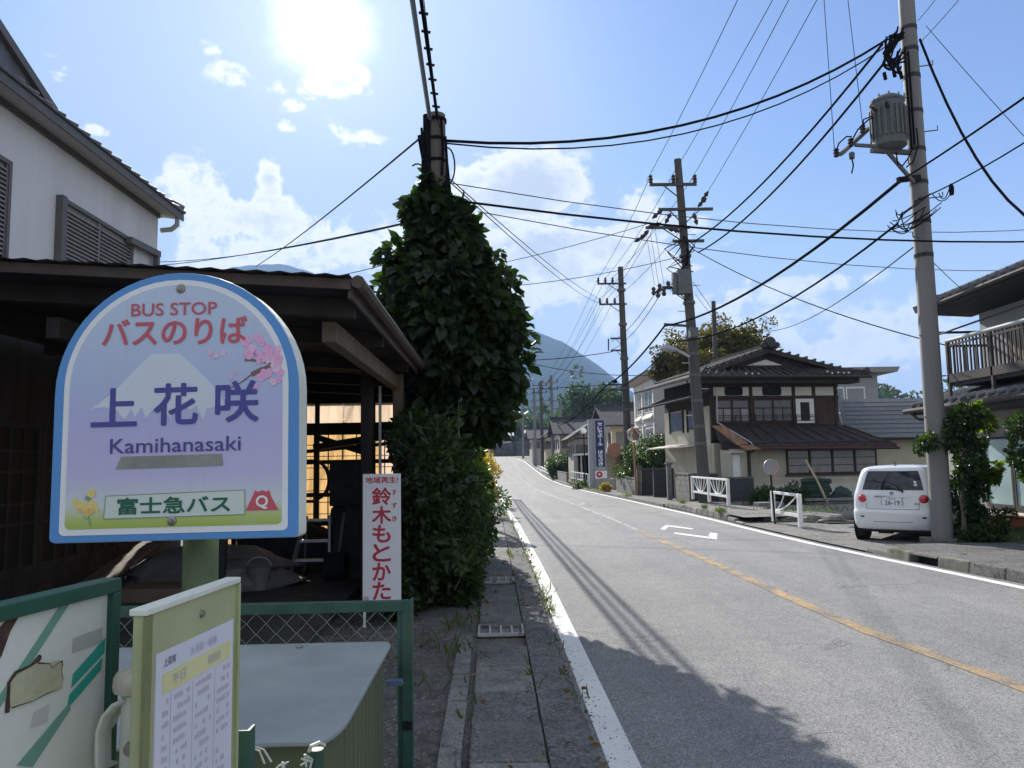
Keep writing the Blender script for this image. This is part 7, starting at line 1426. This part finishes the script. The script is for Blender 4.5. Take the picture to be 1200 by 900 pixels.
c = Vector(by(803, 331, 25.75)); MB().box(c.x - .30, c.x + .18, 25.55, 25.85, c.z - .42, c.z + .42).build('cabinet', M_TRANS, CPO, bevel=.02); MB().box(c.x - .45, c.x - .31, 25.6, 25.85, c.z - .40, c.z + .33).build('cabinet', M_TRANS, CPO, bevel=.02)
rt = random.Random(9)
for k in range(12): y0 = rt.uniform(275, 330); MB().tube([by(802 + rt.uniform(-8, 8), y0, 25.75), by(796 + rt.uniform(-18, 22), y0 + 12, 25.7), by(803 + rt.uniform(-6, 12), y0 + rt.uniform(18, 40), 25.75)], .022, 4).build('lead_wire', M_CABLE, CPO)
for y in (300, 355, 395, 415, 440, 470, 500, 520): z = cz(y); p = cpole(z); MB().tube([p - Vector((0, 0, .05)), p + Vector((0, 0, .05))], .21, 12).build('band', M_BAND, CPO)
for k in range(9): z = 3 + k * .9; p = cpole(z); s = 1 if k % 2 else -1; MB().tube([p, p + Vector((s * .42, -.05, 0))], .016, 5).build('step_bolt', M_STEEL, CPO)
MB().bar(by(778, 380, 25.9), by(806, 382, 25.9), .06, .08).build('cable_bracket', M_POLED, CPO)
SL = thing('street_lamp', 'long grey street lamp head reaching left from the dark wooden pole', 'street lamp', by(806, 412, 25.8)); MB().tube([by(808, 418, 25.8), by(795, 411, 25.7), by(786, 408, 25.6)], .045, 8).build('arm', M_STEEL, SL); a_, e_ = Vector(by(774, 407, 25.5)), Vector(by(793, 410, 25.6)); MB().tube([a_, a_.lerp(e_, .25), a_.lerp(e_, .7), e_], [.05, .11, .12, .06], 10).build('head', M_ALU, SL, smooth=True)
MB().box(*(lambda q: (q.x - .14, q.x + .14, 25.5, 25.75, q.z - .16, q.z + .16))(Vector(by(812, 390, 25.7)))).build('meter', M_TRANS, CPO)
nb, nt_ = Vector(by(738, 573, 42)), Vector(by(727, 313, 42)); nb.z = zr(42)
def nz(y): return at(730, y, 42).z
NPO, NE = street_pole('tall dark utility pole with two upper crossarms standing by the mirror', nb, nt_, .24, .15, [(nz(333), -1.35, .25, (-1.3, -.9, -.5)), (nz(357), -1.3, .25, (-1.25, -.85, -.42)), (nz(397), -.75, .1, ()), (nz(411), -.75, .1, ()), (nz(451), -1.0, .1, ()), (nz(457), -.95, .1, ()), (nz(472), -.9, .1, ())], M_POLED)
MB().bar(by(713, 397, 41.9), by(713, 411, 41.9), .07, .07).build('arm_tie', M_POLED, NPO)
MB().tube([by(722, 447, 41.6), by(717, 446.5, 41.5)], [.12, .05], 6).build('splice_case', M_CABLE, NPO)
for y in (340, 380, 420, 455, 480, 505): p = nb.lerp(nt_, (nz(y) - nb.z) / (nt_.z - nb.z)); MB().tube([p - Vector((0, 0, .07)), p + Vector((0, 0, .07))], .235, 12).build('band', M_BAND, NPO)
FP = []
for (pxb, pyb, pxt, pyt, Y, lab, arms) in ((649, 548, 645.5, 440, 88, 'grey far utility pole on the right kerb, nearest of the cluster near the bend', ((441 + 8), (457), (470))), (636, 545, 633.5, 447, 100, 'dark far utility pole just left of the grey one in the cluster', (452, 460)), (627.5, 545, 626, 456, 112, 'thin grey far utility pole, leftmost of the cluster on the right kerb', (462, 470)), (613, 528, 612.5, 458, 150, 'lone distant utility pole rising above the bend at the left', (470, 500)), (658, 530, 657, 470, 135, 'faint distant utility pole behind the far tiled roofs', (476,))):
    b_ = Vector(by(pxb, pyb, Y)); t0 = Vector(by(pxt, pyt, Y)); b_.z = min(b_.z, zr(min(Y, 150))) - .1; sc = Y / 42
    o, e = street_pole(lab, b_, t0, .24, .17, [(at(630, y, Y).z, -1.1, .8, (-1, -.3, .7)) for y in arms], M_POLEC if Y != 100 else M_POLED); FP.append((t0, e))
RB_ = thing('utility_pole', 'slim plain pole rising behind the dark house roof next to the olive tree', 'utility pole', (by(838, 430, 36)[0], 36, 0)); MB().tube([(by(838, 430, 36)[0], 36, 0), by(836, 353, 36)], [.13, .1], 10).build('pole', M_POLED, RB_, smooth=True)

def cable(label, a, b, sag=.3, r=.02, group=None, mtl=None, n=14, name='power_cable', cat='power cable'):
    a, b = Vector(a), Vector(b); v_ = b - EYE; off = abs(v_.dot(RGT) / max(.1, v_.dot(FWD))) > .672 or v_.dot(UPV) / max(.1, v_.dot(FWD)) > .52
    pts = [a + (b - a) * t - Vector((0, 0, sag * 4 * t * (1 - t))) for t in np.linspace(0, 1.7 if off else 1, n)]   # a wire that leaves the view goes on beyond it
    o = MB().tube(pts, r * .72, 5, caps=False).build(name, mtl or M_CABLE, None, fix=False, smooth=True); return tag(o, label, cat, group)
def rpz(px, py): return by(px, py, 12.7)
cable('thick black cable sagging from the creeper pole to the transformer pole', by(521, 165, 9.9), rpz(1040, 46), .62, .03)
cable('second black cable twisted along the thick one near the creeper pole', by(522, 168, 9.85), rpz(1042, 52), .69, .016)
cable('upper of two close black cables from the transformer pole to the dark wooden pole', rpz(1034, 52), by(812, 284, 25.8), .35, .034)
cable('lower of two close black cables from the transformer pole to the dark wooden pole', rpz(1036, 74), by(818, 296, 25.8), .4, .034)
cable('bundled telephone cable from the transformer pole bracket to the dark wooden pole', rpz(1055, 212), by(779, 382, 25.9), .45, .045)
cable('bundled telephone cable from the dark wooden pole to the pole by the mirror', by(779, 382, 25.9), by(710, 452, 41.8), .25, .05)
cable('bundled telephone cable sweeping on from the mirror pole towards the bend', by(710, 452, 41.8), by(650, 500, 88), .5, .05)
cable('bundled telephone cable leaving the transformer pole over the viewer to the right', rpz(1055, 212), by(1215, 104, 8.6), .02, .022)
cable('thinner telephone cable under the bundled one, leaving over the viewer to the right', rpz(1072, 236), by(1215, 158, 9.2), .05, .016)
cable('thinner telephone cable from the transformer pole to the dark wooden pole', rpz(1052, 262), by(790, 400, 25.9), .5, .03); cable('thinner telephone cable from the dark wooden pole to the mirror pole', by(790, 400, 25.9), by(714, 457, 41.8), .35, .03); cable('thinner telephone cable going on from the mirror pole to the cluster of far poles', by(714, 457, 41.8), by(649, 496, 88), .6, .035)
cable('heavy black drop cable curving from the transformer pole over to the balcony house', rpz(1078, 46), by(1215, 262, 10.0), .55, .03)
cable('thin stay wire from the transformer pole top across to the upper right', rpz(1085, 30), by(1215, 176, 10.5), .02, .008, mtl=M_WIRET)
cable('thin wire leaving the transformer pole head up to the right edge, upper one', rpz(1080, 48), by(1140, -20, 10.2), .02, .008, mtl=M_WIRET); cable('thin wire leaving the transformer pole head up to the right edge, lower one', rpz(1076, 24), by(1110, -20, 10.4), .02, .008, mtl=M_WIRET)
cable('dark cable crossing the whole street low, from the creeper pole to the right edge', by(540, 236, 9.9), by(1225, 283, 13.5), .18, .024)
cable('thin grey wire crossing beside the low dark cable, slightly above it', by(530, 215, 9.9), by(1225, 268, 15), .3, .010, mtl=M_WIRET); cable('thin grey wire crossing behind the low dark cable, slightly below it', by(560, 248, 10.5), by(1225, 316, 17), .3, .010, mtl=M_WIRET)
cable('thin service wire from the dark wooden pole down to the right, to the balcony house', by(814, 293, 25.8), by(1118, 407, 16.2), .3, .02)
cable('thin service wire from the dark wooden pole to the roof of the traditional house', by(812, 330, 25.8), by(901, 452, 28.9), .08, .012, mtl=M_WIRET); cable('thin service wire from the dark wooden pole to the slate annex', by(815, 345, 25.8), by(958, 525, 28.8), .1, .010, mtl=M_WIRET)
cable('taut thin wire from the balcony house eave to the transformer pole', by(1131, 343, 15.5), rpz(1082, 296), .01, .01, mtl=M_WIRET); cable('thin wire from the transformer pole low side down to the left, behind the service wire', rpz(1070, 290), by(895, 388, 36), .4, .016, mtl=M_WIRET)
cable('long thin wire falling from the creeper pole top to the mirror pole, upper of two', by(522, 205, 9.9), by(703, 350, 41.8), .2, .012, mtl=M_WIRET); cable('long thin wire falling from the creeper pole top to the mirror pole, lower of two', by(526, 212, 9.9), by(702, 355, 41.8), .25, .012, mtl=M_WIRET)
cable('thin wire from the creeper pole falling left behind the bus shelter roof', by(497, 158, 9.9), by(300, 312, 30), .1, .02, mtl=M_WIRET); cable('upper of two thin wires running left from the creeper to the white house corner', by(484, 260, 10), by(150, 306, 22), .2, .012, mtl=M_WIRET); cable('lower of two thin wires running left from the creeper to the white house corner', by(470, 262, 10), by(150, 313, 20), .12, .012, mtl=M_WIRET); cable('faint wire just above the bus shelter roof edge on the left', by(470, 305, 14), by(340, 330, 30), .1, .014, mtl=M_WIRET)
for k, (pa, pb_) in enumerate((((470, 330), (760, 262)), ((560, 338), (800, 300)), ((600, 420), (760, 440)))):
    cable(('thin wire rising from behind the creeper to the dark wooden pole, topmost of three', 'thin wire rising from behind the creeper to the dark wooden pole, middle of three', 'thin wire crossing in front of the mountain to the mirror pole')[k], by(*pa, 30), by(*pb_, 27), .2, .018, mtl=M_WIRET)
cable('dark cable crossing in front of the mountain to the mirror pole', by(560, 422, 40), by(718, 412, 41.8), .2, .03); cable('lower cable crossing in front of the mountain to the mirror pole bracket', by(560, 456, 40), by(716, 450, 41.8), .1, .022)
# overhead feeder and the strapped bundles that pass above the camera
g_ = at(504, 133, 9.9)
for k, (px, r, mm, lab) in enumerate(((467, .042, M_CABG, 'grey strapped cable running overhead from the creeper pole, the left one'), (478, .03, M_CABLE, 'black strapped cable running overhead from the creeper pole, the right one'))):
    e = Vector(by(px, -120, 6.2)); a_ = Vector(by(504 + k * 9, 140, 9.9)); o = cable(lab, a_, a_ + (e - a_) * 2.2, .05, r, 'strapped cables above the pavement', mm, 16)
sp_ = MB(); a_ = Vector(by(513, 140, 9.9)); e = Vector(by(478, -120, 6.2)); 
for k in range(13): p = a_.lerp(e, k / 12.0); q = a_.lerp(e, k / 12.0 + .004); sp_.tube([p + Vector((.05, 0, 0)), q + Vector((-.05, 0, .01))], .016, 5)
tag(sp_.build('cable_strap', M_CABLE), kind='stuff')
cable('loose thin wire beside the strapped cables above the pavement', by(515, 150, 9.9), by(482, -120, 6.0), .0, .008, mtl=M_WIRET)
# the same cables going on along the left roadside beyond the creeper (their shadows lie on the road)
LP2 = thing('utility_pole', 'wooden utility pole on the left roadside hidden behind the creeper', 'utility pole', (-1.5, 47, zr(47))); MB().tube([(-1.5, 47, zr(47)), (-1.5, 47, 6.6)], [.16, .12], 10).build('pole', M_POLED, LP2, smooth=True)
for k, (dx, r) in enumerate(((0, .05), (.17, .035), (.34, .045))): cable(('left', 'middle', 'right')[k] + ' of the thick cables running up the left roadside behind the creeper', (-.95 + dx, 10.1, 6.0 - .1 * k), (-1.6 + dx, 47, 6.3 - .1 * k), .35, r, 'thick cables along the left roadside')
# high-voltage lines: far cluster > mirror pole > dark pole > over the transformer pole
for j in range(3):
    for (rowN, rowlab) in ((0, 'upper'), (1, 'lower')):
        L = ('left', 'middle', 'right')[j]
        cable('%s thin line of the %s row from the mirror pole crossarm to the far poles' % (L, rowlab), NE[rowN][j], FP[rowN][1][0][j] if rowN == 0 else FP[0][1][1][j], .7, .014, 'high-voltage lines along the street', M_WIRET)
    cable('%s high-voltage line between the mirror pole and the dark wooden pole' % L, NE[0][j], CE[0][j], .25, .014, 'high-voltage lines along the street', M_WIRET)
    cable('%s line of the lower row between the mirror pole and the dark wooden pole' % L, NE[1][j], by((757, 776, 818)[j], (272, 248, 243)[j], 25.8), .3, .014, 'high-voltage lines along the street', M_WIRET)
for k, (pa, pb_, lab) in enumerate((((757, 213), (893, -60), 'leftmost'), ((783, 213), (938, -60), 'second'), ((808, 214), (955, -60), 'third'), ((820, 240), (990, -60), 'rightmost'))):
    cable('%s of the thin lines climbing from the dark wooden pole over the street' % lab, by(*pa, 25.8), by(*pb_, 12.9), .1, .012, 'high-voltage lines along the street', M_WIRET)
for k, (pa, pb_) in enumerate((((978, 178), (963, -40)), ((1011, 148), (989, -40)))): cable(('left', 'right')[k] + ' thin lead dropping straight down to the transformer crossarm', by(*pa, 12.5), by(*pb_, 12.6), .0, .009, 'drop leads above the transformer', M_WIRET)
for k, px in enumerate((757, 762, 768)): cable(('left', 'middle', 'right')[k] + ' of three thin leads dropping to the cabinet arm of the dark wooden pole', by(px, 272, 25.7), by(px + 10, 334, 25.7), .0, .010, 'drop leads on the dark wooden pole', M_WIRET)
cable('lower line pair from the cabinet arm to the mirror pole, upper one', by(770, 340, 25.7), by(716, 400, 41.8), .3, .018, None, M_WIRET); cable('lower line pair from the cabinet arm to the mirror pole, lower one', by(775, 343, 25.7), by(716, 410, 41.8), .35, .018, None, M_WIRET)
# ------------------------------------------------------------------ air between the camera and the hills
hz = bpy.data.materials.new('haze_air'); hz.use_nodes = True; t = NT(hz.node_tree); t.n.clear()
o_ = t.node('ShaderNodeOutputMaterial'); pv = t.node('ShaderNodeVolumePrincipled'); pv.inputs['Color'].default_value = (.38, .58, .95, 1)
pv.inputs['Density'].default_value = HAZE; pv.inputs['Anisotropy'].default_value = .1; t.link(pv.outputs[0], o_.inputs['Volume'])
tag(MB().box(-4000, 4000, -400, 4600, -6, 760).build('haze', hz), kind='stuff')
